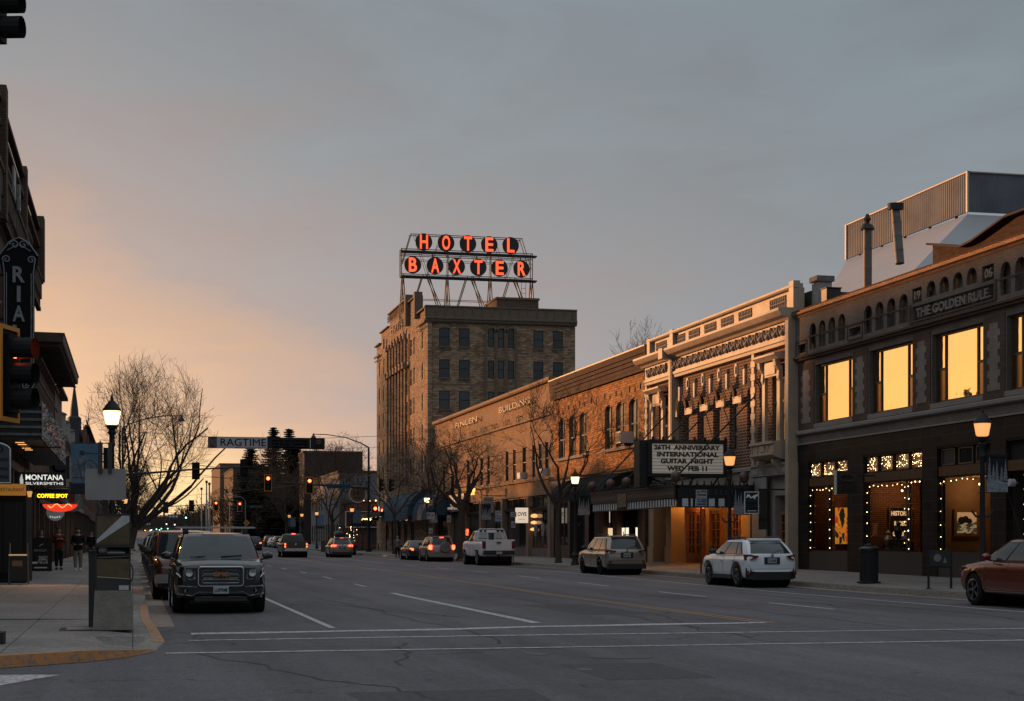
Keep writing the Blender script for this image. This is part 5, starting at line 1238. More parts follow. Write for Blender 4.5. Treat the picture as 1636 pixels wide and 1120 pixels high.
simple_left('brick_building','plain brown two-storey brick building before the far left intersection',150.05,177.5,8.3,M_cbb,[(4.9,6.9)],seed=4)
simple_left('brick_building','red brown brick corner building beyond the intersection on the left',197,238,14.6,brick('red_brown_brick',(.19,.09,.055),(.14,.07,.05),(.14,.1,.08),bw=.3,bh=.1),[(5,7),(8.3,10.3),(11.3,13.2)],seed=6,X=-5.2)
simple_left('brick_building','dim three-storey brick building farther along the left side',240,328,11,M_cbb,[(5,7),(8,9.8)],seed=7,X=-5.2)
simple_left('brick_building','last low building visible on the left side of the street',348,470,8,M_grd,[(5,7)],seed=8,X=-5.2)
t=thing('church_spire','dark slender church spire with a finial rising behind the left roofs','church spire',(-8.3,246,.5)); m=MB(); m.lathe([(1.0,17.0),(.98,18.9),(.62,19.2),(.55,20.2),(.17,23.1),(.12,23.4)],(0,0,0),8); m.build('spire',mat('dark_slate',(.05,.05,.055),.7),t); m=MB(); m.lathe([(.12,23.3),(.34,23.45),(.12,23.6),(.09,24.4),(.16,24.6),(.08,24.8),(.04,25.6),(.09,25.7),(.01,26.3)],(0,0,0),8); m.build('finial',M_iron,t); m=MB(); m.box(-1.7,1.7,-1.7,1.7,0,17.1); m.build('tower',M_cbb,t)
# ================================================================ right side beyond the intersection
def block(nm,label,x0,x1,y0,y1,h,mt,wins=(),trim=None,side=True,fl=4,dens=3.0,seed=1,gl=M_glass,base=None,sidewins=True):
    z0=gz(y0); t=thing(nm,label,'building',((x0+x1)/2,(y0+y1)/2,z0)); r=random.Random(seed)
    f=Fr('R',x0); s_=Fr('S',y0); m=MB(); m.box(x0,x1,y0,y1,z0-.5,z0+h); B(m,'wall',mt,t)
    m=MB(); f.box(m,y0-.1,y1,z0+h,z0+h+.3,-.3,.15); s_.box(m,x0-.15,x1,z0+h,z0+h+.3,-.3,.1); B(m,'coping',trim or M_grd,t)
    n=0
    for zb,zt in wins:
        a=y0+1.5
        while a+1.2<y1-1 and n<44:
            w_=win(f,None,a,a+1.2,z0+zb,z0+zt,.06,gl,M_brown,.08); w_.parent=t; w_.location=-Vector(t.location); a+=dens; n+=1
        a=x0+1.5
        while sidewins and a+1.2<min(x1,x0+14)-1:
            w_=win(s_,None,a,a+1.2,z0+zb,z0+zt,.06,gl,M_brown,.08); w_.parent=t; w_.location=-Vector(t.location); a+=dens
    return t
bb=block('brick_bar','low red brick corner bar strung with bulbs, beyond the intersection on the right',26.4,42,197,211,5.9,brick('bar_red_brick',(.16,.07,.05),(.12,.055,.04),(.10,.07,.06),bw=.24,bh=.08),[(1.1,3.4)],seed=3)
block('grey_building','grey painted brick building rising behind the corner bar',26.2,48,211.5,246,10.0,brick('grey_painted_brick',(.24,.245,.26),(.21,.215,.23),(.18,.18,.19),bw=.3,bh=.1,bump=.3),[(1,3.4),(5.5,7.3)],seed=4,sidewins=False)
block('dark_building','dark flat-topped block behind the bare tree on the right',25.6,34.6,250,258,14.4,mat('dark_brick_far',(.055,.045,.042),.85,var=.2,vscale=.5),[(5,7),(9,11)],seed=5,sidewins=False)
block('stone_building','grey concrete low building with flat canopy by the second crossing',26.5,44,303,328,5,mat('concrete_far',(.22,.20,.19),.8,var=.15),[],seed=6)
block('brick_building','tan multi-storey block catching orange light, far down the right side',27,40,455,500,19.5,brick('far_tan_brick',(.11,.075,.05),(.09,.06,.045),(.08,.06,.05),bw=.4,bh=.14),[(4+3*i,5.8+3*i) for i in range(5)],dens=4.2,seed=7)
block('brick_building','stepped tower block farthest down the right side',26,38,505,560,22.5,brick('far_dark_brick',(.18,.12,.09),(.15,.1,.08),(.12,.1,.08),bw=.4,bh=.14),[(4+3.2*i,6+3.2*i) for i in range(5)],dens=5,seed=8)
bulbs('string_lights','row of bulbs along the roof edge of the red brick corner bar',[(26.6+i*.75,196.8,6.35+.06*(i%2)) for i in range(16)],.07,m=M_warm2)
bulbs('string_lights','tangle of warm bulbs round the patio left of the red signal pole',[(random.uniform(23.5,25.8),random.uniform(190,196),random.uniform(1.2,3.2)) for i in range(26)],.035,m=M_warm2,wire=False)
bulbs('string_lights','warm bulbs in the small pavement tree beside the hotel corner',[(23.9+random.uniform(-.9,.9),172.5+random.uniform(-.9,.9),4.0+random.uniform(-.3,.35)) for i in range(40)],.05,m=M_warm2,wire=False)
t=thing('round_sign','round brown sign with a white rim on a post at the corner','sign',(25.3,187,0)); m=MB(); m.tube([(0,0,0),(0,0,9.2)],.06,8); m.build('post',M_iron,t); m=MB(); m.lathe([(.9,-.06),(1.02,-.07),(1.02,.07),(.9,.06)],(0,-.0,6.9),28,'y'); m.build('rim',mat('white_rim',(.5,.48,.46),.5),t); m=MB(); m.lathe([(.9,-.075),(.9,.075)],(0,0,6.9),28,'y'); m.build('face',mat('brown_face',(.16,.075,.04),.5),t); m=MB(); q=text_mb('181',.75,.02,w=.9); m.add([(x,-.09,7.05+y) for x,y,z in q.v],q.f); q=text_mb('CAFE',.35,.02,w=.9); m.add([(x,-.09,6.45+y) for x,y,z in q.v],q.f); m.build('lettering',mat('tan_letter',(.5,.35,.22),.5),t)
t=thing('round_sign','small dark round sign with a pale ring farther along the right side','sign',(25.2,215,0)); m=MB(); m.tube([(0,0,0),(0,0,5.6)],.06,8); m.build('post',M_iron,t); m=MB(); m.lathe([(.78,-.07),(.9,-.07),(.9,.07),(.78,.07)],(0,0,6.2),24,'y'); m.build('rim',mat('white_rim',(.4,.4,.4),.5),t); m=MB(); m.lathe([(.78,-.06),(.78,.06)],(0,0,6.2),24,'y'); m.build('face',M_black,t)
t=thing('billboard','wide dark sign band with white frame on the corner bar','sign',(27.6,196.7,4.1)); m=MB(); m.box(-2.4,2.4,-.08,.08,-.9,.9); m.build('board',mat('maroon_board',(.05,.03,.028),.6),t); m=MB(); [m.box(*q) for q in ((-2.5,2.5,-.1,.1,.9,1.0),(-2.5,2.5,-.1,.1,-1.0,-.9),(-2.5,-2.4,-.1,.1,-.9,.9),(2.4,2.5,-.1,.1,-.9,.9))]; m.build('frame',mat('white_rim',(.5,.5,.5),.5),t)
# ================================================================ shop signs hanging over the left pavement
def panel_sign(nm,label,loc,w_,h_,th,face,parts_=(),edge=None,hang=None,cat='sign'):
    t=thing(nm,label,cat,loc); m=MB(); m.box(-w_/2,w_/2,-th/2,th/2,-h_/2,h_/2); m.build('panel',face,t)
    if edge: 
        m=MB(); e_=.03
        for q in ((-w_/2-e_,w_/2+e_,h_/2,h_/2+e_),(-w_/2-e_,w_/2+e_,-h_/2-e_,-h_/2),(-w_/2-e_,-w_/2,-h_/2,h_/2),(w_/2,w_/2+e_,-h_/2,h_/2)): m.box(q[0],q[1],-th/2-.01,th/2+.01,q[2],q[3])
        m.build('frame',edge,t)
    byf={}
    for tx,x,z,sz,ww,mm,bd in parts_:
        q=text_mb(tx,sz,.012,w=ww,bold=bd); byf.setdefault(mm.name,(mm,MB()))[1].add([(x+a,-th/2-.012,z+b) for a,b,c in q.v],q.f)
    for mm,mb_ in byf.values(): mb_.build('lettering',mm,t)
    if hang: m=MB(); [m.tube([(x,0,h_/2),(x,0,h_/2+hang)],.012,4) for x in (-w_*.35,w_*.35)]; m.box(-w_*.6,w_*.4,-.02,.02,h_/2+hang,h_/2+hang+.05); m.build('hanger',M_iron,t)
    return t
M_wl=mat('white_letter',(.65,.65,.63),.5,emit=(.8,.8,.76),estr=.45); M_wd=mat('dull_white_letter',(.75,.75,.74),.6)
M_yl=mat('yellow_lit_letter',(1,.85,.1),.5,emit=(1,.72,.03),estr=.8)
_=panel_sign('shop_sign','black sign in white lit capitals, topmost of the stacked signs on the left',(-3.22,61.5,3.78),1.72,.50,.14,M_black,[('MONTANA',.1,.07,.27,1.32,M_wl,.004),('SILVERSMITHS',.1,-.15,.145,1.32,M_wl,0)],hang=.9)
m=MB(); m.tube([(-.72,-.09,-.17),(-.71,-.09,.0),(-.70,-.09,.1)],[.03,.055,.035],6); m.tube([(-.70,-.09,.1),(-.69,-.09,.17)],[.03,.02],6); m.tube([(-.66,-.09,-.17),(-.67,-.09,.0)],[.02,.03],5); m.build('rider_emblem',M_wl,_)
t=panel_sign('shop_sign','thin dark strip sign in dull letters under the black serif sign',(-2.95,62.6,3.40),1.25,.14,.08,M_black,[('BELTS & ACCESSORIES',0,0,.12,1.15,mat('dim_grey_letter',(.2,.2,.2),.6),0)])
m=MB(); m.tube([(-.3,0,.14/2),(-.3,0,.3)],.012,4); m.build('hanger',M_iron,t)
t=panel_sign('shop_sign','black sign with glowing yellow capitals advertising coffee',(-2.98,64.5,3.26),1.22,.24,.12,M_black,[('COFFEE SPOT',0,0,.2,1.12,M_yl,.003)])
t=thing('neon_sign','curved red glowing boat-shaped neon sign under the yellow coffee lettering','neon sign',(-2.78,66.2,2.98)); m=MB(); n=16
m.poly([(.66*math.cos(math.pi+math.pi*i/n),0,.30*math.sin(math.pi+math.pi*i/n)) for i in range(n+1)],(0,.1,0)); m.build('panel',mat('red_lit_panel',(.8,.05,.02),.5,emit=(1,.055,.02),estr=.8),t)
m=MB(); m.tube([(-.45+.09*i,-.02,-.06-.08*math.sin(i*1.3)) for i in range(11)],.016,4); m.build('script',mat('orange_script',(1,.6,.2),.5,emit=(1,.5,.15),estr=1.3),t)
t=thing('neon_sign','dark red unlit end panel beside the coffee lettering','sign panel',(-2.32,66.0,3.38)); m=MB(); m.box(-.1,.12,-.06,.06,-.35,.45); m.build('panel',mat('dark_red_panel',(.14,.025,.015),.5),t); m=MB(); m.box(-.1,.12,-.07,.07,.45,.48); m.build('cap',M_iron,t)
t=thing('round_sign','white-ringed dark round sign hanging below the red neon','sign',(-3.1,69.5,2.72)); m=MB(); m.lathe([(.34,-.05),(.36,-.05),(.36,.05),(.34,.05)],(0,0,0),24,'y'); m.build('rim',M_wd,t); m=MB(); m.lathe([(.34,-.04),(.34,.04)],(0,0,0),24,'y'); m.build('face',M_black,t); m=MB(); [m.box(-.22+.09*i,-.17+.09*i,-.065,-.05,-.22-.03*(1-abs(i-2.)/2),-.16-.03*(1-abs(i-2.)/2)) for i in range(5)]; m.build('lettering',M_wl,t)
t=thing('round_sign','black round hanging sign with a letter R between two antlers','sign',(-3.05,88,3.55)); m=MB(); m.lathe([(.46,-.05),(.5,-.05),(.5,.05),(.46,.05)],(0,0,0),28,'y'); m.build('rim',mat('grey_ring',(.2,.2,.2),.5),t); m=MB(); m.lathe([(.46,-.04),(.46,.04)],(0,0,0),28,'y'); m.build('face',M_black,t)
m=MB(); q=text_mb('R',.34,.01); m.add([(x,-.055,y+.08) for x,y,z in q.v],q.f)
for sg_ in (-1,1): m.tube([(0,-.055,-.38),(sg_*.22,-.055,-.15),(sg_*.32,-.055,.12)],.014,4); m.tube([(sg_*.14,-.055,-.24),(sg_*.3,-.055,-.18)],.01,4); m.tube([(sg_*.2,-.055,-.16),(sg_*.14,-.055,0)],.01,4)
m.build('emblem',M_wd,t); m=MB(); m.tube([(-.2,0,.45),(-.2,0,.75)],.015,4); m.tube([(.2,0,.45),(.2,0,.75)],.015,4); m.box(-1.3,.4,-.02,.02,.75,.8); m.build('bracket',M_iron,t)
panel_sign('hanging_sign','square slate hanging sign with a large letter C under ironwork',(-3.4,80.5,5.05),.86,1.05,.08,mat('slate_sign_face',(.045,.055,.065),.6,var=.3,vscale=5),[('C',-.05,.08,1.0,.6,mat('brassy_grey_letter',(.26,.22,.17),.5),.01),('COLLECTION',0,-.42,.1,.6,mat('brassy_grey_letter',(.26,.22,.17),.5),0)],edge=M_iron,hang=.25)
# restaurant vestibule and sign
t=thing('entrance_vestibule','dark boxy restaurant vestibule standing on the left pavement','vestibule',(-3.9,53.5,sw_z(-4,53)))
m=MB(); m.box(-.6,.68,-.9,2.2,0,2.75); m.build('walls',mat('vestibule_black',(.024,.023,.023),.8),t); m=MB(); m.box(-.5,.6,-.93,-.9,.3,2.5); m.build('pane',mat('vestibule_glass',(.01,.01,.01),.35),t); m=MB(); [m.box(x-.02,x+.02,-.95,-.92,.2,2.6) for x in (-.5,.0,.6)]; m.build('mullion',mat('dark_bronze',(.03,.022,.018),.6),t)
panel_sign('shop_sign','amber sign reading RESTAURANT in brown capitals on the vestibule roof',(-3.86,52.5,3.13),1.28,.36,.1,mat('amber_sign_face',(.62,.27,.05),.5,emit=(1,.42,.07),estr=.16),[('RESTAURANT',.22,-.0,.16,.75,mat('brown_letter',(.14,.05,.01),.6),.0)])
# sandwich board, podium
t=thing('sandwich_board','black A-frame board with white lettering and a picture, standing on the left pavement','sandwich board',(-3.62,68.5,sw_z(-3.6,68))); m=MB(); m.add([(-.42,-.3,0),(.42,-.3,0),(.42,-.02,1.35),(-.42,-.02,1.35)],[(0,1,2,3)]); m.poly([(-.42,-.3,0),(.42,-.3,0),(.42,-.02,1.35),(-.42,-.02,1.35)],(0,.03,0)); m.poly([(-.42,.3,0),(.42,.3,0),(.42,.02,1.35),(-.42,.02,1.35)],(0,-.03,0)); m.build('board',M_black,t)
def ab(mb,x0,x1,z0,z1): 
    f=lambda z:-.3+.28*z/1.35-.012; mb.add([(x0,f(z0),z0),(x1,f(z0),z0),(x1,f(z1),z1),(x0,f(z1),z1)],[(0,1,2,3)])
m=MB(); ab(m,-.25,.25,.12,.17); ab(m,-.32,-.12,.3,.38); q=text_mb('BRADLEY',.13,.004,w=.5); m.add([(x,-.3+.28*(.84+y)/1.35-.015,.84+y) for x,y,z in q.v],q.f); m.tube([(-.05,-.13,1.0),(0,-.12,1.06),(.1,-.11,1.1)],.015,4); m.build('lettering',M_wd,t)
m=MB(); ab(m,-.1,.28,.3,.62); m.build('picture',artmat('board_picture',[(0,(.08,.06,.05)),(.48,(.45,.42,.38)),(.6,(.12,.1,.08))],9),t)
t=thing('menu_stand','slim menu stand with a small lit shelf at the restaurant entrance','menu stand',(-3.35,51.2,sw_z(-3.4,51))); m=MB(); [m.tube([(x,y,0),(x*.9,y*.5,1.25)],.018,5) for x in (-.28,.28) for y in (-.18,.18)]; m.box(-.28,.28,-.12,.12,.62,.66); m.build('frame',mat('pewter',(.25,.24,.23),.4,.6),t); m=MB(); m.box(-.26,.26,-.14,.14,.1,.84); m.build('cabinet',M_black,t); m=MB(); m.box(-.28,.24,-.16,.16,.87,.91); m.build('shelf',mat('lit_shelf',(.7,.45,.25),.5,emit=(1,.6,.3),estr=.3),t); m=MB(); m.box(-.18,.12,-.15,-.142,.55,.72); m.build('card',mat('menu_card',(.3,.17,.1),.6),t)

# ================================================================ street furniture
M_lampg=mat('warm_lamp_glass',(1,.8,.55),.4,emit=(1,.42,.11),estr=.95)
M_lampb=mat('bright_lamp_glass',(1,.8,.55),.4,emit=(1,.72,.34),estr=3.0)
def make_lamp(h=4.35):
    t=thing('street_lamp','','street lamp'); 
    m=MB(); m.lathe([(.22,0),(.22,.12),(.17,.2),(.16,.5),(.19,.55),(.12,.62),(.09,.75),(.075,1.2),(.06,h-.75),(.09,h-.7),(.07,h-.62),(.07,h-.45),(.12,h-.38),(.07,h-.33),(.14,h-.25),(.17,h-.2)],(0,0,0),12); m.build('post',M_iron,t,smooth=True)
    m=MB(); m.lathe([(.13,h-.17),(.165,h-.14),(.215,h+.14),(.22,h+.17)],(0,0,0),14); m.build('lantern_glass',M_lampg,t,smooth=True)
    m=MB(); m.lathe([(.24,h+.17),(.24,h+.20),(.18,h+.29),(.11,h+.38),(.09,h+.42),(.045,h+.44),(.035,h+.52),(.012,h+.62)],(0,0,0),14); m.build('lantern_cap',M_iron,t,smooth=True)
    m=MB(); m.tube([(0,0,2.05),(.18,-.02,2.05),(.3,-.02,2.2)],.03,6); m.tube([(0,0,2.05),(-.18,.02,2.05),(-.3,.02,2.2)],.03,6); m.build('bracket',M_iron,t)
    lamp('lamp_light',(0,0,h),20,(1,.62,.30),.14,t)
    return t
L0=make_lamp(); index_kids(L0)
LP=[(22.0,39.3,'nearest lit street lamp on the right, orange lantern against the dark tiled shopfront'),(22.0,58.1,'lit street lamp in front of the theatre stonework, behind the white hatchback'),(22.0,80.2,'lit street lamp between the awning and the forked street tree'),(22.0,123.2,'lit street lamp in front of the blue awnings'),
    (22.0,167,'lit street lamp near the round brown sign at the far corner'),(22.0,200,'lit street lamp beyond the intersection, left of the bar'),(22.0,236,'lit street lamp two blocks down on the right by the bus-blue banner'),(22.0,218,'small lit street lamp low among the far branches on the right')]
for i,(x,y,lb) in enumerate(LP):
    o=L0 if i==0 else dup(L0,(0,0,0)); o.location=(x,y,sw_z(x,y)-.02); o['label']=lb; o['group']='street lamps'; 
o=dup(L0,(-.52,43.2,sw_z(-.5,43)+.22),0,'big bright street lamp on the left pavement above the blue banner','street lamps')
def relamp(o,mm):
    for c in bpy.data.objects:
        if c.parent==o and c.name.startswith('lantern_glass'): c.data=c.data.copy(); c.data.materials[0]=mm
relamp(o,M_lampb)
for q in bpy.data.objects:
    if q.name.startswith('street_lamp') and q.location.x>20 and 75<q.location.y<130: relamp(q,M_lampb)
for i,(x,y) in enumerate(((-.6,132),(-.6,236),(-.6,270),)):
    dup(L0,(x,y,sw_z(x,y)),0,('left pavement lamp post hidden mostly behind the road sign post','second lamp post in the receding left row','farthest lamp post in the left row')[i],'street lamps')
for o in list(bpy.data.objects):      # only the near lanterns need a light source of their own
    if o.name.startswith('lamp_light') and o.parent and o.parent.location.y>130: bpy.data.objects.remove(o)
# banners
def winter_banner(loc,label,i):
    t=thing('street_banner',label,'banner',loc,0,'winter banners on the lamp posts'); w_,h_=.62,1.0
    m=MB(); m.box(0,w_,-.012,.012,.0,h_); m.build('cloth',mat('night_blue_cloth',(.02,.026,.033),.8),t)
    m=MB(); r=random.Random(i+2)
    for k,(x,hh) in enumerate(((.08,.60),(.2,.42),(.3,.5),(.44,.38),(.55,.55))):
        b=.30; 
        for j in range(6): zz=b+hh*j/6; ww=.085*(1-j/6.5); m.add([(x-ww,-.016,zz),(x+ww,-.016,zz),(x,-.016,zz+hh/4.2)],[(0,1,2)])
    m.add([(0,-.0165,.0),(w_,-.0165,.0),(w_,-.0165,.26),(w_*.6,-.0165,.30),(w_*.25,-.0165,.36),(0,-.0165,.30)],[(0,1,2,3,4,5)])
    m.build('snow_scene',mat('frosty_print',(.24,.265,.29),.8,var=.55,vscale=14),t,fix=False)
    m=MB(); q=text_mb('Bozeman * Season',.075,.004,w=.42); m.add([(x+w_*.56,-.019,y+.93) for x,y,z in q.v],q.f); m.build('lettering',M_wd,t)
    m=MB(); m.tube([(-.25,0,h_+.02),(w_+.02,0,h_+.02)],.014,5); m.tube([(-.25,0,-.02),(w_+.02,0,-.02)],.014,5); m.build('rod',M_iron,t)
    return t
winter_banner((22.12,39.3,2.85),'snowy spruce banner on the nearest right-hand lamp post',0)
winter_banner((22.15,58.1,2.55),'snowy spruce banner behind the museum sign',1)
winter_banner((22.15,80.2,2.85),'snowy spruce banner on the lamp post beside the black awning',2)
winter_banner((22.2,123.2,2.9),'snowy spruce banner in front of the blue awning',3)
winter_banner((22.2,104,2.9),'snowy banner hanging among the twigs behind the white pickup',4)
def blue_banner(loc,label,s=1):
    t=thing('street_banner',label,'banner',loc,0,'blue banners on the lamp posts'); w_,h_=.78*s,1.27*s
    m=MB(); m.box(-w_,0,-.012,.012,0,h_); m.build('cloth',mat('blue_banner_cloth',(.115,.20,.30),.75,var=.12),t)
    m=MB(); m.add([(-w_,-.016,.27*s),(0,-.016,.27*s),(0,-.016,.62*s),(-.14*s,-.016,.72*s),(-.30*s,-.016,.88*s),(-.52*s,-.016,.98*s),(-w_,-.016,.72*s)],[(0,1,2,3,4,5,6)]); m.build('building_print',mat('glass_house_print',(.17,.20,.24),.8,var=.5,vscale=9),t,fix=False)
    m=MB(); m.box(-w_,0,-.017,-.0165,0,.25*s); 
    for k in range(4): m.tube([(-.5*s+.1*k*s,-.018,.3*s),(-.62*s+.16*k*s,-.018,.85*s-.04*k)],.006,3)
    m.tube([(-.75*s,-.018,.55*s),(-.3*s,-.018,.86*s),(-.02*s,-.018,.6*s)],.008,3); m.tube([(-.75*s,-.018,.4*s),(0,-.018,.42*s)],.008,3)
    m.build('dark_print',mat('banner_dark_print',(.035,.045,.055),.8),t,fix=False)
    m=MB(); q=text_mb('BIRDLIFE',.05*s,.003,w=.34*s); m.add([(x-.25*s,-.02,y+1.02*s) for x,y,z in q.v],q.f); q=text_mb('SCHEDULE YOUR VISIT TODAY',.035*s,.003,w=.6*s); m.add([(x-.38*s,-.02,y+.15*s) for x,y,z in q.v],q.f); m.lathe([(.001,-.02),(.07*s,-.019),(.07*s,-.018)],(-.50*s,0,1.03*s),8,'y'); m.build('lettering',mat('dark_blue_letter',(.05,.07,.09),.8),t)
    m=MB(); m.tube([(-w_,0,h_+.015),(.28,0,h_+.015)],.014,5); m.tube([(-w_,0,-.015),(.28,0,-.015)],.014,5); m.build('rod',M_iron,t); return t
blue_banner((-.76,43.2,2.78),'large blue banner printed with a glass building, on the left lamp post')
for (x,y,z,lb) in ((22.95,167,3.0,'blue banner beside the orange round neon near the corner bar'),(22.9,200,3.0,'blue banner behind the bare tree past the intersection'),(22.9,236,3.2,'blue banner farthest away on the right side')): blue_banner((x,y,z),lb,1.3)
# street name and regulatory signs
M_sg=mat('grey_sign_back',(.30,.285,.275),.42,.55,var=.15,vscale=2)
t=thing('road_sign','square grey back of a road sign on a black post beside the newspaper stand','road sign',(-.43,27.4,.16)); m=MB(); m.tube([(0,0,0),(0,0,2.92)],.038,8); m.box(-.03,.03,-.03,.03,2.2,2.92); m.build('post',M_iron,t)
m=MB(); pts=[]; w_,h_,r_=.325,.255,.04
for cx_,cz,a0 in ((w_-r_,h_-r_,0),(-w_+r_,h_-r_,90),(-w_+r_,-h_+r_,180),(w_-r_,-h_+r_,270)):
    for k in range(5): a_=R(a0+22.5*k); pts.append((cx_+r_*math.cos(a_),-.05,2.32+cz+r_*math.sin(a_)))
m.poly(pts,(0,.006,0)); m.build('sign_back',M_sg,t); m=MB(); m.box(-.12,-.045,-.12,-.04,2.5,3.0); m.box(.04,.10,-.12,-.04,2.5,3.0); m.build('side_plate',mat('dark_side_plate',(.03,.03,.03),.5),t)
# newspaper stand
NS=thing('newspaper_stand','worn brown metal newspaper stand on a concrete plinth at the corner','newspaper stand',(-.30,26.6,.158))
m=MB(); m.add([(-.31,-.3,0),(.31,-.3,0),(.31,.3,0),(-.31,.3,0),(-.28,-.27,.62),(.28,-.27,.62),(.28,.27,.62),(-.28,.27,.62)],[(0,3,2,1),(4,5,6,7),(0,1,5,4),(1,2,6,5),(2,3,7,6),(3,0,4,7)]); m.build('concrete_plinth',mat('stained_concrete',(.22,.20,.175),.9,var=.25,vscale=5,bump=.6,bscale=30),NS)
m=MB(); m.box(-.27,-.25,-.26,.26,.62,1.82); m.box(.25,.27,-.26,.26,.62,1.82); m.box(-.25,.25,.2,.22,.62,1.82); m.box(-.25,.25,-.25,.2,1.18,1.2); m.box(-.27,.27,-.27,.26,1.8,1.83); m.box(-.27,.27,-.30,-.26,1.30,1.335); m.build('cabinet',mat('stand_dark_metal',(.03,.028,.027),.4,.3),NS)
M_rust=mat('brown_speckled_panel',(.105,.078,.05),.6,var=.3,vscale=6)
m=MB(); m.box(-.25,.25,-.262,-.252,1.34,1.80); u_=m.build('upper_panel',M_rust,NS); m=MB(); m.add([(-.25,-.266,1.42),(-.25,-.266,1.36),(.25,-.266,1.70),(.25,-.266,1.80),(.14,-.266,1.80)],[(0,1,2,3,4)]); m.build('stripe',mat('white_stripe',(.45,.45,.46),.6,var=.2,vscale=8),u_,fix=False)
m=MB(); m.box(-.25,.25,-.268,-.252,.80,1.12); m.build('lower_panel',M_rust,NS)
m=MB(); m.box(-.25,.25,-.27,-.254,.62,.80); bb_=m.build('base_panel',M_black,NS); m=MB(); m.box(.09,.24,-.276,-.2705,.63,.70); m.build('sticker',mat('white_sticker',(.42,.43,.46),.5,var=.3,vscale=30),bb_)
m=MB(); m.tube([(-.24,-.275,.835),(.25,-.275,.80)],.008,4); m.tube([(-.24,-.2,1.14),(.25,-.2,1.16)],.012,5); m.build('trim_strip',mat('pale_trim',(.3,.28,.25),.5),NS)
o=MB().tube([(-.18,-.1,.06),(-.05,-.12,.06)],.055,10); t=thing('newspaper','rolled newspaper with an orange band lying in the stand','newspaper',(-.34,26.55,.158+1.2)); o.build('roll',mat('newsprint',(.36,.36,.36),.8,var=.4,vscale=12),t); m=MB(); m.tube([(-.075,-.118,.06),(-.05,-.12,.06)],.057,10); m.build('band',mat('orange_band',(.35,.12,.05),.6),t); m=MB(); m.add([(-.05,-.18,.01),(.22,-.18,.01),(.2,.1,.03),(-.03,.1,.09)],[(0,1,2,3)]); m.poly([(-.05,-.18,.005),(.22,-.18,.005),(.2,.1,.02),(-.03,.1,.07)],(0,0,.02)); m.build('loose_sheet',mat('newsprint',(.4,.4,.4),.8),t)
t=thing('newspaper_stand','slim black newspaper box mostly hidden behind the brown stand','newspaper stand',(-.62,27.6,.16)); m=MB(); m.box(-.08,.3,-.2,.2,0,1.2); m.build('box',M_black,t); m=MB(); m.box(-.1,.3,-.22,.22,1.2,1.24); m.build('lid',M_iron,t)
# left foreground signal mast
M_sigb=mat('signal_black',(.013,.013,.013),.6); M_sigo=mat('signal_yellow_border',(.62,.24,.02),.55)
M_ron=mat('red_signal_on',(1,.1,.05),.4,emit=(1,.10,.03),estr=9); M_roff=mat('lens_off',(.03,.03,.03),.2); M_core=mat('red_signal_core',(1,.4,.15),.4,emit=(1,.42,.12),estr=16)
SP=thing('signal_pole','black traffic signal pole with a square base at the left edge of the picture','signal pole',(-1.93,23.2,.16)); m=MB(); m.lathe([(.20,0),(.20,.16),(.13,.2),(.12,.3),(.09,.32),(.075,5.2)],(0,0,0),14); m.box(-.20,.23,-.2,.2,0,.16); m.build('pole',M_iron,SP,smooth=True)
def signal_head(nm,label,loc,rz,sc=1.0,lit='red',back=True,group=None,border=True,hood=.28,core=True,tunnel=False):
    t=thing(nm,label,'traffic light',loc,rz,group); s=sc
    m=MB(); m.box(-.17*s,.17*s,-.08*s,.12*s,-.53*s,.53*s); m.build('housing',M_sigb,t)
    if back:
        m=MB(); m.box(-.30*s,.30*s,-.0*s,.02*s,-.66*s,.66*s); m.build('backplate',M_sigb,t)
        if border:
            m=MB(); 
            for q in ((-.30,.30,.60,.66),(-.30,.30,-.66,-.60),(-.30,-.25,-.60,.60),(.25,.30,-.60,.60)): m.box(q[0]*s,q[1]*s,-.025*s,-.002*s,q[2]*s,q[3]*s)
            m.build('reflective_border',M_sigo,t)
    for i,c in enumerate(('red','amber','green')):
        z=(.345-.345*i)*s; on=(lit==c)
        m=MB(); m.lathe([(.001,-.10*s),(.08*s,-.10*s),(.135*s,-.085*s)],(0,0,z),14,'y'); mm=(M_ron if c=='red' else mat('green_signal_on',(.2,1,.8),.4,emit=(.35,1,.85),estr=5)) if on else M_roff
        ln=m.build('lens',mm,t)
        m=MB(); n=12; r0=.15*s
        vs=[];
        for k in range(n+1):
            a_=R(-35+250*k/n) if not tunnel else R(-60+300*k/n); vs+= [(r0*math.cos(a_),-.08*s,z+r0*math.sin(a_)),(r0*1.03*math.cos(a_),-(.08+hood*(1.0 if tunnel or 20<math.degrees(a_)<160 else .55))*s,z+r0*math.sin(a_))]
        m.add(vs,[(2*k,2*k+1,2*k+3,2*k+2) for k in range(n)]); m.build('visor',M_sigb,t,fix=False)
    return t
signal_head('traffic_light','large traffic light in profile with yellow-bordered backplate, before the blade sign',(-1.66,23.4,3.86),R(70),1.0,'red',hood=.30,tunnel=True)
m=MB(); m.tube([(-1.93,23.2,4.3),(-1.75,23.4,4.3)],.04,6); 
signal_head('traffic_light','black traffic light cut off by the top left corner of the picture',(-2.1,27.0,10.1),R(74),1.15,None,back=False,tunnel=True)
t=thing('signal_box','black control box on the pole at the left edge, above the blade sign','control box',(-2.0,24.6,6.6)); m=MB(); m.box(-.14,.14,-.12,.12,-.28,.28); m.build('case',M_sigb,t); m=MB(); [m.lathe([(.02,-.13),(.02,-.12)],(.08,0,z),6,'y') for z in (-.22,.22)]; m.build('bolt',M_sg,t)
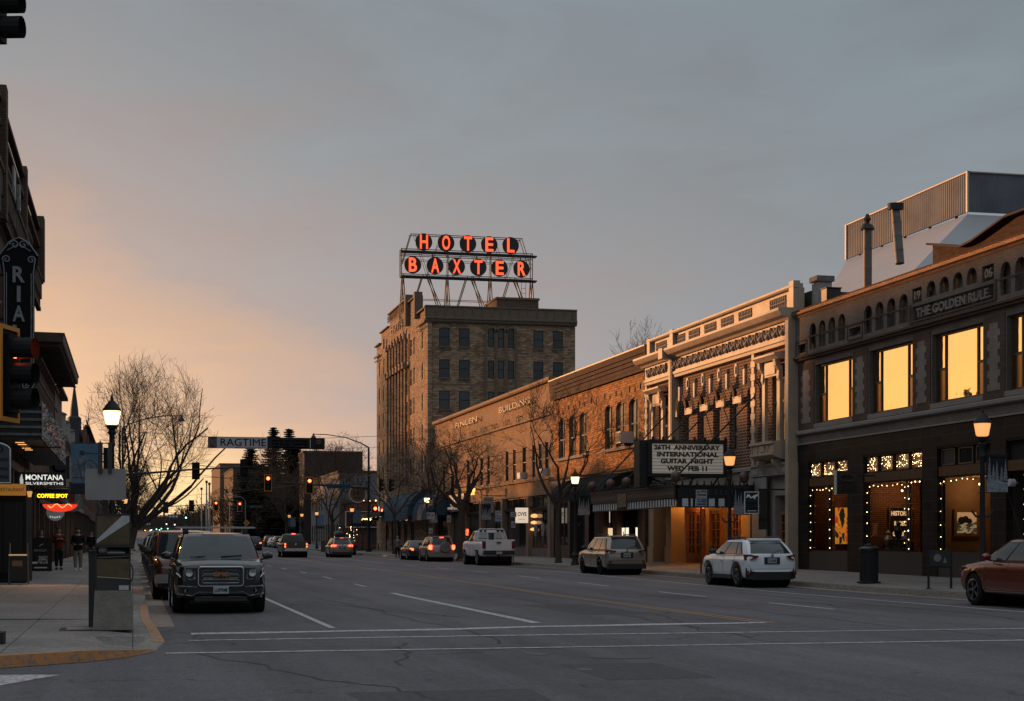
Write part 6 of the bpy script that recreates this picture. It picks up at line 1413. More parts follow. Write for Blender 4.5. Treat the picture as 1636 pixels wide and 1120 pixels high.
# pedestrian rules sign on the pole
t=thing('rules_sign','dark rounded-top rules sign with white capitals at the left edge','sign',(-1.86,22.9,2.62)); m=MB(); pts=[(-.28,-.30),(.28,-.30)]+[(.28*math.cos(R(a)),.17+.11*math.sin(R(a))) for a in range(0,181,15)]
m.poly([(x,-.12,z) for x,z in pts],(0,.01,0)); m.build('plate',mat('slate_plate',(.035,.04,.048),.5),t)
m=MB(); m.tube([(x*.93,-.125,z*.94) for x,z in pts+[pts[0]]],.007,4)
for tx,z,w_ in (('SKATEBOARDING',.03,.46),('BICYCLE RIDING',-.09,.46),('ROLLERBLADING',-.20,.46)): q=text_mb(tx,.06,.004,w=w_); m.add([(x,-.127,y+z) for x,y,zz in q.v],q.f)
q=text_mb('NO',.12,.004); m.add([(x+.08,-.127,y+.17) for x,y,zz in q.v],q.f); m.build('lettering',M_wd,t)
# mast-arm signals
def mast(nm,label,x,y,side,pole_h,arm_z,arm_len,heads,face=0,light=True,street=None,headfacing=True,rise=.6,sc=1.27,group=None):
    """side -1: the arm reaches to the left (towards smaller X)"""
    z0=sw_z(x,y); t=thing(nm,label,'signal mast',(x,y,z0),0,group)
    m=MB(); m.lathe([(.30,0),(.30,.3),(.16,.36),(.14,3),(.10,pole_h)],(0,0,0),12); m.build('pole',M_iron,t,smooth=True)
    m=MB(); m.tube([(0,0,arm_z),(side*arm_len*.5,0,arm_z+rise*.6),(side*arm_len,0,arm_z+rise)],[.12,.09,.05],8); m.build('mast_arm',M_iron,t,smooth=True)
    if light:
        m=MB(); m.tube([(0,0,pole_h),(side*.8,0,pole_h+.45),(side*2.4,0,pole_h+1.0),(side*4.2,0,pole_h+1.25),(side*5.6,0,pole_h+1.28)],[.07,.06,.05,.045,.04],7); m.build('light_arm',M_iron,t,smooth=True)
        m=MB(); m.lathe([(.38,-.42),(.36,-.36),(.16,-.05),(.1,0),(.09,.15),(.03,.22)],(side*5.6,0,pole_h+1.15),12); m.build('luminaire',M_iron,t,smooth=True)
    if street:
        m=MB(); sx,tx=street; m.box(side*sx-1.25,side*sx+1.25,-.16,-.12,arm_z-.05,arm_z+.42); pl_=m.build('street_name_plate',mat('street_name_blue',(.03,.075,.11),.5),t)
        m=MB(); q=text_mb(tx,.3,.01,w=2.2); m.add([(side*sx+a,-.18,arm_z+.18+b) for a,b,c in q.v],q.f); m.build('lettering',M_wd,pl_)
    out_=[]
    for k,(d,lit,back,lb) in enumerate(heads):
        out_.append(signal_head('traffic_light',lb,(x+side*d,y-.25 if face==0 else y+.25,z0+arm_z+rise*d/arm_len-.05),0 if face==0 else math.pi,sc,lit,back,group='traffic lights over the street'))
    return t
def X_(px,Y):
    k=(px-818)/2600; S_,C_=math.sin(YAW),math.cos(YAW); return Y*(S_+C_*k)/(C_-S_*k)
xp=X_(589,164.5)
mast('signal_mast','tall black signal mast with a curved light arm at the far right corner',xp,164.5,-1,10.6,6.45,11.6,[(xp-X_(494,164.5),'red',True,'red traffic light on the mast arm, second from its pole at the far corner'),(xp-X_(428,164.5),'red',True,'red traffic light at the tip of the far corner mast arm')],street=(xp-X_(541,164.5),'N WILLSON AVE'))
signal_head('traffic_light','red traffic light on the pole itself at the far right corner',(xp+.62,164.2,4.35),0,1.25,'red',group='traffic lights over the street')
xl=X_(196,163)
mast('signal_mast','black signal mast with a curved light arm rising behind the left lamp',xl,163,1,12.2,7.6,12.4,[(X_(313,163)-xl,None,True,'unlit traffic light seen from behind on the left mast arm, dark against the yellow sky'),(X_(390,163)-xl,None,True,'traffic light seen from behind at the tip of the left mast arm, against the spruces')],face=1,rise=.95)
for i,(px,lb) in enumerate(((608,'leftmost of two dark traffic lights seen from the side on the hotel corner'),(624,'rightmost of two dark traffic lights seen from the side on the hotel corner'))):
    signal_head('traffic_light',lb,(X_(px,160),160,7.0),R(75),1.2,None,back=False)
# second crossing and the ones beyond
x2=X_(445,322)
mast('signal_mast','signal mast with a street name plate at the second crossing on the right',x2,322,-1,6,6.6,13.5,[(x2-X_(383,322),'red',True,'red traffic light over the second crossing, nearer its pole'),(x2-X_(345,322),'red',True,'red traffic light over the second crossing, at the arm tip')],street=(x2-X_(410,322),'N GRAND AVE'),light=False,rise=.4,sc=1.5)
signal_head('traffic_light','small red traffic light low on the far right side above the silver cars',(X_(443,300),300,gz(300)+5.0),0,1.5,'red',group='traffic lights over the street')
x3=-1.0
mast('signal_mast','signal mast of the second crossing reaching in from the left',x3,326,1,6,6.3,15.5,[(X_(265,326)-x3,None,True,'traffic light seen from behind over the second crossing, on the left against the sky'),(X_(306,326)-x3,None,True,'traffic light seen from behind over the second crossing, at the arm tip')],face=1,light=False,rise=1.1,sc=1.7)
for (Y,x0,pxs,pygs) in ((478,-1.2,((244,821),(262,820),(280,823),(297,824)),None),(640,-1.2,((234,832),(248,830),(266,835),(279,836)),None)):
    z=gz(Y); t=thing('signal_mast','thin signal mast %s down the street'%('third crossing' if Y<500 else 'fourth crossing'),'signal mast',(x0,Y,z)); m=MB(); m.tube([(0,0,0),(0,0,6.6)],.12,6); m.build('pole',M_iron,t); m=MB(); zz=6.5; m.tube([(0,0,zz-.4),(18,0,zz+.5)],.09,6); m.build('mast_arm',M_iron,t)
    for k,(px,py) in enumerate(pxs):
        zz_=EYE+(863-py)*(Y*math.cos(YAW)+X_(px,Y)*math.sin(YAW))/2600
        signal_head('traffic_light','far %s light, %s along the %s crossing'%('green' if k>1 else 'dark',('first from the left','second from the left','third from the left','fourth from the left')[k],'third' if Y<500 else 'fourth'),(X_(px,Y),Y-.2,zz_),0 if k>1 else math.pi,1.6,'green' if k>1 else None,back=False,group='far traffic lights')
t=thing('guide_sign','large blue-grey road guide sign on the third crossing\'s arm','road sign',(X_(277,470),470,EYE+(863-826)*470/2600)); m=MB(); m.box(-1.5,1.5,-.05,.05,-.6,.6); m.build('plate',mat('guide_blue',(.04,.08,.11),.5),t); m=MB(); [m.box(-1.2+.9*i,-.6+.9*i,-.08,-.06,-.2,.25) for i in range(3)]; m.build('lettering',M_wd,t)
t=thing('guide_sign','small dark road guide sign far down the street on the left','road sign',(X_(235,560),560,EYE+(863-838)*560/2600)); m=MB(); m.box(-1.3,1.3,-.05,.05,-.5,.5); m.build('plate',mat('guide_grey',(.06,.07,.07),.5),t); m=MB(); [m.box(-1+.8*i,-.5+.8*i,-.08,-.06,-.15,.2) for i in range(3)]; m.build('lettering',M_wd,t)
# diamond pedestrian signs
for px,Y,lb in ((394,205,'diamond pedestrian warning sign right of the black car roof'),(365,212,'diamond warning sign peeking over the roof bar of the black car')):
    x=X_(px,Y); x=X_(px,Y); t=thing('warning_sign',lb,'road sign',(x,Y,gz(Y))); 
    zc=EYE+(863-840)*Y/2600 if px==394 else EYE+(863-844)*Y/2600
    m=MB(); m.tube([(0,0,0),(0,0,zc)],.04,6); m.build('post',M_iron,t); m=MB(); m.poly([(0,-.06,zc+.42),(.42,-.06,zc),(0,-.06,zc-.42),(-.42,-.06,zc)],(0,.02,0)); m.build('plate',mat('warning_orange_yellow',(.45,.24,.06),.6),t)
    m=MB(); m.tube([(0,-.08,zc+.16),(0,-.08,zc)],.05,5); m.tube([(0,-.08,zc),(-.1,-.08,zc-.2)],.03,4); m.tube([(0,-.08,zc),(.1,-.08,zc-.2)],.03,4); m.build('pictogram',M_black,t)
# tall poles far right of the sky gap
for i,(px,yt,Y,r_) in enumerate(((322,781,420,.16),(330,770,400,.24),(334.5,773,395,.28))):
    x=X_(px,Y); zt=EYE+(863-yt)*Y/2600; t=thing('utility_pole','pale utility pole, %s of three beside the far tan block'%('leftmost','middle','rightmost')[i],'pole',(x,Y,gz(Y)),0); m=MB(); m.tube([(0,0,0),(0,0,zt-gz(Y))],[r_,r_*.7],8); m.build('pole',mat('weathered_pale_pole',(.34,.33,.33),.6,var=.15),t); m=MB(); m.box(-.3,.3,-.2,.2,zt-gz(Y)-.5,zt-gz(Y)+.1); m.build('cap',M_iron,t)
for i,(px,py,Y,dx) in enumerate(((392,800,262,-1),(367,803,300,-1))):
    x=X_(px,Y); zt=EYE+(863-py)*Y/2600-gz(Y); t=thing('street_light','thin grey cobra-head street light, %s of two in front of the dark trees'%('right' if i==0 else 'left'),'street light',(x,Y,gz(Y))); m=MB(); m.tube([(0,0,0),(0,0,zt)],.09,6); m.tube([(0,0,zt),(-.6,0,zt+.5),(-2.4,0,zt+.8)],.05,5); m.build('pole',mat('grey_galv_pole',(.2,.21,.22),.5,.4),t); m=MB(); m.box(-3.1,-2.3,-.15,.15,zt+.74,zt+.9); m.build('luminaire',mat('grey_galv_head',(.3,.32,.34),.5,.2),t)
# banner across the street
YB=158.0; xa,xb=X_(332,YB),X_(519,YB); zt=EYE+(863-702)*160/2600; zb=zt-1.12
RB2=thing('street_banner','long banner strung across the street reading RAGTIME in dark capitals on grey','banner',((xa+xb)/2,YB,zb)); W=xb-xa; h_=zt-zb
xs0=-W/2; xd=xs0+W*.505
m=MB(); m.box(xs0,xd,-.02,.02,0,h_); m.build('grey_cloth',mat('banner_grey',(.40,.40,.43),.75,var=.1),RB2); m=MB(); m.box(xd,W/2,-.02,.02,.02,h_); m.build('dark_cloth',mat('banner_charcoal',(.025,.026,.028),.75),RB2)
m=MB(); m.box(xs0,xs0+.85,-.026,-.021,.0,h_); m.build('photo_print',artmat('banner_photo',[(0,(.03,.03,.03)),(.45,(.10,.075,.06)),(.6,(.05,.07,.09))],2.5,0,4),RB2)
m=MB(); q=text_mb('RAGTIME',.98,.01,w=4.3); m.add([(x+xs0+3.35,-.035,y+h_*.54) for x,y,z in q.v],q.f); q=text_mb('JANUARY 23-25 & JANUARY 30-FEBRUARY 1',.14,.01,w=2.9); m.add([(x+xs0+4.0,-.035,y+.07) for x,y,z in q.v],q.f); m.build('dark_lettering',mat('banner_ink',(.02,.02,.02),.7),RB2)
m=MB()
for tx,z,sz,w_ in (('7PM FRI, SAT & 3PM SUN',.78,.22,3.5),('THE ELLEN THEATRE',.5,.30,3.5),('TICKETS: OPERAMONTANA.ORG',.18,.2,3.5)): q=text_mb(tx,sz,.01,w=w_,bold=.008); m.add([(x+xd+2.15,-.035,y+z) for x,y,zz in q.v],q.f)
m.box(xd+4.1,xd+4.14,-.03,-.022,.15,.95)
for tx,z in (('OPERA',.34),('MONTANA',.15)): q=text_mb(tx,.17,.01,w=.75 if tx=='OPERA' else 1.05); m.add([(x+xd+4.95,-.035,y+z) for x,y,zz in q.v],q.f)
m.build('pale_lettering',M_wd,RB2); m=MB(); m.tube([(xd+4.95+.2*math.cos(a*.5),-.03,.74+.17*math.sin(a*.5)) for a in range(12)],.025,4); m.tube([(xd+4.75,-.03,.6),(xd+5.05,-.03,.8)],.02,4); m.build('ring_logo',mat('copper_logo',(.4,.18,.08),.5),RB2)
m=MB(); m.tube([(-W/2,0,h_),(-W/2-10,-6,h_+.1)],.02,4); m.tube([(W/2,0,h_),(W/2+8.5,-5,h_+.15)],.02,4); m.tube([(-W/2,0,0),(-W/2-10,-6,.3)],.015,4); m.tube([(W/2,0,0),(W/2+8.5,-5,.3)],.015,4); m.build('cable',M_iron,RB2)
for i,(a,b,sag) in enumerate((((-4.4,186,11.6),(26.3,200,8.9),.3),((-4.4,191,9.3),(26.3,215,9.6),.2),((-4.4,200,12.8),(26.3,230,10.0),.5),((-4.4,206,12),(26.3,236,9.0),.5),((26,99,7.5),(4,246,8),.6))):
    m=MB(); A_,B_=Vector(a),Vector(b); m.tube([tuple((B_-A_)*(k/12)-Vector((0,0,sag*4*(k/12)*(1-k/12)))) for k in range(13)],.022,4)
    t=m.build('overhead_cable',M_iron,None); t.location=A_; tag(t,('thin overhead cable crossing above the far intersection','second thin overhead cable below the banner','thin high cable on the left part of the sky','second high cable in the pale sky gap','long thin cable running toward the spruces')[i],'cable','overhead cables')
# right pavement furniture
t=thing('litter_bin','black slatted litter bin with a domed lid in front of the gallery','litter bin',(22.6,47.4,sw_z(22.6,47.4))); m=MB(); m.lathe([(.30,0),(.30,.06),(.27,.08),(.27,.98),(.30,1.0),(.30,1.04)],(0,0,0),18)
for k in range(24): a_=R(15*k); m.box(.275*math.cos(a_)-.012,.275*math.cos(a_)+.012,.275*math.sin(a_)-.012,.275*math.sin(a_)+.012,.08,1.0)
m.build('slatted_body',M_iron,t); m=MB(); m.lathe([(.31,1.04),(.31,1.1),(.22,1.16),(.14,1.17),(.14,1.22),(.10,1.24),(.01,1.25)],(0,0,0),18); m.build('lid',mat('dark_lid',(.03,.03,.031),.3,.4),t,smooth=True); m=MB(); [m.box(x-.04,x+.04,y-.04,y+.04,-.0,.05) for x in (-.26,.26) for y in (-.2,.2)]; m.build('foot',M_iron,t)
t=thing('bench_frame','black metal two-legged board stand with an oval plaque on the right pavement','notice stand',(22.35,42.3,sw_z(22.3,42.3)),R(-8)); m=MB(); [m.tube([(x,0,0),(x,0,1.12)],.035,6) for x in (-.33,.33)]; [m.box(x-.08,x+.08,-.06,.06,0,.02) for x in (-.33,.33)]; m.tube([(-.33,0,.62),(.33,0,.62)],.02,5); m.build('leg_frame',M_iron,t); m=MB(); m.box(-.31,.31,-.02,.02,.66,1.1); m.build('board',M_black,t); m=MB(); m.lathe([(.001,-.03),(.11,-.028),(.11,-.02)],(-.08,0,.88),16,'y'); m.add([(.08,-.03,.74),(.2,-.03,.74),(.13,-.03,.9)],[(0,1,2)]); m.build('plaque',mat('grey_plaque',(.2,.2,.2),.5),t)
def pole_signs(label,x,Y,plates,h,name='parking_sign',gr='parking signs'):
    z0=sw_z(x,Y); t=thing(name,label,'road sign',(x,Y,z0),0,gr); m=MB(); m.tube([(0,0,0),(0,0,h)],.032,6); m.build('post',mat('dark_steel_post',(.07,.055,.045),.5,.3),t)
    for (cx_,cz,w_,hh,face,lines) in plates:
        m=MB(); m.box(cx_-w_/2,cx_+w_/2,-.055,-.045,cz-hh/2,cz+hh/2); pl_=m.build('plate',face,t)
        for tx,dx,dz,sz,ww,mm in lines:
            m=MB(); q=text_mb(tx,sz,.004,w=ww,bold=.003); m.add([(cx_+dx+a,-.062,cz+dz+b) for a,b,c in q.v],q.f); m.build('lettering',mm,pl_)
    return t
M_pw=mat('sign_white',(.40,.39,.38),.55,var=.06); M_pb=mat('sign_pale_blue',(.26,.34,.42),.55); M_pr=mat('sign_red_ink',(.35,.06,.03),.6); M_bk=mat('sign_black_ink',(.03,.03,.03),.6); M_blu=mat('sign_blue_ink',(.04,.09,.18),.6)
zq=lambda px,py,x,Y: EYE+(863-py)*(x*math.sin(YAW)+Y*math.cos(YAW))/2600-sw_z(x,Y)
def yq(px,x): return Y_(px,x)
Y=yq(1120,21.9)
pole_signs('two-part white and blue parking sign in front of the theatre doors',21.9,Y,[(0,zq(0,789,21.9,Y),.46,.32,M_pw,[('NO',-.13,.07,.12,.1,M_pr),('PARKING',.09,.09,.07,.22,M_pr),('2AM-6AM',0,-.04,.09,.36,M_bk)]),(0,zq(0,802.5,21.9,Y),.46,.32,M_pb,[('2',-.12,.07,.15,.08,M_blu),('HOUR',.09,.10,.06,.2,M_blu),('PARKING',.09,.03,.06,.22,M_blu),('9AM-5PM',0,-.08,.09,.36,M_bk)])],zq(0,782,21.9,Y))
Y=yq(1200,21.95)
t=pole_signs('dark museum direction sign with a white mountain and arrow, above the white car',21.95,Y,[(0,zq(0,803,21.95,Y),.56,.80,M_wd,[]),],zq(0,786,21.95,Y),'direction_sign',None)
zc=zq(0,803,21.95,Y)
m=MB(); m.box(-.25,.25,-.066,-.056,zc-.37,zc+.37); m.build('dark_face',mat('sign_charcoal',(.03,.034,.038),.6),t)
m=MB(); 
for tx,dz,sz,w_ in (('MUSEUM',-.02,.11,.42),('OF THE',-.11,.07,.2),('ROCKIES',-.205,.11,.42)): q=text_mb(tx,sz,.004,w=w_); m.add([(a,-.072,zc+dz+b) for a,b,c in q.v],q.f)
m.add([(-.22,-.072,zc+.2),(-.17,-.072,zc+.31),(-.1,-.072,zc+.30),(-.02,-.072,zc+.2),(.08,-.072,zc+.27),(.24,-.072,zc+.32),(.24,-.072,zc+.25),(.15,-.072,zc+.2),(.12,-.072,zc+.11),(.05,-.072,zc+.18),(-.05,-.072,zc+.15),(-.12,-.072,zc+.22),(-.2,-.072,zc+.16)],[tuple(range(13))])
m.add([(-.18,-.072,zc-.30),(-.13,-.072,zc-.275),(-.13,-.072,zc-.29),(.18,-.072,zc-.29),(.18,-.072,zc-.31),(-.13,-.072,zc-.31),(-.13,-.072,zc-.325)],[tuple(range(7))]); m.build('lettering',M_wd,t,fix=False)
Y=yq(1352,25.3)
MT=thing('hanging_sign','black projecting gallery sign with grey capitals under an oval monogram','sign',(24.9,Y_(1352,24.9),EYE+(863-770)*(24.9*math.sin(YAW)+Y_(1352,24.9)*math.cos(YAW))/2600)); m=MB(); m.box(-.40,.42,-.07,.07,-.44,.40); m.build('panel',M_black,MT); m=MB(); m.box(-.43,-.40,-.09,.09,-.46,.42); m.build('edge_strip',mat('pale_edge_strip',(.45,.47,.5),.4),MT)
m=MB(); M_dg=mat('dim_gallery_letter',(.13,.12,.11),.6)
for tx,dx,dz,sz,w_ in (('M',-.13,.17,.15,.12),('T',0,.18,.24,.1),('G',.14,.17,.15,.11),('MONTANA',.02,-.04,.12,.6),('TRAILS',.02,-.18,.12,.46),('GALLERY',.02,-.32,.12,.6)): q=text_mb(tx,sz,.004,w=w_); m.add([(a+dx,-.078,dz+b) for a,b,c in q.v],q.f)
m.tube([(.01+.30*math.cos(a*.4),-.075,.17+.14*math.sin(a*.4)) for a in range(17)],.008,4); m.build('lettering',M_dg,MT); m=MB(); m.box(.42,1.1,-.03,.03,.2,.26); m.build('bracket',M_iron,MT)
t=thing('security_camera','small white security camera on the dark gallery pier','camera',F.P(44.35,3.3,.2)); m=MB(); m.lathe([(.10,-.1),(.12,-.08),(.12,.08),(.1,.1)],(0,0,0),10,'x'); m.build('housing',mat('white_plastic',(.5,.5,.5),.4),t); m=MB(); m.box(.05,.2,-.03,.03,-.03,.03); m.build('mount',M_sg,t)
# parking signs farther along
for i,(px,x,lb,pl_) in enumerate(((688,22.0,'large P arrow parking sign between two small white plates in front of the blue awning',[(690,803,.28,.42,M_pw,None),(690,824,.62,.52,M_pw,'P'),(690,848,.3,.42,M_pw,None)]),(717,22.0,'small white plate sign right of the blue awning banner',[(717,829,.3,.5,M_pw,None)]),(796,22.0,'white and pale blue parking sign behind the white pickup',[(796,820,.42,.28,M_pw,'n'),(796,829,.42,.32,M_pb,'n')]),(820,22.0,'small white plate on a thin post right of the white pickup cab',[(820,822,.36,.3,M_pw,None),(820,838,.26,.38,M_pw,None)]))):
    Y=yq(px,x); pls=[]
    for (_,py,w_,hh,fm,k) in pl_:
        ln=[]
        if k=='P': ln=[('P',-.15,.03,.42,.2,M_bk),('>',.16,.03,.25,.14,M_bk),('-',.1,.03,.25,.16,M_bk)]
        elif k=='n': ln=[('2 HOUR',0,.02,.09,.3,M_blu)]
        else: ln=[('2 HR',0,.06,.08,w_*.6,M_bk),('PARKING',0,-.06,.07,w_*.75,M_bk)]
        pls.append((0,zq(0,py,x,Y),w_,hh,fm,ln))
    pole_signs(lb,x,Y,pls,max(p[1] for p in pls)+.2)
t=thing('hanging_sign','white rectangular shop sign with dark lettering above the white pickup','sign',(24.6,113,4.15)); m=MB(); m.box(-.38,.38,-.05,.05,-.62,.5); m.build('panel',mat('sign_white',(.5,.5,.5),.5),t); m=MB(); [ (lambda q: m.add([(a,-.06,b+z) for a,b,c in q.v],q.f))(text_mb(tx,.2,.01,w=.6)) for tx,z in (('POWDER',.28),('HORN',.0),('OUTFIT',-.28))]; m.build('lettering',M_bk,t); m=MB(); m.box(-.4,1.3,-.03,.03,.55,.6); m.build('bracket',M_iron,t)
t=thing('banner_flag','dark flag banner on a short pole beside the theatre door, right of the museum sign','banner',(24.9,62.0,3.0)); m=MB(); m.box(-.18,.18,-.02,.02,-1.0,.6); m.build('cloth',M_black,t); m=MB(); m.box(-.2,1.1,-.025,.025,.6,.66); m.build('rod',M_iron,t); m=MB(); q=text_mb('ELLEN',.12,.004,w=.28); m.add([(a,-.03,b-.6) for a,b,c in q.v],q.f); m.build('lettering',M_dg,t)
t=thing('flood_light','small red-lit beacon on a bracket at the hotel corner pavement','light',(25.3,168,4.6)); m=MB(); m.lathe([(.1,-.2),(.12,0),(.1,.2)],(0,0,0),8); m.build('lens',M_ron,t); m=MB(); m.box(-.05,.8,-.04,.04,.2,.26); m.build('bracket',M_iron,t)
t=thing('wall_light','bright white floodlight on the hotel wall by the entrance','wall light',(25.4,172,4.9)); m=MB(); m.box(-.22,.1,-.3,.3,-.25,.25); m.build('lens',mat('cool_flood',(1,1,1),.5,emit=(1,.93,.85),estr=6),t); m=MB(); m.box(.1,.4,-.1,.1,-.1,.1); m.build('bracket',M_iron,t)
t=thing('lantern','amber hanging lantern in the dark branches over the tan building shopfront','lantern',(24.2,Y_(754,24.2),EYE+(863-785)*(Y_(754,24.2)*.97+24.2*.227)/2600)); m=MB(); m.lathe([(.18,-.25),(.26,.2),(.27,.25)],(0,0,0),8); m.build('glass',mat('amber_lantern',(1,.5,.15),.5,emit=(1,.45,.12),estr=2.2),t); m=MB(); m.lathe([(.3,.25),(.1,.45),(.01,.5)],(0,0,0),8); m.build('cap',M_iron,t)
# bicycles
def bike(loc,rz,label,group=None):
    t=thing('bicycle',label,'bicycle',loc,rz,group); 
    for x in (-.52,.52):
        m=MB(); m.tube([(x+.33*math.cos(a*math.pi/10),0,.34+.33*math.sin(a*math.pi/10)) for a in range(21)],.018,5); w_=m.build('wheel',M_black,t); m=MB(); [m.tube([(x,0,.34),(x+.32*math.cos(a*math.pi/5),0,.34+.32*math.sin(a*math.pi/5))],.004,3) for a in range(10)]; m.build('spokes',M_sg,w_)
    m=MB(); m.tube([(-.52,0,.34),(-.15,0,.32),(.35,0,.78),(-.22,0,.8),(-.15,0,.32)],.018,5); m.tube([(-.52,0,.34),(-.22,0,.8),(-.24,0,.92)],.014,5); m.tube([(.52,0,.34),(.35,0,.78),(.33,0,.95)],.018,5); m.build('frame',mat('bike_frame_%s'%label[:6].strip(),(.06,.035,.03),.4,.3),t)
    m=MB(); m.tube([(.33,-.25,.98),(.33,0,.95),(.33,.25,.98)],.014,5); m.build('handlebar',M_iron,t); m=MB(); m.box(-.36,-.12,-.06,.06,.92,.97); m.build('saddle',M_black,t); return t
bike((-.35,52,sw_z(-.3,52)),R(65),'bicycle leaning by the lamp post on the left pavement')
b0=None
for i in range(5): bike((22.9+i*.62,176.2-.6*i,sw_z(23,170)),R(80),'rental bicycle %s in the dock by the hotel corner'%('at the left end','second from the left','in the middle','second from the right','at the right end')[i],'rental bicycles in the dock')
t=thing('bike_dock','long low black docking rail for rental bicycles at the hotel corner','bicycle dock',(24.1,174.5,sw_z(24,170))); m=MB(); m.box(-1.6,1.9,-.1,.1,0,.12); [m.box(-1.4+.62*i,-1.3+.62*i,-.1,.1,.12,.8) for i in range(6)]; m.build('rail',M_iron,t); m=MB(); [m.box(-1.4+.62*i,-1.3+.62*i,-.12,-.1,.45,.7) for i in range(6)]; m.build('dock_panel',mat('rust_orange_panel',(.3,.09,.03),.5),t)
t=thing('sandwich_board','black A-frame board under the string lights at the far corner','sandwich board',(20.9,181,.25)); m=MB(); m.poly([(-.5,-.3,0),(.5,-.3,0),(.5,0,1.2),(-.5,0,1.2)],(0,.04,0)); m.poly([(-.5,.3,0),(.5,.3,0),(.5,.0,1.2),(-.5,.0,1.2)],(0,-.04,0)); m.build('board',M_black,t); m=MB(); m.box(-.3,.3,-.29,-.27,.3,.85); m.build('picture',mat('dim_board_print',(.12,.1,.09),.7),t); m.v

t=thing('added_lantern','small amber lantern added on the restaurant vestibule to warm a strip of pavement','lantern',(-3.1,52.3,3.0)); m=MB(); m.lathe([(.05,-.1),(.08,.05),(.08,.08)],(0,0,0),8); m.build('glass',mat('amber_lantern_small',(1,.5,.15),.5,emit=(1,.45,.12),estr=.6),t); m=MB(); m.lathe([(.09,.08),(.02,.15)],(0,0,0),8); m.build('cap',M_iron,t)  # lantern and its spot are added to cast an orange strip on the pavement
lamp('added_pavement_light',(.5,-.4,.1),230,(1,.42,.13),.1,t,spot=R(100),aim=(1.2,-4.2,-3))
# ================================================================ vehicles
def lerp(a,b,t): return a+(b-a)*t
M_tyre=mat('tyre_rubber',(.016,.016,.016),.85); M_carg=mat('car_glass',(.02,.034,.042),.03,spec=.62); M_chr=mat('chrome',(.55,.56,.58),.16,1.0)
M_cldr=mat('black_plastic_cladding',(.02,.02,.02),.55); M_rim=mat('alloy_rim',(.33,.33,.34),.28,.9); M_rimd=mat('dark_alloy_rim',(.05,.05,.052),.3,.8)
M_tlo=mat('tail_lamp_red',(.16,.012,.01),.12,coat=.6); M_tll=mat('tail_lamp_lit',(1,.08,.03),.3,emit=(1,.07,.02),estr=8); M_head=mat('headlamp_glass',(.16,.175,.19),.06,spec=.8,coat=1); M_amb=mat('amber_marker',(.5,.15,.02),.3)
M_plate=mat('licence_plate',(.38,.42,.46),.4); M_ink=mat('plate_ink',(.04,.04,.08),.5)
def carpaint(nm,c,met=.0,rough=.28): return mat('car_paint_'+nm,c,rough,met,coat=.6)
def wheel_mb(r,w_):
    t=MB(); t.lathe([(r*.60,-w_/2+.03),(r*.66,-w_/2),(r*.93,-w_/2+.01),(r,-w_/2+.04),(r,w_/2-.04),(r*.93,w_/2-.01),(r*.66,w_/2),(r*.60,w_/2-.03)],(0,0,0),28,'x',cap=False); return t
def rim_mb(r,side,style=5):
    m=MB(); R_=r*.67; o=side
    m.lathe([(R_,-o*.06),(R_,o*.10),(R_*.94,o*.105),(R_*.90,o*.03)],(0,0,0),28,'x',cap=False)
    for k in range(style):
        for d in ((-.13,.13) if style==5 else (0,)):
            a=2*math.pi*k/style+d; a2=2*math.pi*k/style+d*.35
            p=[(R_*.92,a-.06),(R_*.92,a+.06),(R_*.16,a2+.25),(R_*.16,a2-.25)]
            m.poly([(o*.088,q*math.cos(t_),q*math.sin(t_)) for q,t_ in p],(o*-.03,0,0))
    m.lathe([(R_*.2,o*.06),(R_*.18,o*.105),(.001,o*.11)],(0,0,0),14,'x'); return m
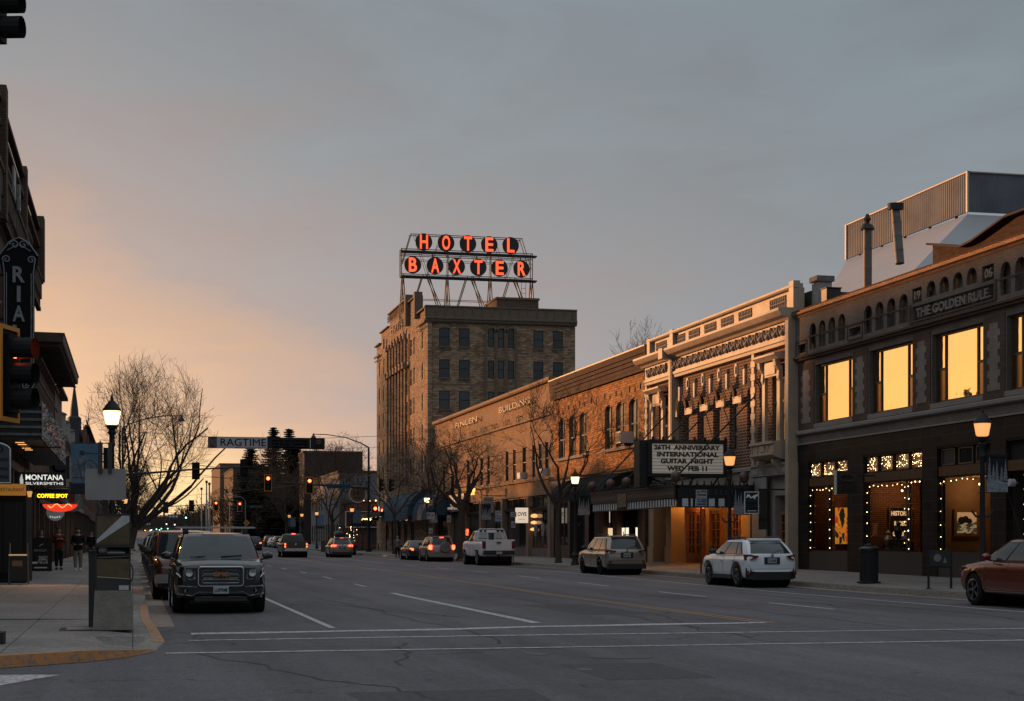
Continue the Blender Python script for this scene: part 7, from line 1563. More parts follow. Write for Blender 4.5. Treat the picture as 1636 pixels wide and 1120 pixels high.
def car(name,label,cat,loc,rz,paint_,L=4.5,W=1.82,H=1.62,wb=2.67,rw=.345,zc=.22,belt=1.0,hood=.92,cowl=1.02,fo=.9,kind='suv',
        cab=None,lit=False,clad=False,rails=True,rim=None,rear_detail=None,front_detail=None,group=None,trunk=None,far=False,arch_clad=False,ww=.22,plate='BZN 406',spk=5):
    t=thing(name,label,cat,loc,rz,group); h=L/2; w=W/2
    yF=h-fo; yR=yF-wb
    tb=trunk if trunk else belt
    if cab is None: cab=dict(r0=-h+.10,r1=-h+.42,f0=h-1.25,f1=h-2.05,wb=.93,wr=.73)
    st=[(-h,.86,zc+.22,tb-.10),(-h+.04,.92,zc+.12,tb-.03),(-h+.16,.965,zc+.04,tb+.0),(-h+.5,.99,zc,tb),(cab['r0']+.12,1,zc,lerp(tb,belt,1)),(0,1,zc-.01,belt),(cab['f0']-.2,1,zc,belt+.01),(cab['f0']+.12,.995,zc,cowl-.015),(h-.72,.98,zc+.01,lerp(cowl,hood,.62)),(h-.32,.945,zc+.03,hood+.0),(h-.12,.895,zc+.06,hood-.07),(h-.03,.83,zc+.12,hood-.17),(h,.76,zc+.2,hood-.26)]
    st=sorted(st,key=lambda s:s[0])
    ra=rw+.07
    def at(y):
        for a,b in zip(st,st[1:]):
            if a[0]<=y<=b[0]: f=(y-a[0])/max(1e-6,b[0]-a[0]); return tuple(lerp(a[k],b[k],f) for k in range(4))
    ysr={q[0] for q in st}; q=-h+.14
    while q<h-.05: ysr.add(q); q+=.14
    ysr={q for q in ysr if not any(abs(q-yy)<ra+.03 for yy in (yF,yR))}
    for yy in (yF,yR):
        for k in range(17): ysr.add(yy+(ra-.004)*math.sin((k/8-1)*math.pi/2))
        ysr|={yy-ra,yy+ra}
    fine=[(y,)+at(y)[1:] for y in sorted(ysr)]
    def arch_z(y,z):
        for yy in (yF,yR):
            dy=abs(y-yy)
            if dy<ra-.001: z=max(z,rw+math.sqrt(ra*ra-dy*dy))
        return z
    cs=lambda wf,zb,zt:[(0,zb),(.78*w*wf,zb),(.93*w*wf,zb+.05),(.985*w*wf,zb+.16),(1.0*w*wf,lerp(zb,zt,.42)),(.985*w*wf,lerp(zb,zt,.60)),(.992*w*wf,lerp(zb,zt,.72)),(.965*w*wf,zt-.09),(.925*w*wf,zt-.025),(.86*w*wf,zt+.0),(.60*w*wf,zt+.022),(.3*w*wf,zt+.032),(0,zt+.035)]
    m=MB(); rows=[]
    for y,wf,zb,zt in fine:
        c=[(x,arch_z(y,z)) for x,z in cs(wf,zb,zt)]; ring=[(x,y,z) for x,z in c]+[(-x,y,z) for x,z in reversed(c[1:-1])]
        rows.append(len(m.v)); m.v+=ring
    n=len(ring)
    for a,b in zip(rows,rows[1:]):
        for j in range(n): m.f.append((a+j,a+(j+1)%n,b+(j+1)%n,b+j))
    m.f.append(tuple(rows[0]+j for j in range(n))); m.f.append(tuple(rows[-1]+j for j in reversed(range(n))))
    body_=m.build('body',paint_,t,smooth=True)
    m=MB(); m.box(-w+.37,w-.37,-h+.25,h-.3,zc-.04,zc+.3); 
    for yy in (yF,yR): m.lathe([(rw+.055,-(w-.27)),(rw+.055,(w-.27))],(0,yy,rw+.01),20,'x')
    m.build('underbody',M_cldr,t)
    # cabin
    zr=H; c=cab
    def yr(t_): return lerp(c['r0'],c['r1'],t_**1.25)
    def yf(t_): return lerp(c['f0'],c['f1'],t_**1.1)
    def ww_(t_): return w*lerp(c['wb'],c['wr'],t_**1.35)
    def zz(t_): return lerp(belt-.02,zr-.045,t_)
    def side(s,t_,o=0): 
        f=1-.07*abs(2*s-1)**5
        return ((ww_(t_)*f+o),lerp(yr(t_),yf(t_),s),zz(t_)+(.02 if c.get('arc') else 0))
    def fr_(u,t_,o=0): return (u*ww_(t_)*.93,yf(t_)+.10*(1-u*u)+o,zz(t_)+o*.4)
    def re_(u,t_,o=0): return (u*ww_(t_)*.93,yr(t_)-.06*(1-u*u)-o,zz(t_))
    m=MB(); ns,ntt,nu=14,7,10
    for sg in (1,-1):
        o_=len(m.v)
        for i in range(ns+1):
            for j in range(ntt+1): x,y,z=side(i/ns,j/ntt); m.v.append((sg*x,y,z))
        for i in range(ns):
            for j in range(ntt): a=o_+i*(ntt+1)+j; m.f.append((a,a+1,a+ntt+2,a+ntt+1))
    for fn in (fr_,re_):
        o_=len(m.v)
        for i in range(nu+1):
            for j in range(ntt+1): m.v.append(fn(2*i/nu-1,j/ntt))
        for i in range(nu):
            for j in range(ntt): a=o_+i*(ntt+1)+j; m.f.append((a,a+1,a+ntt+2,a+ntt+1))
    o_=len(m.v)
    for i in range(ns+1):
        s=i/ns; x,y,z=side(s,1)
        for k in range(nu+1):
            u=2*k/nu-1; e=(.10*(1-u*u) if s==1 else (-.06*(1-u*u) if s==0 else 0))
            dz=.05*(1-u**4)*(1-abs(2*s-1)**6*.9)*.9
            m.v.append((u*x,y+e,z+dz))
    for i in range(ns):
        for k in range(nu): a=o_+i*(nu+1)+k; m.f.append((a,a+1,a+nu+2,a+nu+1))
    b=bmesh.new(); me=bpy.data.meshes.new('cabin'); me.from_pydata(m.v,[],m.f); b.from_mesh(me); bmesh.ops.remove_doubles(b,verts=b.verts,dist=.004); bmesh.ops.recalc_face_normals(b,faces=b.faces); b.to_mesh(me); b.free(); me.materials.append(paint_)
    for p in me.polygons: p.use_smooth=True
    try: me.set_sharp_from_angle(angle=R(50))
    except Exception: pass
    co=bpy.data.objects.new('cabin',me); COL.objects.link(co); co.parent=t
    def patch(name_,fn,a0,a1,b0,b1,t0,t1,mm,sg=1,o=.007,par=None,n=8):
        q=MB(); k=0
        for i in range(n+1):
            for j in range(5):
                tt=lerp(t0,t1,j/4); lo=lerp(a0,b0,j/4); hi=lerp(a1,b1,j/4); x,y,z=fn(lerp(lo,hi,i/n),tt,o); q.v.append((sg*x,y,z))
        for i in range(n):
            for j in range(4): a=i*5+j; q.f.append((a,a+1,a+6,a+5))
        return q.build(name_,mm,par or t,smooth=True,fix=False)
    cw_=c.get('win',[(.10,.36,.12,.36),(.39,.66,.39,.64),(.69,.95,.67,.93)])
    for sg in (1,-1):
        patch('window_surround',side,cw_[0][0]-.03,cw_[-1][1]+.02,cw_[0][2]-.03,cw_[-1][3]+.02,.06,.90,M_cldr,sg,.004)
        for (a0,a1,b0,b1) in cw_: patch('side_window',side,a0,a1,b0,b1,.10,.86,M_carg,sg,.010)
    patch('windscreen',fr_,-.93,.93,-.90,.90,.06,.92,M_carg,1,.012); 
    patch('rear_window',re_,-.88,.88,-.84,.84,.14,.86,M_carg,1,.012)
    # wheels
    for yy in (yF,yR):
        for sd in (-1,1):
            ty=wheel_mb(rw,ww).build('wheel',M_tyre,t,smooth=True); ty.location=(sd*(w-ww/2-.01),yy,rw)
            rm=rim_mb(rw,sd,spk).build('rim',rim or M_rim,ty); rm.location=(sd*(ww/2-.10),0,0)
    if arch_clad or clad:
        for yy in (yF,yR):
            for sd in (-1,1):
                q=MB(); 
                for k in range(17):
                    a_=R(-14+208*k/16)
                    for rr_,xo in ((rw+.055,.012),(rw+.135,.014)): 
                        px_=yy+rr_*math.cos(a_); wf=1-.0*abs(px_); q.v.append((sd*(w*(.995 if abs(px_)<h-.5 else .965)+xo),px_,rw+rr_*math.sin(a_)))
                for k in range(16): q.f.append((2*k,2*k+1,2*k+3,2*k+2))
                q.build('arch_trim',M_cldr,t,fix=False)
        q=MB(); [q.box(sd*(w*.97),sd*(w+.012),yR+rw+.07,yF-rw-.07,zc,zc+.13) for sd in (-1,1)]; q.build('side_skirt',M_cldr,t)
    # mirrors, handles, door seams
    if not far:
        for sd in (-1,1):
            q=MB(); yy=c['f0']-.45; q.tube([(sd*(w*.93),yy,belt+.02),(sd*(w+.06),yy,belt+.06)],.025,6); q.tube([(sd*(w+.0),yy,belt+.10),(sd*(w+.10),yy-.02,belt+.115),(sd*(w+.20),yy-.05,belt+.10)],[.075,.09,.055],10); q.build('mirror',c.get('mir',M_cldr),t,smooth=True)
            for yy in c.get('hand',(-.05,-1.0)):
                q=MB(); q.box(sd*(w*.985),sd*(w+.02),yy-.09,yy+.09,belt-.19,belt-.16); q.build('door_handle',M_chr if c.get('chrh') else paint_,t)
            q=MB()
            for yy in c.get('seam',(.95,-.08,-1.02)): q.tube([(sd*x_,yy,z_) for x_,z_ in cs(1 if abs(yy)<1.3 else .99,zc,belt)[3:9]],.005,4)
            q.build('door_seam',M_cldr,t)
    if rails:
        for sd in (-1,1):
            q=MB(); xx=ww_(1)*.88; q.tube([(sd*xx,c['r1']+.15,zr-.02),(sd*xx,c['r1']+.3,zr+.065),(sd*xx,c['f1']-.45,zr+.065),(sd*xx,c['f1']-.25,zr-.02)],.02,6); q.build('roof_rail',M_cldr if rails!='chrome' else M_chr,t)
    return t,dict(h=h,w=w,belt=belt,zc=zc,hood=hood,zr=zr,yF=yF,yR=yR,c=c,fr=fr_,re=re_,ww=ww_,H=H)
def plate(t,y,z,txt,face=-1,w_=.31,frame=True):
    m=MB(); m.box(-w_/2,w_/2,y,y+face*.014,z-.08,z+.08); p=m.build('number_plate',M_plate,t)
    q=text_mb(txt,.11,.003,w=w_*.82,bold=.002); m=MB(); m.add([((-a if face>0 else a),y+face*.02,z+b-.005) for a,b,c in q.v],q.f); m.build('plate_lettering',M_ink,p)
def quad_part(t,nm,pts,mm,th=(0,.02,0)): m=MB(); m.poly(pts,th); return m.build(nm,mm,t)
def mirror_x(pts): return [(-x,y,z) for x,y,z in pts]
# ---- black SUV, front towards the camera
P_blk=carpaint('black',(.008,.009,.010),.1,.2)
cab=dict(r0=-2.42,r1=-2.15,f0=1.45,f1=.72,wb=.93,wr=.76,chrh=True,hand=(.1,-.95),mir=P_blk,seam=(1.05,.0,-1.0))
t,g=car('parked_suv','black parked SUV facing the camera with a chrome-framed grille and a white roof bar','car',(1.82,37.45,gz(37)),math.pi,P_blk,L=4.9,W=2.0,H=1.74,wb=3.02,rw=.40,zc=.26,belt=1.12,hood=1.10,cowl=1.17,fo=.98,cab=cab,ww=.25,rails=False)
h=g['h']
def rrect(w_,hh,r_,y,zc_,n=5,x0=0):
    pts=[]
    for cx_,cz,a0 in ((w_-r_,hh-r_,0),(-w_+r_,hh-r_,90),(-w_+r_,-hh+r_,180),(w_-r_,-hh+r_,270)):
        for k in range(n): a_=R(a0+90*k/(n-1)); pts.append((x0+cx_+r_*math.cos(a_),y,zc_+cz+r_*math.sin(a_)))
    return pts
m=MB(); m.box(-.72,.72,h-.10,h+.01,.42,.98); m.build('front_fascia',P_blk,t)
quad_part(t,'grille_mesh',rrect(.47,.20,.05,h+.012,.80),M_cldr,(0,.012,0))
m=MB(); pts=rrect(.47,.20,.06,h+.03,.80); m.tube(pts+[pts[0]],.020,6,cap=False)
gr=m.build('grille_frame',M_chr,t,smooth=True)
m=MB()
for z in (.90,.80,.70): pts=rrect(.385,.034,.033,h+.032,z,4); m.tube(pts+[pts[0]],.006,4,cap=False)
m.build('grille_bars',M_chr,gr)
m=MB(); q=text_mb('GMC',.125,.012,w=.32,bold=.006); m.add([(-a,h+.045+c_,.85+b) for a,b,c_ in q.v],q.f); m.build('grille_letters',mat('copper_red_letters',(.42,.16,.08),.35,.5),gr)
for sd in (-1,1):
    X=lambda pts:[(sd*x,y,z) for x,y,z in pts]
    quad_part(t,'headlight',X([(.53,h-.01,.76),(.86,h-.10,.80),(.93,h-.26,1.0),(.80,h-.16,1.04),(.55,h-.02,.93)]),M_head,(0,.035,0))
    m=MB(); m.lathe([(.001,.0),(.075,.005),(.085,-.02)],(sd*.66,h+.035,.875),16,'y'); m.build('headlight_projector',M_chr,t,smooth=True)
    m=MB(); m.tube(X([(.52,h+.035,.76),(.60,h+.03,.735),(.84,h-.055,.79),(.92,h-.15,.87)]),.012,5); m.build('headlight_trim',M_chr,t)
    quad_part(t,'fog_recess',X([(.50,h-.0,.56),(.86,h-.07,.57),(.88,h-.08,.44),(.58,h-.02,.42)]),M_cldr,(0,.03,0))
    m=MB(); m.tube(X([(.50,h+.045,.58),(.88,h-.03,.60),(.91,h-.04,.44),(.60,h+.03,.39),(.47,h+.045,.48),(.30,h+.05,.47)]),.014,5); m.build('fog_trim',M_chr,t)
    m=MB(); m.lathe([(.001,0),(.04,.0),(.045,-.02)],(sd*.72,h+.01,.50),12,'y'); m.build('fog_lamp',M_head,t)
m=MB(); m.tube([(-.45,h+.05,.47),(.45,h+.05,.47)],.010,5); m.tube([(-.42,h+.04,.37),(.42,h+.04,.37)],.008,5); m.build('bumper_trim',M_chr,t); m=MB(); m.box(-.55,.55,h-.05,h+.02,.28,.38); m.build('air_dam',M_cldr,t)
plate(t,h+.05,.52,'LUE*048',1,.32)
m=MB(); m.box(-.86,.86,-.1,.1,1.835,1.875); m.box(-.9,.9,-.08,.08,1.845,1.865); rb=m.build('roof_bar',mat('pale_roof_bar',(.40,.42,.44),.45),t); m=MB(); [m.box(sd*.60,sd*.72,-.12,.12,1.70,1.835) for sd in (-1,1)]; [m.box(sd*.60,sd*.66,-1.9,.5,1.74,1.765) for sd in (-1,1)]; m.build('roof_bar_foot',M_cldr,t)
m=MB(); m.tube([(-.05,h-.98,1.215),(-.5,h-1.05,1.24)],.011,4); m.tube([(.6,h-.98,1.205),(.12,h-1.05,1.23)],.011,4); m.build('wiper',M_cldr,t); m=MB(); m.box(-.09,.09,h-1.62,h-1.55,1.56,1.62); m.build('inner_mirror',M_cldr,t)
# ---- generic small helpers for rear views
def rear_kit(t,g,lamps,mm,plate_txt,plate_z=.82,bump=M_cldr,hatch=True,high=None,badge=True,plate_y=0):
    h,w=g['h'],g['w']
    for sd in (-1,1):
        m=MB(); m.poly([(sd*(x+.015),-h+yo-.012,z) for x,yo,z in lamps],(0,-.05,0)); m.build('tail_light',mm,t)
    if plate_txt: 
        m=MB(); m.box(-.27,.27,-h-.012,-h+.02,plate_z-.12,plate_z+.11); m.build('plate_recess',bump,t); plate(t,-h-.014,plate_z,plate_txt,-1)
    if hatch:
        m=MB(); m.box(-w*.80,w*.80,-h-.006,-h+.02,.60,.612); m.build('hatch_seam',M_cldr,t)
    if badge: m=MB(); m.lathe([(.001,-.025),(.05,-.02),(.055,0)],(0,-h-.0,plate_z+.17),14,'y'); m.build('badge',M_chr,t)
    if high:
        m=MB(); m.box(-.14,.14,-h+high[0]-.02,-h+high[0],high[1],high[1]+.035); m.build('high_brake_light',M_tll,t)
    c=g['c']; m=MB(); zr=g['zr']; m.poly([(-g['ww'](1)*.86,c['r1']+.1,zr-.01),(g['ww'](1)*.86,c['r1']+.1,zr-.01),(g['ww'](1)*.82,c['r1']-.16,zr-.055),(-g['ww'](1)*.82,c['r1']-.16,zr-.055)],(0,0,.035)); m.build('roof_spoiler',t['pm'] if False else MATS[g['pm']],t)
    m=MB(); zt=lerp(g['belt'],zr,.25); m.tube([(0,c['r0']-.06,g['belt']+.04),(.22,c['r0']-.03,zt),(.38,c['r0']-.02,zt+.01)],.010,4); m.build('rear_wiper',M_cldr,t)
# ---- white hatchback
P_wht=carpaint('white',(.78,.82,.86),.0,.3)
cab=dict(r0=-2.12,r1=-1.55,f0=1.05,f1=.18,wb=.94,wr=.73,hand=(.02,-.98),seam=(.88,-.12,-1.1),win=[(.14,.27,.17,.27),(.30,.62,.30,.60),(.65,.955,.63,.93)])
t,g=car('parked_hatchback','white parked crossover hatchback with black roof rails and black wheel-arch cladding, seen from behind','car',(20.18,49.45+2.24,gz(50)),0,P_wht,L=4.48,W=1.80,H=1.585,wb=2.67,rw=.365,zc=.28,belt=1.07,hood=1.02,cowl=1.10,fo=.92,cab=cab,clad=True,rim=M_rim)
g['pm']='car_paint_white'; h=g['h']
rear_kit(t,g,[(.46,0,1.03),(.74,.03,1.08),(.87,.32,1.08),(.86,.22,.90),(.72,.02,.89),(.56,0,.94)],M_tlo,'7-21478',.88,high=None)
m=MB(); m.box(-.60,.60,-h-.03,-h+.05,.26,.52); [m.poly([(sd*.60,-h-.02,.26),(sd*.86,-h+.12,.30),(sd*.87,-h+.10,.62),(sd*.78,-h+.0,.74),(sd*.70,-h-.02,.52),(sd*.60,-h-.02,.52)],(0,.02,0)) for sd in (-1,1)]; m.build('bumper_cladding',M_cldr,t)
m=MB(); [m.box(sd*.79,sd*.85,-h+.035,-h+.0,.42,.56) for sd in (-1,1)]; m.build('reflector',mat('dark_red_reflector',(.2,.03,.02),.3),t)
m=MB(); m.poly([(-.72,-h-.02,.60),(.72,-h-.02,.60),(.60,-h-.04,.52),(-.60,-h-.04,.52)],(0,.03,0)); m.build('bumper_lip',P_wht,t); m=MB(); [m.box(-.62,.62,y_,y_+.06,1.60,1.625) for y_ in (-.9,.0)]; m.build('roof_crossbar',M_cldr,t)
# ---- tan wagon parked
P_tan=carpaint('pale_bronze',(.34,.29,.245),.4,.26)
def wagon(label,loc,lit,paint_,nm,box=False,plt='406-2WD',name='parked_wagon'):
    cab=dict(r0=-2.30,r1=-1.92,f0=1.15,f1=.35,wb=.93,wr=.73,hand=(.0,-1.0),seam=(.95,-.05,-1.08),win=[(.08,.30,.11,.30),(.33,.63,.33,.61),(.66,.955,.64,.93)])
    t,g=car(name,label,'car',loc,0,paint_,L=4.8,W=1.84,H=1.64,wb=2.745,rw=.36,zc=.27,belt=1.04,hood=.98,cowl=1.07,fo=.98,cab=cab,arch_clad=False,rim=M_rimd,spk=6)
    g['pm']=nm; h=g['h']
    rear_kit(t,g,[(.46,0,1.02),(.78,.03,1.06),(.89,.32,1.02),(.87,.16,.88),(.70,.02,.90),(.50,0,.96)],M_tll if lit else M_tlo,plt,.84,high=(.36,1.60) if lit else None)
    m=MB(); m.box(-.84,.84,-h-.02,-h+.14,.26,.46); m.build('bumper_cladding',M_cldr,t); m=MB(); [m.box(sd*.66,sd*.80,-h-.015,-h+.03,.50,.60) for sd in (-1,1)]; m.build('reflector',mat('dark_red_reflector',(.2,.03,.02),.3),t)
    if not lit: m=MB(); [m.box(sd*.60,sd*.75,-h-.045,-h,.91,.99) for sd in (-1,1)]; m.build('reverse_lamp',M_head,t)
    if box: 
        b=thing('roof_box','dark rounded roof box on top of the waiting wagon','roof box',(loc[0],loc[1]-.2,loc[2]+1.70)); m=MB(); m.tube([(0,-.95,.2),(0,-.8,.22),(0,.6,.24),(0,1.0,.16)],[.2,.33,.36,.12],12); m.v=[(x*1.15,y,.0+z*.9) for x,y,z in m.v]; m.build('shell',M_cldr,b,smooth=True); m=MB(); m.box(-.4,.4,-.6,-.55,-.08,.0); m.box(-.4,.4,.4,.45,-.08,.0); m.build('mount',M_iron,b)
    return t
wagon('pale bronze wagon parked by the kerb under the theatre canopy, seen from behind',(20.2,65.4+2.4,gz(67)),False,P_tan,'car_paint_pale_bronze')
P_beige=carpaint('beige_silver',(.30,.27,.24),.4,.3)
wagon('beige wagon with lit brake lights and a dark roof box, waiting in the right lane',(16.85,134+2.4,gz(136)),True,P_beige,'car_paint_beige_silver',box=True,name='waiting_wagon')
# ---- red crossover at the right edge
P_red=carpaint('copper_red',(.20,.042,.018),.45,.24)
cab=dict(r0=-2.2,r1=-1.5,f0=1.12,f1=.22,wb=.93,wr=.70,hand=(.05,-.95),seam=(.92,-.12,-1.1),mir=P_red)
t,g=car('parked_crossover','copper red crossover entering at the right edge, silver split-spoke wheel visible','car',(20.62,36.5-2.33,0),0,P_red,L=4.66,W=1.88,H=1.62,wb=2.81,rw=.385,zc=.28,belt=1.07,hood=.99,cowl=1.08,fo=.87,cab=cab,ww=.25,rim=M_rim)
h=g['h']
for sd in (-1,1): quad_part(t,'headlight',[(sd*.58,h-.05,.80),(sd*.84,h-.14,.84),(sd*.90,h-.42,.93),(sd*.80,h-.2,.94)],M_head,(sd*.03,.02,0))
m=MB(); [m.box(sd*.945,sd*.955,1.05,1.2,.86,.89) for sd in (-1,1)]; m.build('side_badge',M_chr,t); m=MB(); [m.box(sd*.93,sd*.956,-.9,.85,.36,.385) for sd in (-1,1)]; m.build('sill_trim',M_chr,t); m=MB(); m.box(-.955,-.945,.62,.72,.62,.635); m.build('sill_badge',M_chr,t)
m=MB(); m.box(-.3,.3,h-.06,h+.02,.5,.8); m.build('grille',M_cldr,t)
# ---- silver SUV with spare wheel
P_sil=carpaint('silver_grey',(.25,.245,.235),.45,.28)
cab=dict(r0=-2.1,r1=-1.92,f0=1.05,f1=.38,wb=.93,wr=.76,hand=(.0,-.95),seam=(.9,-.1,-1.05),win=[(.07,.28,.09,.28),(.31,.62,.31,.60),(.65,.955,.63,.93)])
t,g=car('parked_suv','silver SUV with a round spare wheel cover and glowing brake lights','car',(20.1,106.7+2.3,gz(109)),0,P_sil,L=4.4,W=1.83,H=1.70,wb=2.66,rw=.36,zc=.3,belt=1.08,hood=1.0,cowl=1.1,fo=.88,cab=cab,clad=True)
g['pm']='car_paint_silver_grey'; h=g['h']; rear_kit(t,g,[(.66,0,1.12),(.86,.10,1.12),(.90,.22,.90),(.80,.03,.80),(.68,0,.82)],M_tll,None,.9,high=(.16,1.62),badge=False)
m=MB(); m.lathe([(.33,-.22),(.355,-.19),(.36,-.02),(.30,.0)],(.20,-h,.98),28,'y'); sp=m.build('spare_wheel_cover',mat('spare_cover_grey',(.16,.165,.17),.45),t,smooth=True); m=MB(); m.tube([(.04+.08*i,-h-.23,.98+.04*math.sin(i*.8)) for i in range(5)],.008,4); m.build('cover_crease',M_cldr,sp)
m=MB(); m.box(-.85,.85,-h-.05,-h+.1,.32,.62); m.build('rear_bumper',P_sil,t); m=MB(); m.box(-.52,-.2,-h-.016,-h,.68,.82); m.build('number_plate',M_plate,t)
# ---- pickups
def pickup(name,label,loc,paint_,pm,W,H,rw,zc,lit,rack=False,lift=0,plt='',L=5.9):
    h=L/2; cab=dict(r0=-.75,r1=-.62,f0=1.28,f1=.55,wb=.93,wr=.74,hand=(.55,-.35),seam=(1.15,.2,-.68),win=[(.05,.42,.06,.41),(.46,.95,.45,.92)])
    t,g=car(name,label,'pickup truck',loc,0,paint_,L=L,W=W,H=H,wb=3.65,rw=rw,zc=zc,belt=1.17+lift,hood=1.15+lift,cowl=1.22+lift,fo=.95,cab=cab,ww=.28,rails=False,trunk=1.20+lift)
    w=W/2; b=1.2+lift
    m=MB(); m.box(-w*.80,w*.80,-h+.09,-.85,b+.045,b+.052); m.build('bed_cover',M_cldr,t)
    m=MB(); [m.box(sd*w*.86,sd*w*.95,-h+.05,-.8,b-.02,b+.07) for sd in (-1,1)]; m.build('bed_rail',paint_,t)
    m=MB(); m.box(-w*.74,w*.74,-h-.035,-h+.05,b-.58,b+.05); tg=m.build('tailgate',paint_,t); m=MB(); m.box(-.13,.13,-h-.045,-h-.034,b-.17,b-.07); m.build('tailgate_handle',M_cldr,tg)
    m=MB(); q=text_mb('SIERRA' if rack else 'OVAL',.07,.004,w=.3); 
    if rack: m.add([(a,-h-.04,b-.24+c_) for a,c_,z_ in q.v],q.f); m.build('tailgate_letters',mat('grey_emblem',(.2,.2,.2),.4,.5),tg)
    else: m.lathe([(.001,-.02),(.09,-.016),(.1,0)],(0,-h-.036,b-.16),14,'y'); m.build('tailgate_badge',M_chr,tg)
    for sd in (-1,1): m=MB(); m.poly([(sd*w*.76,-h-.03,b-.03),(sd*w*.92,-h-.02,b-.03),(sd*w*.935,-h+.05,b-.05),(sd*w*.93,-h+.05,b-.46),(sd*w*.76,-h-.03,b-.46)],(0,-.03,0)); tl=m.build('tail_light',M_tlo,t); 
    if lit:
        for sd in (-1,1):
            m=MB(); [m.box(sd*w*.79,sd*w*.89,-h-.07,-h-.05,z,z+.13) for z in (b-.20,b-.40)]; m.build('tail_light_lit',M_tll,t)
    m=MB(); m.box(-w*.88,w*.88,-h-.14,-h+.06,zc+.12,zc+.36); bp=m.build('rear_bumper',M_cldr if rack else M_chr,t); m=MB(); m.box(-.17,.17,-h-.155,-h-.14,zc+.16,zc+.30); m.build('number_plate',M_plate,bp)
    m=MB(); m.tube([(0,-h-.18,zc+.05),(0,-h+.3,zc+.08)],.04,6); m.build('tow_hitch',M_cldr,t)
    if lit: m=MB(); m.box(-.16,.16,-.80,-.76,H-.01,H+.035); m.build('high_brake_light',M_tll,t); m=MB(); m.box(-.42,.42,-.82,-.80,H-.13,H-.09); m.build('window_reflex_strip',mat('pale_strip',(.4,.42,.45),.3),t)
    if rack:
        rk=paint_; y_=-1.0; wt=w*.76; wb_=w*.92; m=MB()
        for sd in (-1,1): m.tube([(sd*wb_,y_,b+.05),(sd*wt,y_,H-.05),(sd*wt*.92,y_,H+.06),(sd*.20,y_,H+.07),(sd*.20,y_,b+.05)],.032,6); m.tube([(sd*wb_,y_,b+.06),(sd*.2,y_,b+.06)],.03,6); m.tube([(sd*wt*.8,y_,H+.06),(sd*wt*.8,y_,H+.16)],.02,5)
        m.tube([(-.2,y_,H+.07),(.2,y_,H+.07)],.03,6)
        for k in range(6):
            z=b+.14+k*(H-b-.26)/5; ed=lerp(wb_,wt,(z-b)/(H-b)); 
            for sd in (-1,1): m.box(sd*.22,sd*(ed-.03),y_-.02,y_+.02,z,z+.05)
        m.build('headache_rack',rk,t); m=MB(); [m.lathe([(.07,-.04),(.07,.02)],(sd*x,y_-.03,H-.04),10,'y') for sd in (-1,1) for x in (.38,.62)]; m.build('rack_lamp',M_cldr,t)
        m=MB(); 
        for yy in (g['yF'],g['yR']):
            for sd in (-1,1): m.box(sd*(w-.02),sd*(w+.05),yy-.42,yy+.42,rw+.40,rw+.47)
        m.build('fender_flare',M_cldr,t)
    return t
P_pw=carpaint('pickup_white',(.74,.76,.78),.0,.32)
pickup('parked_pickup','white lifted pickup with a louvred headache rack behind the cab, parked by the shops',(20.2,90+2.95,gz(92)),P_pw,'',2.02,2.02,.42,.5,False,rack=True,lift=.22)
P_dk=carpaint('dark_brown_grey',(.055,.045,.04),.4,.28)
pickup('waiting_pickup','dark grey brown pickup with lit tail lights waiting at the signal beside the yellow line',(13.1,134.6+2.95,gz(137)),P_dk,'',2.12,1.97,.40,.42,True,lift=.05)
# ---- dark sedan ahead of the silver SUV, and the far cars
def small_car(name,label,loc,rz,paint_,lit=False,kind='suv',group=None,H=None,front=False):
    if kind=='sedan': cab=dict(r0=-1.75,r1=-1.05,f0=1.0,f1=.15,wb=.92,wr=.70); H=H or 1.45; bl=.93
    elif kind=='boxy': cab=dict(r0=-2.0,r1=-1.95,f0=.75,f1=.5,wb=.94,wr=.85,win=[(.05,.3,.05,.3),(.34,.62,.34,.62),(.66,.95,.66,.95)]); H=H or 1.85; bl=1.15
    else: cab=dict(r0=-2.05,r1=-1.8,f0=1.1,f1=.35,wb=.93,wr=.75); H=H or 1.68; bl=1.05
    t,g=car(name,label,'car',loc,rz,paint_,L=4.5,W=1.84,H=H,wb=2.7,rw=.35,zc=.25,belt=bl,hood=bl-.05,cowl=bl+.03,fo=.88,cab=cab,rails=kind=='suv',group=group)
    h=g['h']; w=g['w']
    for sd in (-1,1):
        m=MB(); m.poly([(sd*w*.60,-h-.01,bl-.08),(sd*w*.88,-h+.05,bl-.06),(sd*w*.89,-h+.07,bl-.24),(sd*w*.62,-h-.01,bl-.22)],(0,-.03,0)); m.build('tail_light',M_tll if lit else M_tlo,t)
        m=MB(); m.poly([(sd*w*.50,h+.0,bl-.34),(sd*w*.76,h-.04,bl-.30),(sd*w*.84,h-.2,bl-.14),(sd*w*.52,h-.02,bl-.22)],(0,.03,0)); m.build('headlight',M_head,t)
    m=MB(); m.box(-w*.42,w*.42,h-.02,h+.02,bl-.45,bl-.24); m.build('grille',M_cldr,t)
    m=MB(); m.box(-.16,.16,-h-.03,-h-.01,.62,.76); m.build('number_plate',M_plate,t)
    m=MB(); m.box(-w*.8,w*.8,-h-.04,-h+.1,.3,.45); m.build('rear_bumper',M_cldr,t)
    m=MB(); m.box(-w*.7,w*.7,h-.08,h+.03,.3,.45); m.build('front_bumper',M_cldr,t)
    return t
P_gr=carpaint('dark_blue_grey',(.035,.042,.05),.4,.26); P_lg=carpaint('light_grey',(.28,.28,.28),.3,.3); P_or=carpaint('burnt_orange',(.11,.022,.009),.2,.3); P_bk2=carpaint('near_black',(.02,.02,.022),.3,.28)
small_car('parked_sedan','dark sedan with red tail lights parked ahead of the silver SUV',(20.2,115.4+2.25,gz(117)),0,P_gr,True,'sedan')
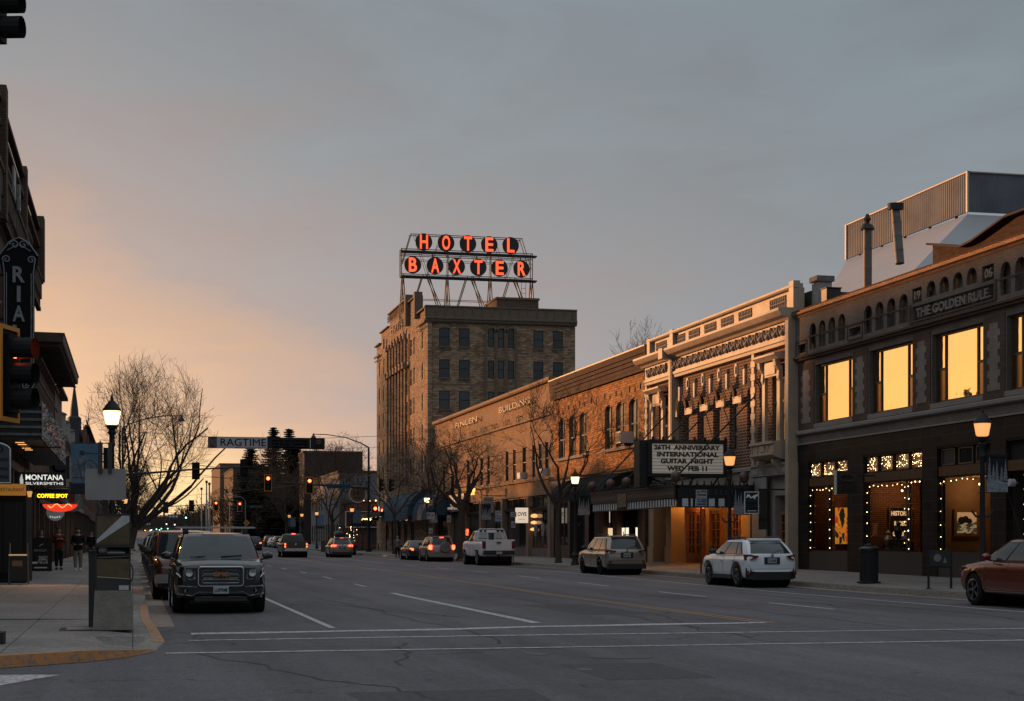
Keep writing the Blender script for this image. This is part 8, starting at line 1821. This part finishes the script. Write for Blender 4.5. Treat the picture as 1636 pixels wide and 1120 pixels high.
t=small_car('parked_jeep','boxy burnt orange off-roader parked behind the black SUV, black windows and fenders',(1.42,45.6,gz(45)),math.pi,P_or,False,'boxy',H=1.83)
m=MB(); [m.box(sd*.62,sd*1.0,1.15,2.0,.82,.92) for sd in (-1,1)]; m.build('front_fender',M_cldr,t); m=MB(); m.box(-.85,.85,2.3,2.42,.45,.68); m.build('steel_bumper',M_sg,t)
for i,(y,p_,k,lb) in enumerate(((51.6,P_bk2,'boxy','black upright vehicle with grey bumper, third in the left parked row'),(57.6,P_lg,'suv','pale grey vehicle, fourth in the left parked row'),(63.8,P_gr,'suv','dark blue grey SUV, fifth in the left parked row'),(70.0,P_lg,'sedan','pale sedan, sixth in the left parked row'),(76.5,P_bk2,'suv','black SUV, seventh in the left parked row'),(83,P_gr,'sedan','dark sedan, eighth in the left parked row'),(92,P_lg,'suv','pale SUV, ninth in the left parked row'),(103,P_bk2,'suv','last dark SUV in the left parked row'))):
    small_car('parked_car',lb,(1.45,y,gz(y)),math.pi,p_,False,k,group='cars parked along the left kerb')
for i,(x,y,rz_,p_,lit,k,lb) in enumerate(((14.4,201,0,P_bk2,True,'suv','black car with red tail lights just right of the black SUV roof'),(20.1,158,0,P_bk2,False,'suv','black SUV parked between the waiting pickup and the waiting wagon'),(20.1,165,0,P_gr,False,'sedan','dark sedan parked in the shadow left of the waiting wagon'),(20.0,222,0,P_lg,True,'sedan','pale sedan with a red light beyond the intersection, right of the black car'),(20.0,230,0,P_lg,False,'suv','pale SUV beyond the intersection, its glass catching light'),(20.0,238,0,P_wht,False,'sedan','white sedan farthest along the right kerb beyond the intersection'),(20.0,246,0,P_bk2,False,'suv','black SUV at the end of the far right-hand row'),(9.6,420,math.pi,P_lg,False,'suv','oncoming pale car far down the middle of the street'),(5.5,520,math.pi,P_gr,False,'suv','oncoming dark car far down the left lane'))):
    small_car('distant_car',lb,(x,y,gz(y)),rz_,p_,lit,k,group='cars beyond the pickup')
# ================================================================ trees
M_bark=mat('grey_brown_bark',(.075,.06,.05),.9,var=.3,vscale=6,bump=.8,bscale=25); M_twig=mat('dark_twigs',(.05,.04,.034),.9)
M_twigw=mat('far_twigs',(.07,.05,.038),.9)
def bare_tree(label,loc,H,trunk_r,trunk_h,spread,seed,levels=6,fork=3,name='bare_tree',up=.35,twm=None,group=None,lean=(0,0),nseg=4,ratio=.72,first=None,curl=.22,rmin=.008,kids=(2,3),env=None,ec=(0,0),rk=(.80,.55)):
    r=random.Random(seed); t=thing(name,label,'tree',loc,0,group); tr=MB(); cr=MB()
    top=Vector((lean[0],lean[1],trunk_h)); pts=[Vector((0,0,-.1)),Vector((0,0,.25)),Vector((lean[0]*.4+r.gauss(0,.04),lean[1]*.4,trunk_h*.5)),top]
    tr.tube(pts,[trunk_r*1.5,trunk_r*1.08,trunk_r*.9,trunk_r*.8],10)
    def grow(p,d,ln,rad,lv):
        n=nseg if lv<4 else 3; q=[p]; dd=d.copy(); 
        for i in range(n):
            dd=(dd+Vector((r.gauss(0,curl),r.gauss(0,curl),r.gauss(0,curl)+up*.12))).normalized(); q.append(q[-1]+dd*(ln/n))
        re=max(rmin*.7,rad*.62); rs=[lerp(rad,re,i/n) for i in range(n+1)]
        if env:
            e=q[-1]; ex,ez=env
            zc_=ez or H*.55; rz_=(H-zc_)*1.03 if e.z>zc_ else zc_*.95; kx=r.uniform(.86,1.08)
            if ((e.x-ec[0])/(ex*kx))**2+((e.y-ec[1])/(ex*kx))**2+((e.z-zc_)/(rz_*kx))**2>1 and lv>1: return
        (tr if lv==0 else cr).tube(q,rs,7 if lv<2 else (4 if lv<4 else 3),cap=lv<2)
        if lv>=levels: return
        k=r.randint(*kids)+(1 if lv in (1,2) and r.random()<.5 else 0)
        for j in range(k):
            f=1.0 if j==0 else r.uniform(.35,.95); ii=min(n,max(1,int(f*n+.5))); bp=q[ii]
            ax=Vector((r.gauss(0,1),r.gauss(0,1),r.gauss(0,.6))); ax=(ax-dd*ax.dot(dd)).normalized(); an=r.uniform(.18,.42) if j==0 else r.uniform(.45,.95)
            nd_=(dd*math.cos(an)+ax*math.sin(an)); nd_.z+=up*.28; nd_.normalize()
            grow(bp,nd_,ln*ratio*r.uniform(.8,1.15),max(rmin,rs[ii]*(rk[0] if j==0 else rk[1])),lv+1)
    L0_=(H-trunk_h)*.36
    for k in range(fork):
        a=2*math.pi*k/fork+r.uniform(-.5,.5); sp=spread*r.uniform(.7,1.15)
        d=Vector((math.cos(a)*sp,math.sin(a)*sp,1)).normalized()
        if first and k<len(first): d=Vector(first[k]).normalized()
        grow(top-Vector((0,0,r.uniform(0,trunk_h*.18))),d,L0_*r.uniform(.9,1.15),trunk_r*.62,0)
    tr.build('trunk',M_bark,t,smooth=True,fix=False); cr.build('crown',twm or M_twig,t,fix=False); return t
bare_tree('forked bare street tree in front of the join of the tan and orange buildings',(22.7,86.2,sw_z(22.7,86)),10.8,.16,3.1,.55,11,levels=6,fork=4,first=[(-.75,0,.9),(.5,.15,1.25),(-.05,.1,1),(.05,-.1,1.5)],ratio=.76,env=(4.6,0))
bare_tree('thick-trunked gnarled bare tree behind the white pickup',(21.9,109,sw_z(22,109)),9.2,.28,4.0,.95,5,levels=6,fork=5,first=[(-1.2,-.2,.55),(1.1,.3,.8),(-.2,.2,1),(-.9,.6,.9),(.35,-.3,1)],ratio=.77,up=.15,curl=.3,env=(6.5,0))
bare_tree('slim bare tree half hidden behind the gnarled one',(23.0,125.5,sw_z(22,125)),11.5,.16,4,.6,8,levels=6,fork=4,ratio=.76,env=(5,0))
bare_tree('bare tree standing beyond the thick one, along the tan building',(22.6,143,sw_z(22,143)),9.5,.15,3.6,.7,21,levels=5,fork=4,ratio=.76)
bare_tree('slender bare tree whose tips show above the orange building roof',(31,97,8),7.2,.10,2,.4,31,levels=5,fork=3,up=.6,ratio=.74)
bare_tree('huge bare cottonwood silhouetted against the sunset on the left',(-.4,205,gz(205)),24.5,.50,3.2,.62,14,levels=7,fork=13,ratio=.765,up=.40,curl=.12,rmin=.0145,kids=(2,3),rk=(.76,.48),env=(9.2,14),ec=(2.6,0),lean=(.8,0),first=[(-.45,.1,1.2),(.75,0,1.1),(.25,.3,1.4),(.0,-.3,1.35),(1.2,-.2,.75),(-.9,.2,.8),(1.0,.3,1.1)])
bare_tree('second bare street tree on the left, in front of the cottonwood base',(-.8,150,gz(150)+.2),11,.2,4,.7,17,levels=6,fork=4,ratio=.76)
bare_tree('bare tree beyond the intersection in front of the grey building',(24.5,205,gz(205)),15.5,.22,4,.75,25,levels=7,fork=5,ratio=.76,twm=M_twigw,rmin=.014,env=(6.5,0),up=.3)
bare_tree('pale bare tree by the dark flat block',(22.6,222,gz(222)),11,.17,3.2,.8,27,levels=6,fork=5,ratio=.76,twm=M_twigw,rmin=.014)
bare_tree('bare tree in front of the spruces beside the second crossing',(24.0,262,gz(262)),15,.25,4,.8,29,levels=6,fork=5,ratio=.77,twm=M_twigw,rmin=.02)
for i,(x,y,h_,lb) in enumerate(((-1.2,262,13,'bare tree next in line past the cottonwood'),(-1.0,300,14,'bare tree two past the cottonwood'),(-1.2,362,13,'bare tree before the third crossing on the left'),(-1.2,420,15,'farthest distinct bare tree on the left'))):
    bare_tree(lb,(x,y,gz(y)),h_,.25,3.5,.7,40+i,levels=6,fork=5,ratio=.76,twm=M_twigw,rmin=.02)
bare_tree('small bare ornamental tree wrapped with bulbs beside the hotel corner',(23.9,172.5,sw_z(23.9,172)),4.6,.07,1.8,.9,61,levels=5,fork=5,ratio=.72)
# spruces
M_spr=mat('spruce_needles',(.022,.026,.02),.9,var=.4,vscale=2)
def spruce(label,loc,H,rad,seed):
    r=random.Random(seed); t=thing('spruce_tree',label,'spruce',loc); m=MB(); m.tube([(0,0,0),(0,0,H*.97)],[.35,.03],8); m.build('trunk',M_bark,t)
    m=MB(); z=H*.06
    while z<H*.99:
        f=1-(z/H); R_=rad*(f**.62)*r.uniform(.8,1.12)+.15; nb=int(13+9*f)
        for k in range(nb):
            if r.random()<.12: continue
            a=2*math.pi*k/nb+r.uniform(-.3,.3); l=R_*r.uniform(.65,1.15); dx,dy=math.cos(a),math.sin(a)
            # bough: a strand of needle clumps, drooping then lifting at the tip
            nn=max(3,int(l/.38))
            for j in range(nn):
                u=(j+.5)/nn; x=dx*l*u; y=dy*l*u; zz=z-.28*l*u+.22*l*u*u+r.gauss(0,.04); s=(.62+.2*f)*(1.1-.5*u)
                for q in range(3):
                    aa=a+r.uniform(-1.3,1.3); ex=math.cos(aa)*s*1.3; ey=math.sin(aa)*s*1.3; hz_=r.uniform(-.35,.12)*s
                    px_,py_=-math.sin(aa)*s*.4,math.cos(aa)*s*.4
                    m.add([(x-px_,y-py_,zz+.06),(x+px_,y+py_,zz-.03),(x+ex,y+ey,zz+hz_)],[(0,1,2)])
                    m.add([(x,y,zz+s*.25),(x+px_*.4,y+py_*.4,zz-s*.55),(x+ex*.7,y+ey*.7,zz-s*.15)],[(0,1,2)])
        z+=lerp(.60,.34,1-f)*(.8+H/60)
    m.build('crown',M_spr,t,fix=False); return t
spruce('dark spruce rising left of the other two behind the street banner',(X_(400,352),352,gz(352)),22.3,5.0,1)
spruce('tallest dark spruce in the middle behind the street banner',(X_(437,345),345,gz(345)),24.3,5.6,2)
spruce('spruce with a double tip right of the tallest one',(X_(462,340),340,gz(340)),24.0,5.4,3)
spruce('shorter spruce pressed against the double-tipped one',(X_(474,346),346,gz(346)),22,4.0,4)
spruce('low wide spruce in front of the dark flat block',(X_(468,290),290,gz(290)),13,5.0,6)
spruce('low wide spruce left of the second crossing arm',(X_(440,296),296,gz(296)),12,4.6,7)
spruce('low dense spruce filling the dark mass under the banner',(X_(418,330),330,gz(330)),16,5.5,5)
# far woods and foothill scrub that read as one mass
def wood(name,label,spots,mm,seed):
    r=random.Random(seed); m=MB()
    for (x0,x1,y0,y1,h0,h1,n) in spots:
        for i in range(n):
            x=r.uniform(x0,x1); y=r.uniform(y0,y1); h_=r.uniform(h0,h1); z=gz(y); 
            m.tube([(x,y,z),(x+r.gauss(0,.3),y,z+h_*.6)],[.18,.08],3,cap=False)
            for k in range(46):
                a=r.uniform(0,6.28); u=r.random()**.6; rr_=h_*.34*u; zz=z+h_*(.28+.66*r.random()*(1-.5*u)); s=h_*.05
                p=Vector((x+rr_*math.cos(a),y+rr_*math.sin(a),zz)); d=Vector((math.cos(a)*.5,math.sin(a)*.5,1))*s*3
                q=Vector((-math.sin(a),math.cos(a),0))*s*.22; m.add([p-q,p+q,p+d],[(0,1,2)]); q2=Vector((0,0,s*.3)); m.add([p-q2,p+q2,p+d*.8+q*6],[(0,1,2)])
    o=m.build(name,mm,None,fix=False); return tag(o,label,'trees',kind='stuff')
M_fw=mat('distant_bare_wood',(.06,.045,.035),.95)
wood('distant_wood','hazy mass of bare trees closing the far end of the street',[(24,50,380,620,10,17,80),(-60,-3,500,1000,10,17,90),(24,90,620,1100,12,20,110),(4,40,1150,1500,10,16,60),(-60,0,1100,1500,10,16,50)],M_fw,2)
wood('distant_wood','dark brush and trees between the bar and the spruces',[(26,46,326,345,6,12,26),(23.5,30,300,330,4,8,12)],M_fw,3)
# far hills
hm=MB(); r=random.Random(9); xs=[-1500+i*60 for i in range(80)]
for x in xs: hm.v+= [(x,2900,-30),(x,2900,38+8*math.sin(x*.004)+4*math.sin(x*.013+1)+r.uniform(-1,1)),(x,3600,30)]
for i in range(len(xs)-1): a=i*3; hm.f+=[(a,a+3,a+4,a+1),(a+1,a+4,a+5,a+2)]
struct('hills',hm,mat('far_hills',(.12,.10,.09),.95,var=.2,vscale=.01),fix=False)
# far signal lamps down the street
far_=[(232,848,'amber'),(240,848,'amber'),(242,847,'green'),(250,846,'green'),(255,847,'green'),(268,845,'green'),(286,848,'red'),(290,846,'red'),(258,845,'green')]
for i,(px,py,c_) in enumerate(far_):
    Y=900+i*14; z=EYE+(863-py)*Y/2600; t=thing('traffic_light','tiny far %s light over the street end, number %d from the left in its cluster'%(c_,i+1),'traffic light',(X_(px,Y),Y,z),0,'tiny far lights at the street end'); t['label']='tiny far %s signal light at the very end of the street'%c_
    m=MB(); m.lathe([(.01,-.3),(.26,-.15),(.3,0),(.26,.15),(.01,.3)],(0,0,0),8,'y'); m.build('lens',{'amber':mat('amber_signal_on',(1,.5,.1),.4,emit=(1,.5,.12),estr=5),'green':mat('green_signal_on',(.2,1,.8),.4,emit=(.35,1,.85),estr=5),'red':M_ron}[c_],t); m=MB(); m.tube([(0,.3,-.5),(0,.3,z*0+1.2)],.05,4); m.build('hanger',M_iron,t)
    t['group']='tiny far %s lights at the street end'%c_
# ================================================================ people
M_skin=mat('skin',(.42,.25,.18),.6); M_hair=mat('dark_hair',(.03,.022,.018),.8)
def skinmesh(verts,edges,radii,root=0,sub=2):
    me=bpy.data.meshes.new('sk'); me.from_pydata(verts,edges,[]); ob=bpy.data.objects.new('sk',me); COL.objects.link(ob)
    md=ob.modifiers.new('s','SKIN'); md.use_smooth_shade=True
    sv=me.skin_vertices[0].data
    for i,r_ in enumerate(radii): sv[i].radius=(r_,r_) if not isinstance(r_,tuple) else r_
    sv[root].use_root=True
    sb=ob.modifiers.new('d','SUBSURF'); sb.levels=sub; sb.render_levels=sub
    dg=bpy.context.evaluated_depsgraph_get(); dg.update(); out=bpy.data.meshes.new_from_object(ob.evaluated_get(dg)); bpy.data.objects.remove(ob)
    for p in out.polygons: p.use_smooth=True
    return out
def person(label,loc,rz,jacket,trousers,shoes,hair=M_hair,hs=1.75,stride=.12,arms='hands',cap=None,group=None,long=False,beard=False):
    s=hs/1.75; t=thing('person',label,'person',loc,rz,group)
    # facing -y ; x to the side
    V=[(0,0,.95),(0,0,1.10),(0,0,1.25),(0,-.005,1.42),(0,-.01,1.50),(0,-.02,1.56)]; Rr=[.135,.125,.145,.12,.055,.06]
    E_=[(0,1),(1,2),(2,3),(3,4),(4,5)]
    def add(p,r_,par): V.append(p); Rr.append(r_); E_.append((par,len(V)-1)); return len(V)-1
    hd=add((0,-.03,1.62),.088,5); hd=add((0,-.02,1.68),.085,hd); add((0,-.01,1.735),.05,hd)
    feet=[]
    for sd,st in ((-1,stride),(1,-stride)):
        a=add((sd*.09,0,.88),.10,0); b=add((sd*.10,-st*.4,.50),.065,a); c_=add((sd*.10,-st,.11),.045,b); d_=add((sd*.105,-st-.07,.045),.04,c_); add((sd*.11,-st-.17,.035),.03,d_); feet.append((sd*.105,-st))
    hands=[]
    for sd in (-1,1):
        a=add((sd*.185,0,1.40),.062,3); 
        if arms=='hands' : b=add((sd*.25,.02,1.14),.045,a); c_=add((sd*.15,-.20,1.08),.034,b)
        elif arms=='chest': b=add((sd*.26,-.02,1.16),.045,a); c_=add((sd*.09,-.20,1.30),.034,b)
        else: b=add((sd*.24,.03*sd,1.12),.045,a); c_=add((sd*.26,-.06,.88),.032,b)
        dr=Vector((-sd*.5,-.7,.1)).normalized() if arms!='down' else Vector((0,-.2,-1)).normalized()
        p=Vector(V[c_]); k=add(tuple(p+dr*.07),.028,c_); hands.append((k,dr,sd))
        side_=dr.cross(Vector((0,0,1))) if arms!='down' else Vector((0,1,0)); side_.normalize(); dn=dr.cross(side_)
        q=p+dr*.07
        for f in range(4):
            o=side_*((f-1.5)*.019); L_=(.055,.066,.062,.048)[f]; e1=add(tuple(q+o+dr*.035),.0095,k); e2=add(tuple(q+o+dr*(.035+L_*.5)+dn*.006),.0085,e1); add(tuple(q+o+dr*(.03+L_)+dn*.02),.007,e2)
        th=add(tuple(p+dr*.045-side_*.035),.012,c_); add(tuple(p+dr*.075-side_*.052+dn*.012),.0095,th)
    me=skinmesh([(x*s,y*s,z*s) for x,y,z in V],E_,[r_*s for r_ in Rr]); me.materials.clear(); me.materials.append(M_skin)
    b=bpy.data.objects.new('body',me); COL.objects.link(b); b.parent=t
    # nose, ears, eyes and mouth are shaped on the head mesh as one child piece
    m=MB(); m.add([(x*s,y*s,z*s) for x,y,z in [(-.012,-.105,1.635),(.012,-.105,1.635),(0,-.135,1.632),(0,-.105,1.675)]],[(0,1,2),(0,2,3),(1,3,2)]); [m.lathe([(.001,-.012),(.022,0),(.001,.012)],(sd*.088*s,-.015*s,1.65*s),8,'x') for sd in (-1,1)]; m.build('nose_and_ears',M_skin,t,fix=False)
    m=MB(); [m.lathe([(.011,0),(.001,-.008)],(sd*.032*s,-.104*s,1.668*s),8,'y') for sd in (-1,1)]; m.box(-.022*s,.022*s,-.111*s,-.10*s,1.600*s,1.606*s); m.build('eyes_and_mouth',M_hair,t)
    if beard: m=MB(); m.tube([(0,-.085*s,1.60*s),(0,-.07*s,1.565*s)],[.05*s,.03*s],10); m.build('beard',M_hair,t,smooth=True)
    m=MB(); m.lathe([(.092*s,1.675*s),(.100*s,1.71*s),(.085*s,1.755*s),(.04*s,1.785*s),(.001,1.79*s)],(0,.008*s,0),14); 
    if long: m.tube([(0,.06*s,1.72*s),(0,.09*s,1.6*s),(0,.08*s,1.48*s)],[.07*s,.085*s,.05*s],10)
    m.build('hair' if not cap else 'cap',cap or hair,t,smooth=True)
    def clothes(ids_v,ids_e,ids_r,nm,mm):
        me=skinmesh([(x*s,y*s,z*s) for x,y,z in ids_v],ids_e,[r_*s for r_ in ids_r]); me.materials.clear(); me.materials.append(mm); o=bpy.data.objects.new(nm,me); COL.objects.link(o); o.parent=t
    jv=[(0,0,.80 if not long else .70),(0,0,.95),(0,0,1.14),(0,0,1.28),(0,0,1.43),(0,-.01,1.50)]; jr=[.195,.195,.175,.178,.14,.088]; je=[(i,i+1) for i in range(5)]
    for sd in (-1,1):
        jv.append((sd*.19,0,1.41)); jr.append(.083); je.append((4,len(jv)-1))
        if arms=='hands': w1,w2=(sd*.255,.02,1.14),(sd*.165,-.175,1.085)
        elif arms=='chest': w1,w2=(sd*.265,-.02,1.16),(sd*.105,-.18,1.28)
        else: w1,w2=(sd*.245,.03*sd,1.12),(sd*.26,-.05,.93)
        jv.append(w1); jr.append(.068); je.append((len(jv)-2,len(jv)-1)); jv.append(w2); jr.append(.050); je.append((len(jv)-2,len(jv)-1))
    clothes(jv,je,jr,'jacket',jacket)
    tv=[(0,0,.98),(0,0,.88)]; tr_=[.165,.18]; te=[(0,1)]
    for sd,st in ((-1,stride),(1,-stride)):
        tv+= [(sd*.092,0,.84),(sd*.10,-st*.4,.50),(sd*.10,-st*.95,.14)]; tr_+=[.128,.088,.07]; n=len(tv); te+=[(1,n-3),(n-3,n-2),(n-2,n-1)]
    clothes(tv,te,tr_,'trousers',trousers)
    for (fx,fy) in feet:
        m=MB(); m.tube([(fx*s,(fy+.05)*s,.05*s),(fx*s,(fy-.05)*s,.055*s),(fx*s,(fy-.16)*s,.04*s),(fx*s,(fy-.2)*s,.03*s)],[.05*s,.055*s,.045*s,.025*s],10); m.build('shoe',shoes,t,smooth=True)
    return t
M_dkj=mat('black_jacket',(.016,.016,.018),.85,var=.3,vscale=9); M_red2=mat('rust_red_jacket',(.12,.025,.018),.85,var=.3,vscale=9); M_kh=mat('khaki_trousers',(.22,.19,.15),.85,var=.2,vscale=9); M_wsh=mat('white_sneakers',(.6,.6,.6),.6); M_dtr=mat('dark_trousers',(.018,.018,.02),.85); M_bsh=mat('black_shoes',(.02,.02,.02),.5); M_gyh=mat('grey_hair',(.25,.25,.25),.85); M_gyj=mat('grey_jumper',(.14,.14,.145),.9,var=.2); M_blj=mat('denim',(.05,.08,.12),.85)
sz=sw_z(-2,70)
person('person in a black hooded jacket, khaki trousers and white sneakers walking toward the camera',(-2.2,69.5,sz),0,M_dkj,M_kh,M_wsh,hs=1.76,stride=.06,arms='hands',beard=True,cap=mat('dark_cap',(.02,.02,.022),.8))
person('person in a rust red jacket and black trousers, hands at the chest, left pavement',(-3.05,71.5,sz),R(15),M_red2,M_dtr,M_bsh,hs=1.78,stride=.05,arms='chest',hair=mat('short_brown_hair',(.08,.05,.035),.8))
person('long-haired person behind the sandwich board on the left pavement',(-4.0,76,sz),R(10),M_dkj,M_dtr,M_bsh,hs=1.68,stride=.05,arms='down',long=True,hair=mat('light_brown_hair',(.18,.12,.08),.8))
person('farther person in an open dark jacket and light scarf right of the walking pair',(-2.4,100,sw_z(-2,100)),0,M_dkj,M_blj,M_bsh,hs=1.78,stride=.12,arms='down')
person('farthest person in a dark coat close to the newspaper stand\'s edge',(-1.95,97,sw_z(-2,97)),R(-10),M_dkj,M_dtr,M_bsh,hs=1.72,stride=.10,arms='down',hair=mat('reddish_hair',(.16,.07,.04),.8))
person('grey-haired person in dark clothes stepping off the kerb near the hotel corner',(21.3,133,gz(133)),math.pi*.9,M_gyj,M_dtr,M_bsh,hs=1.76,stride=.12,arms='down',hair=M_gyh)
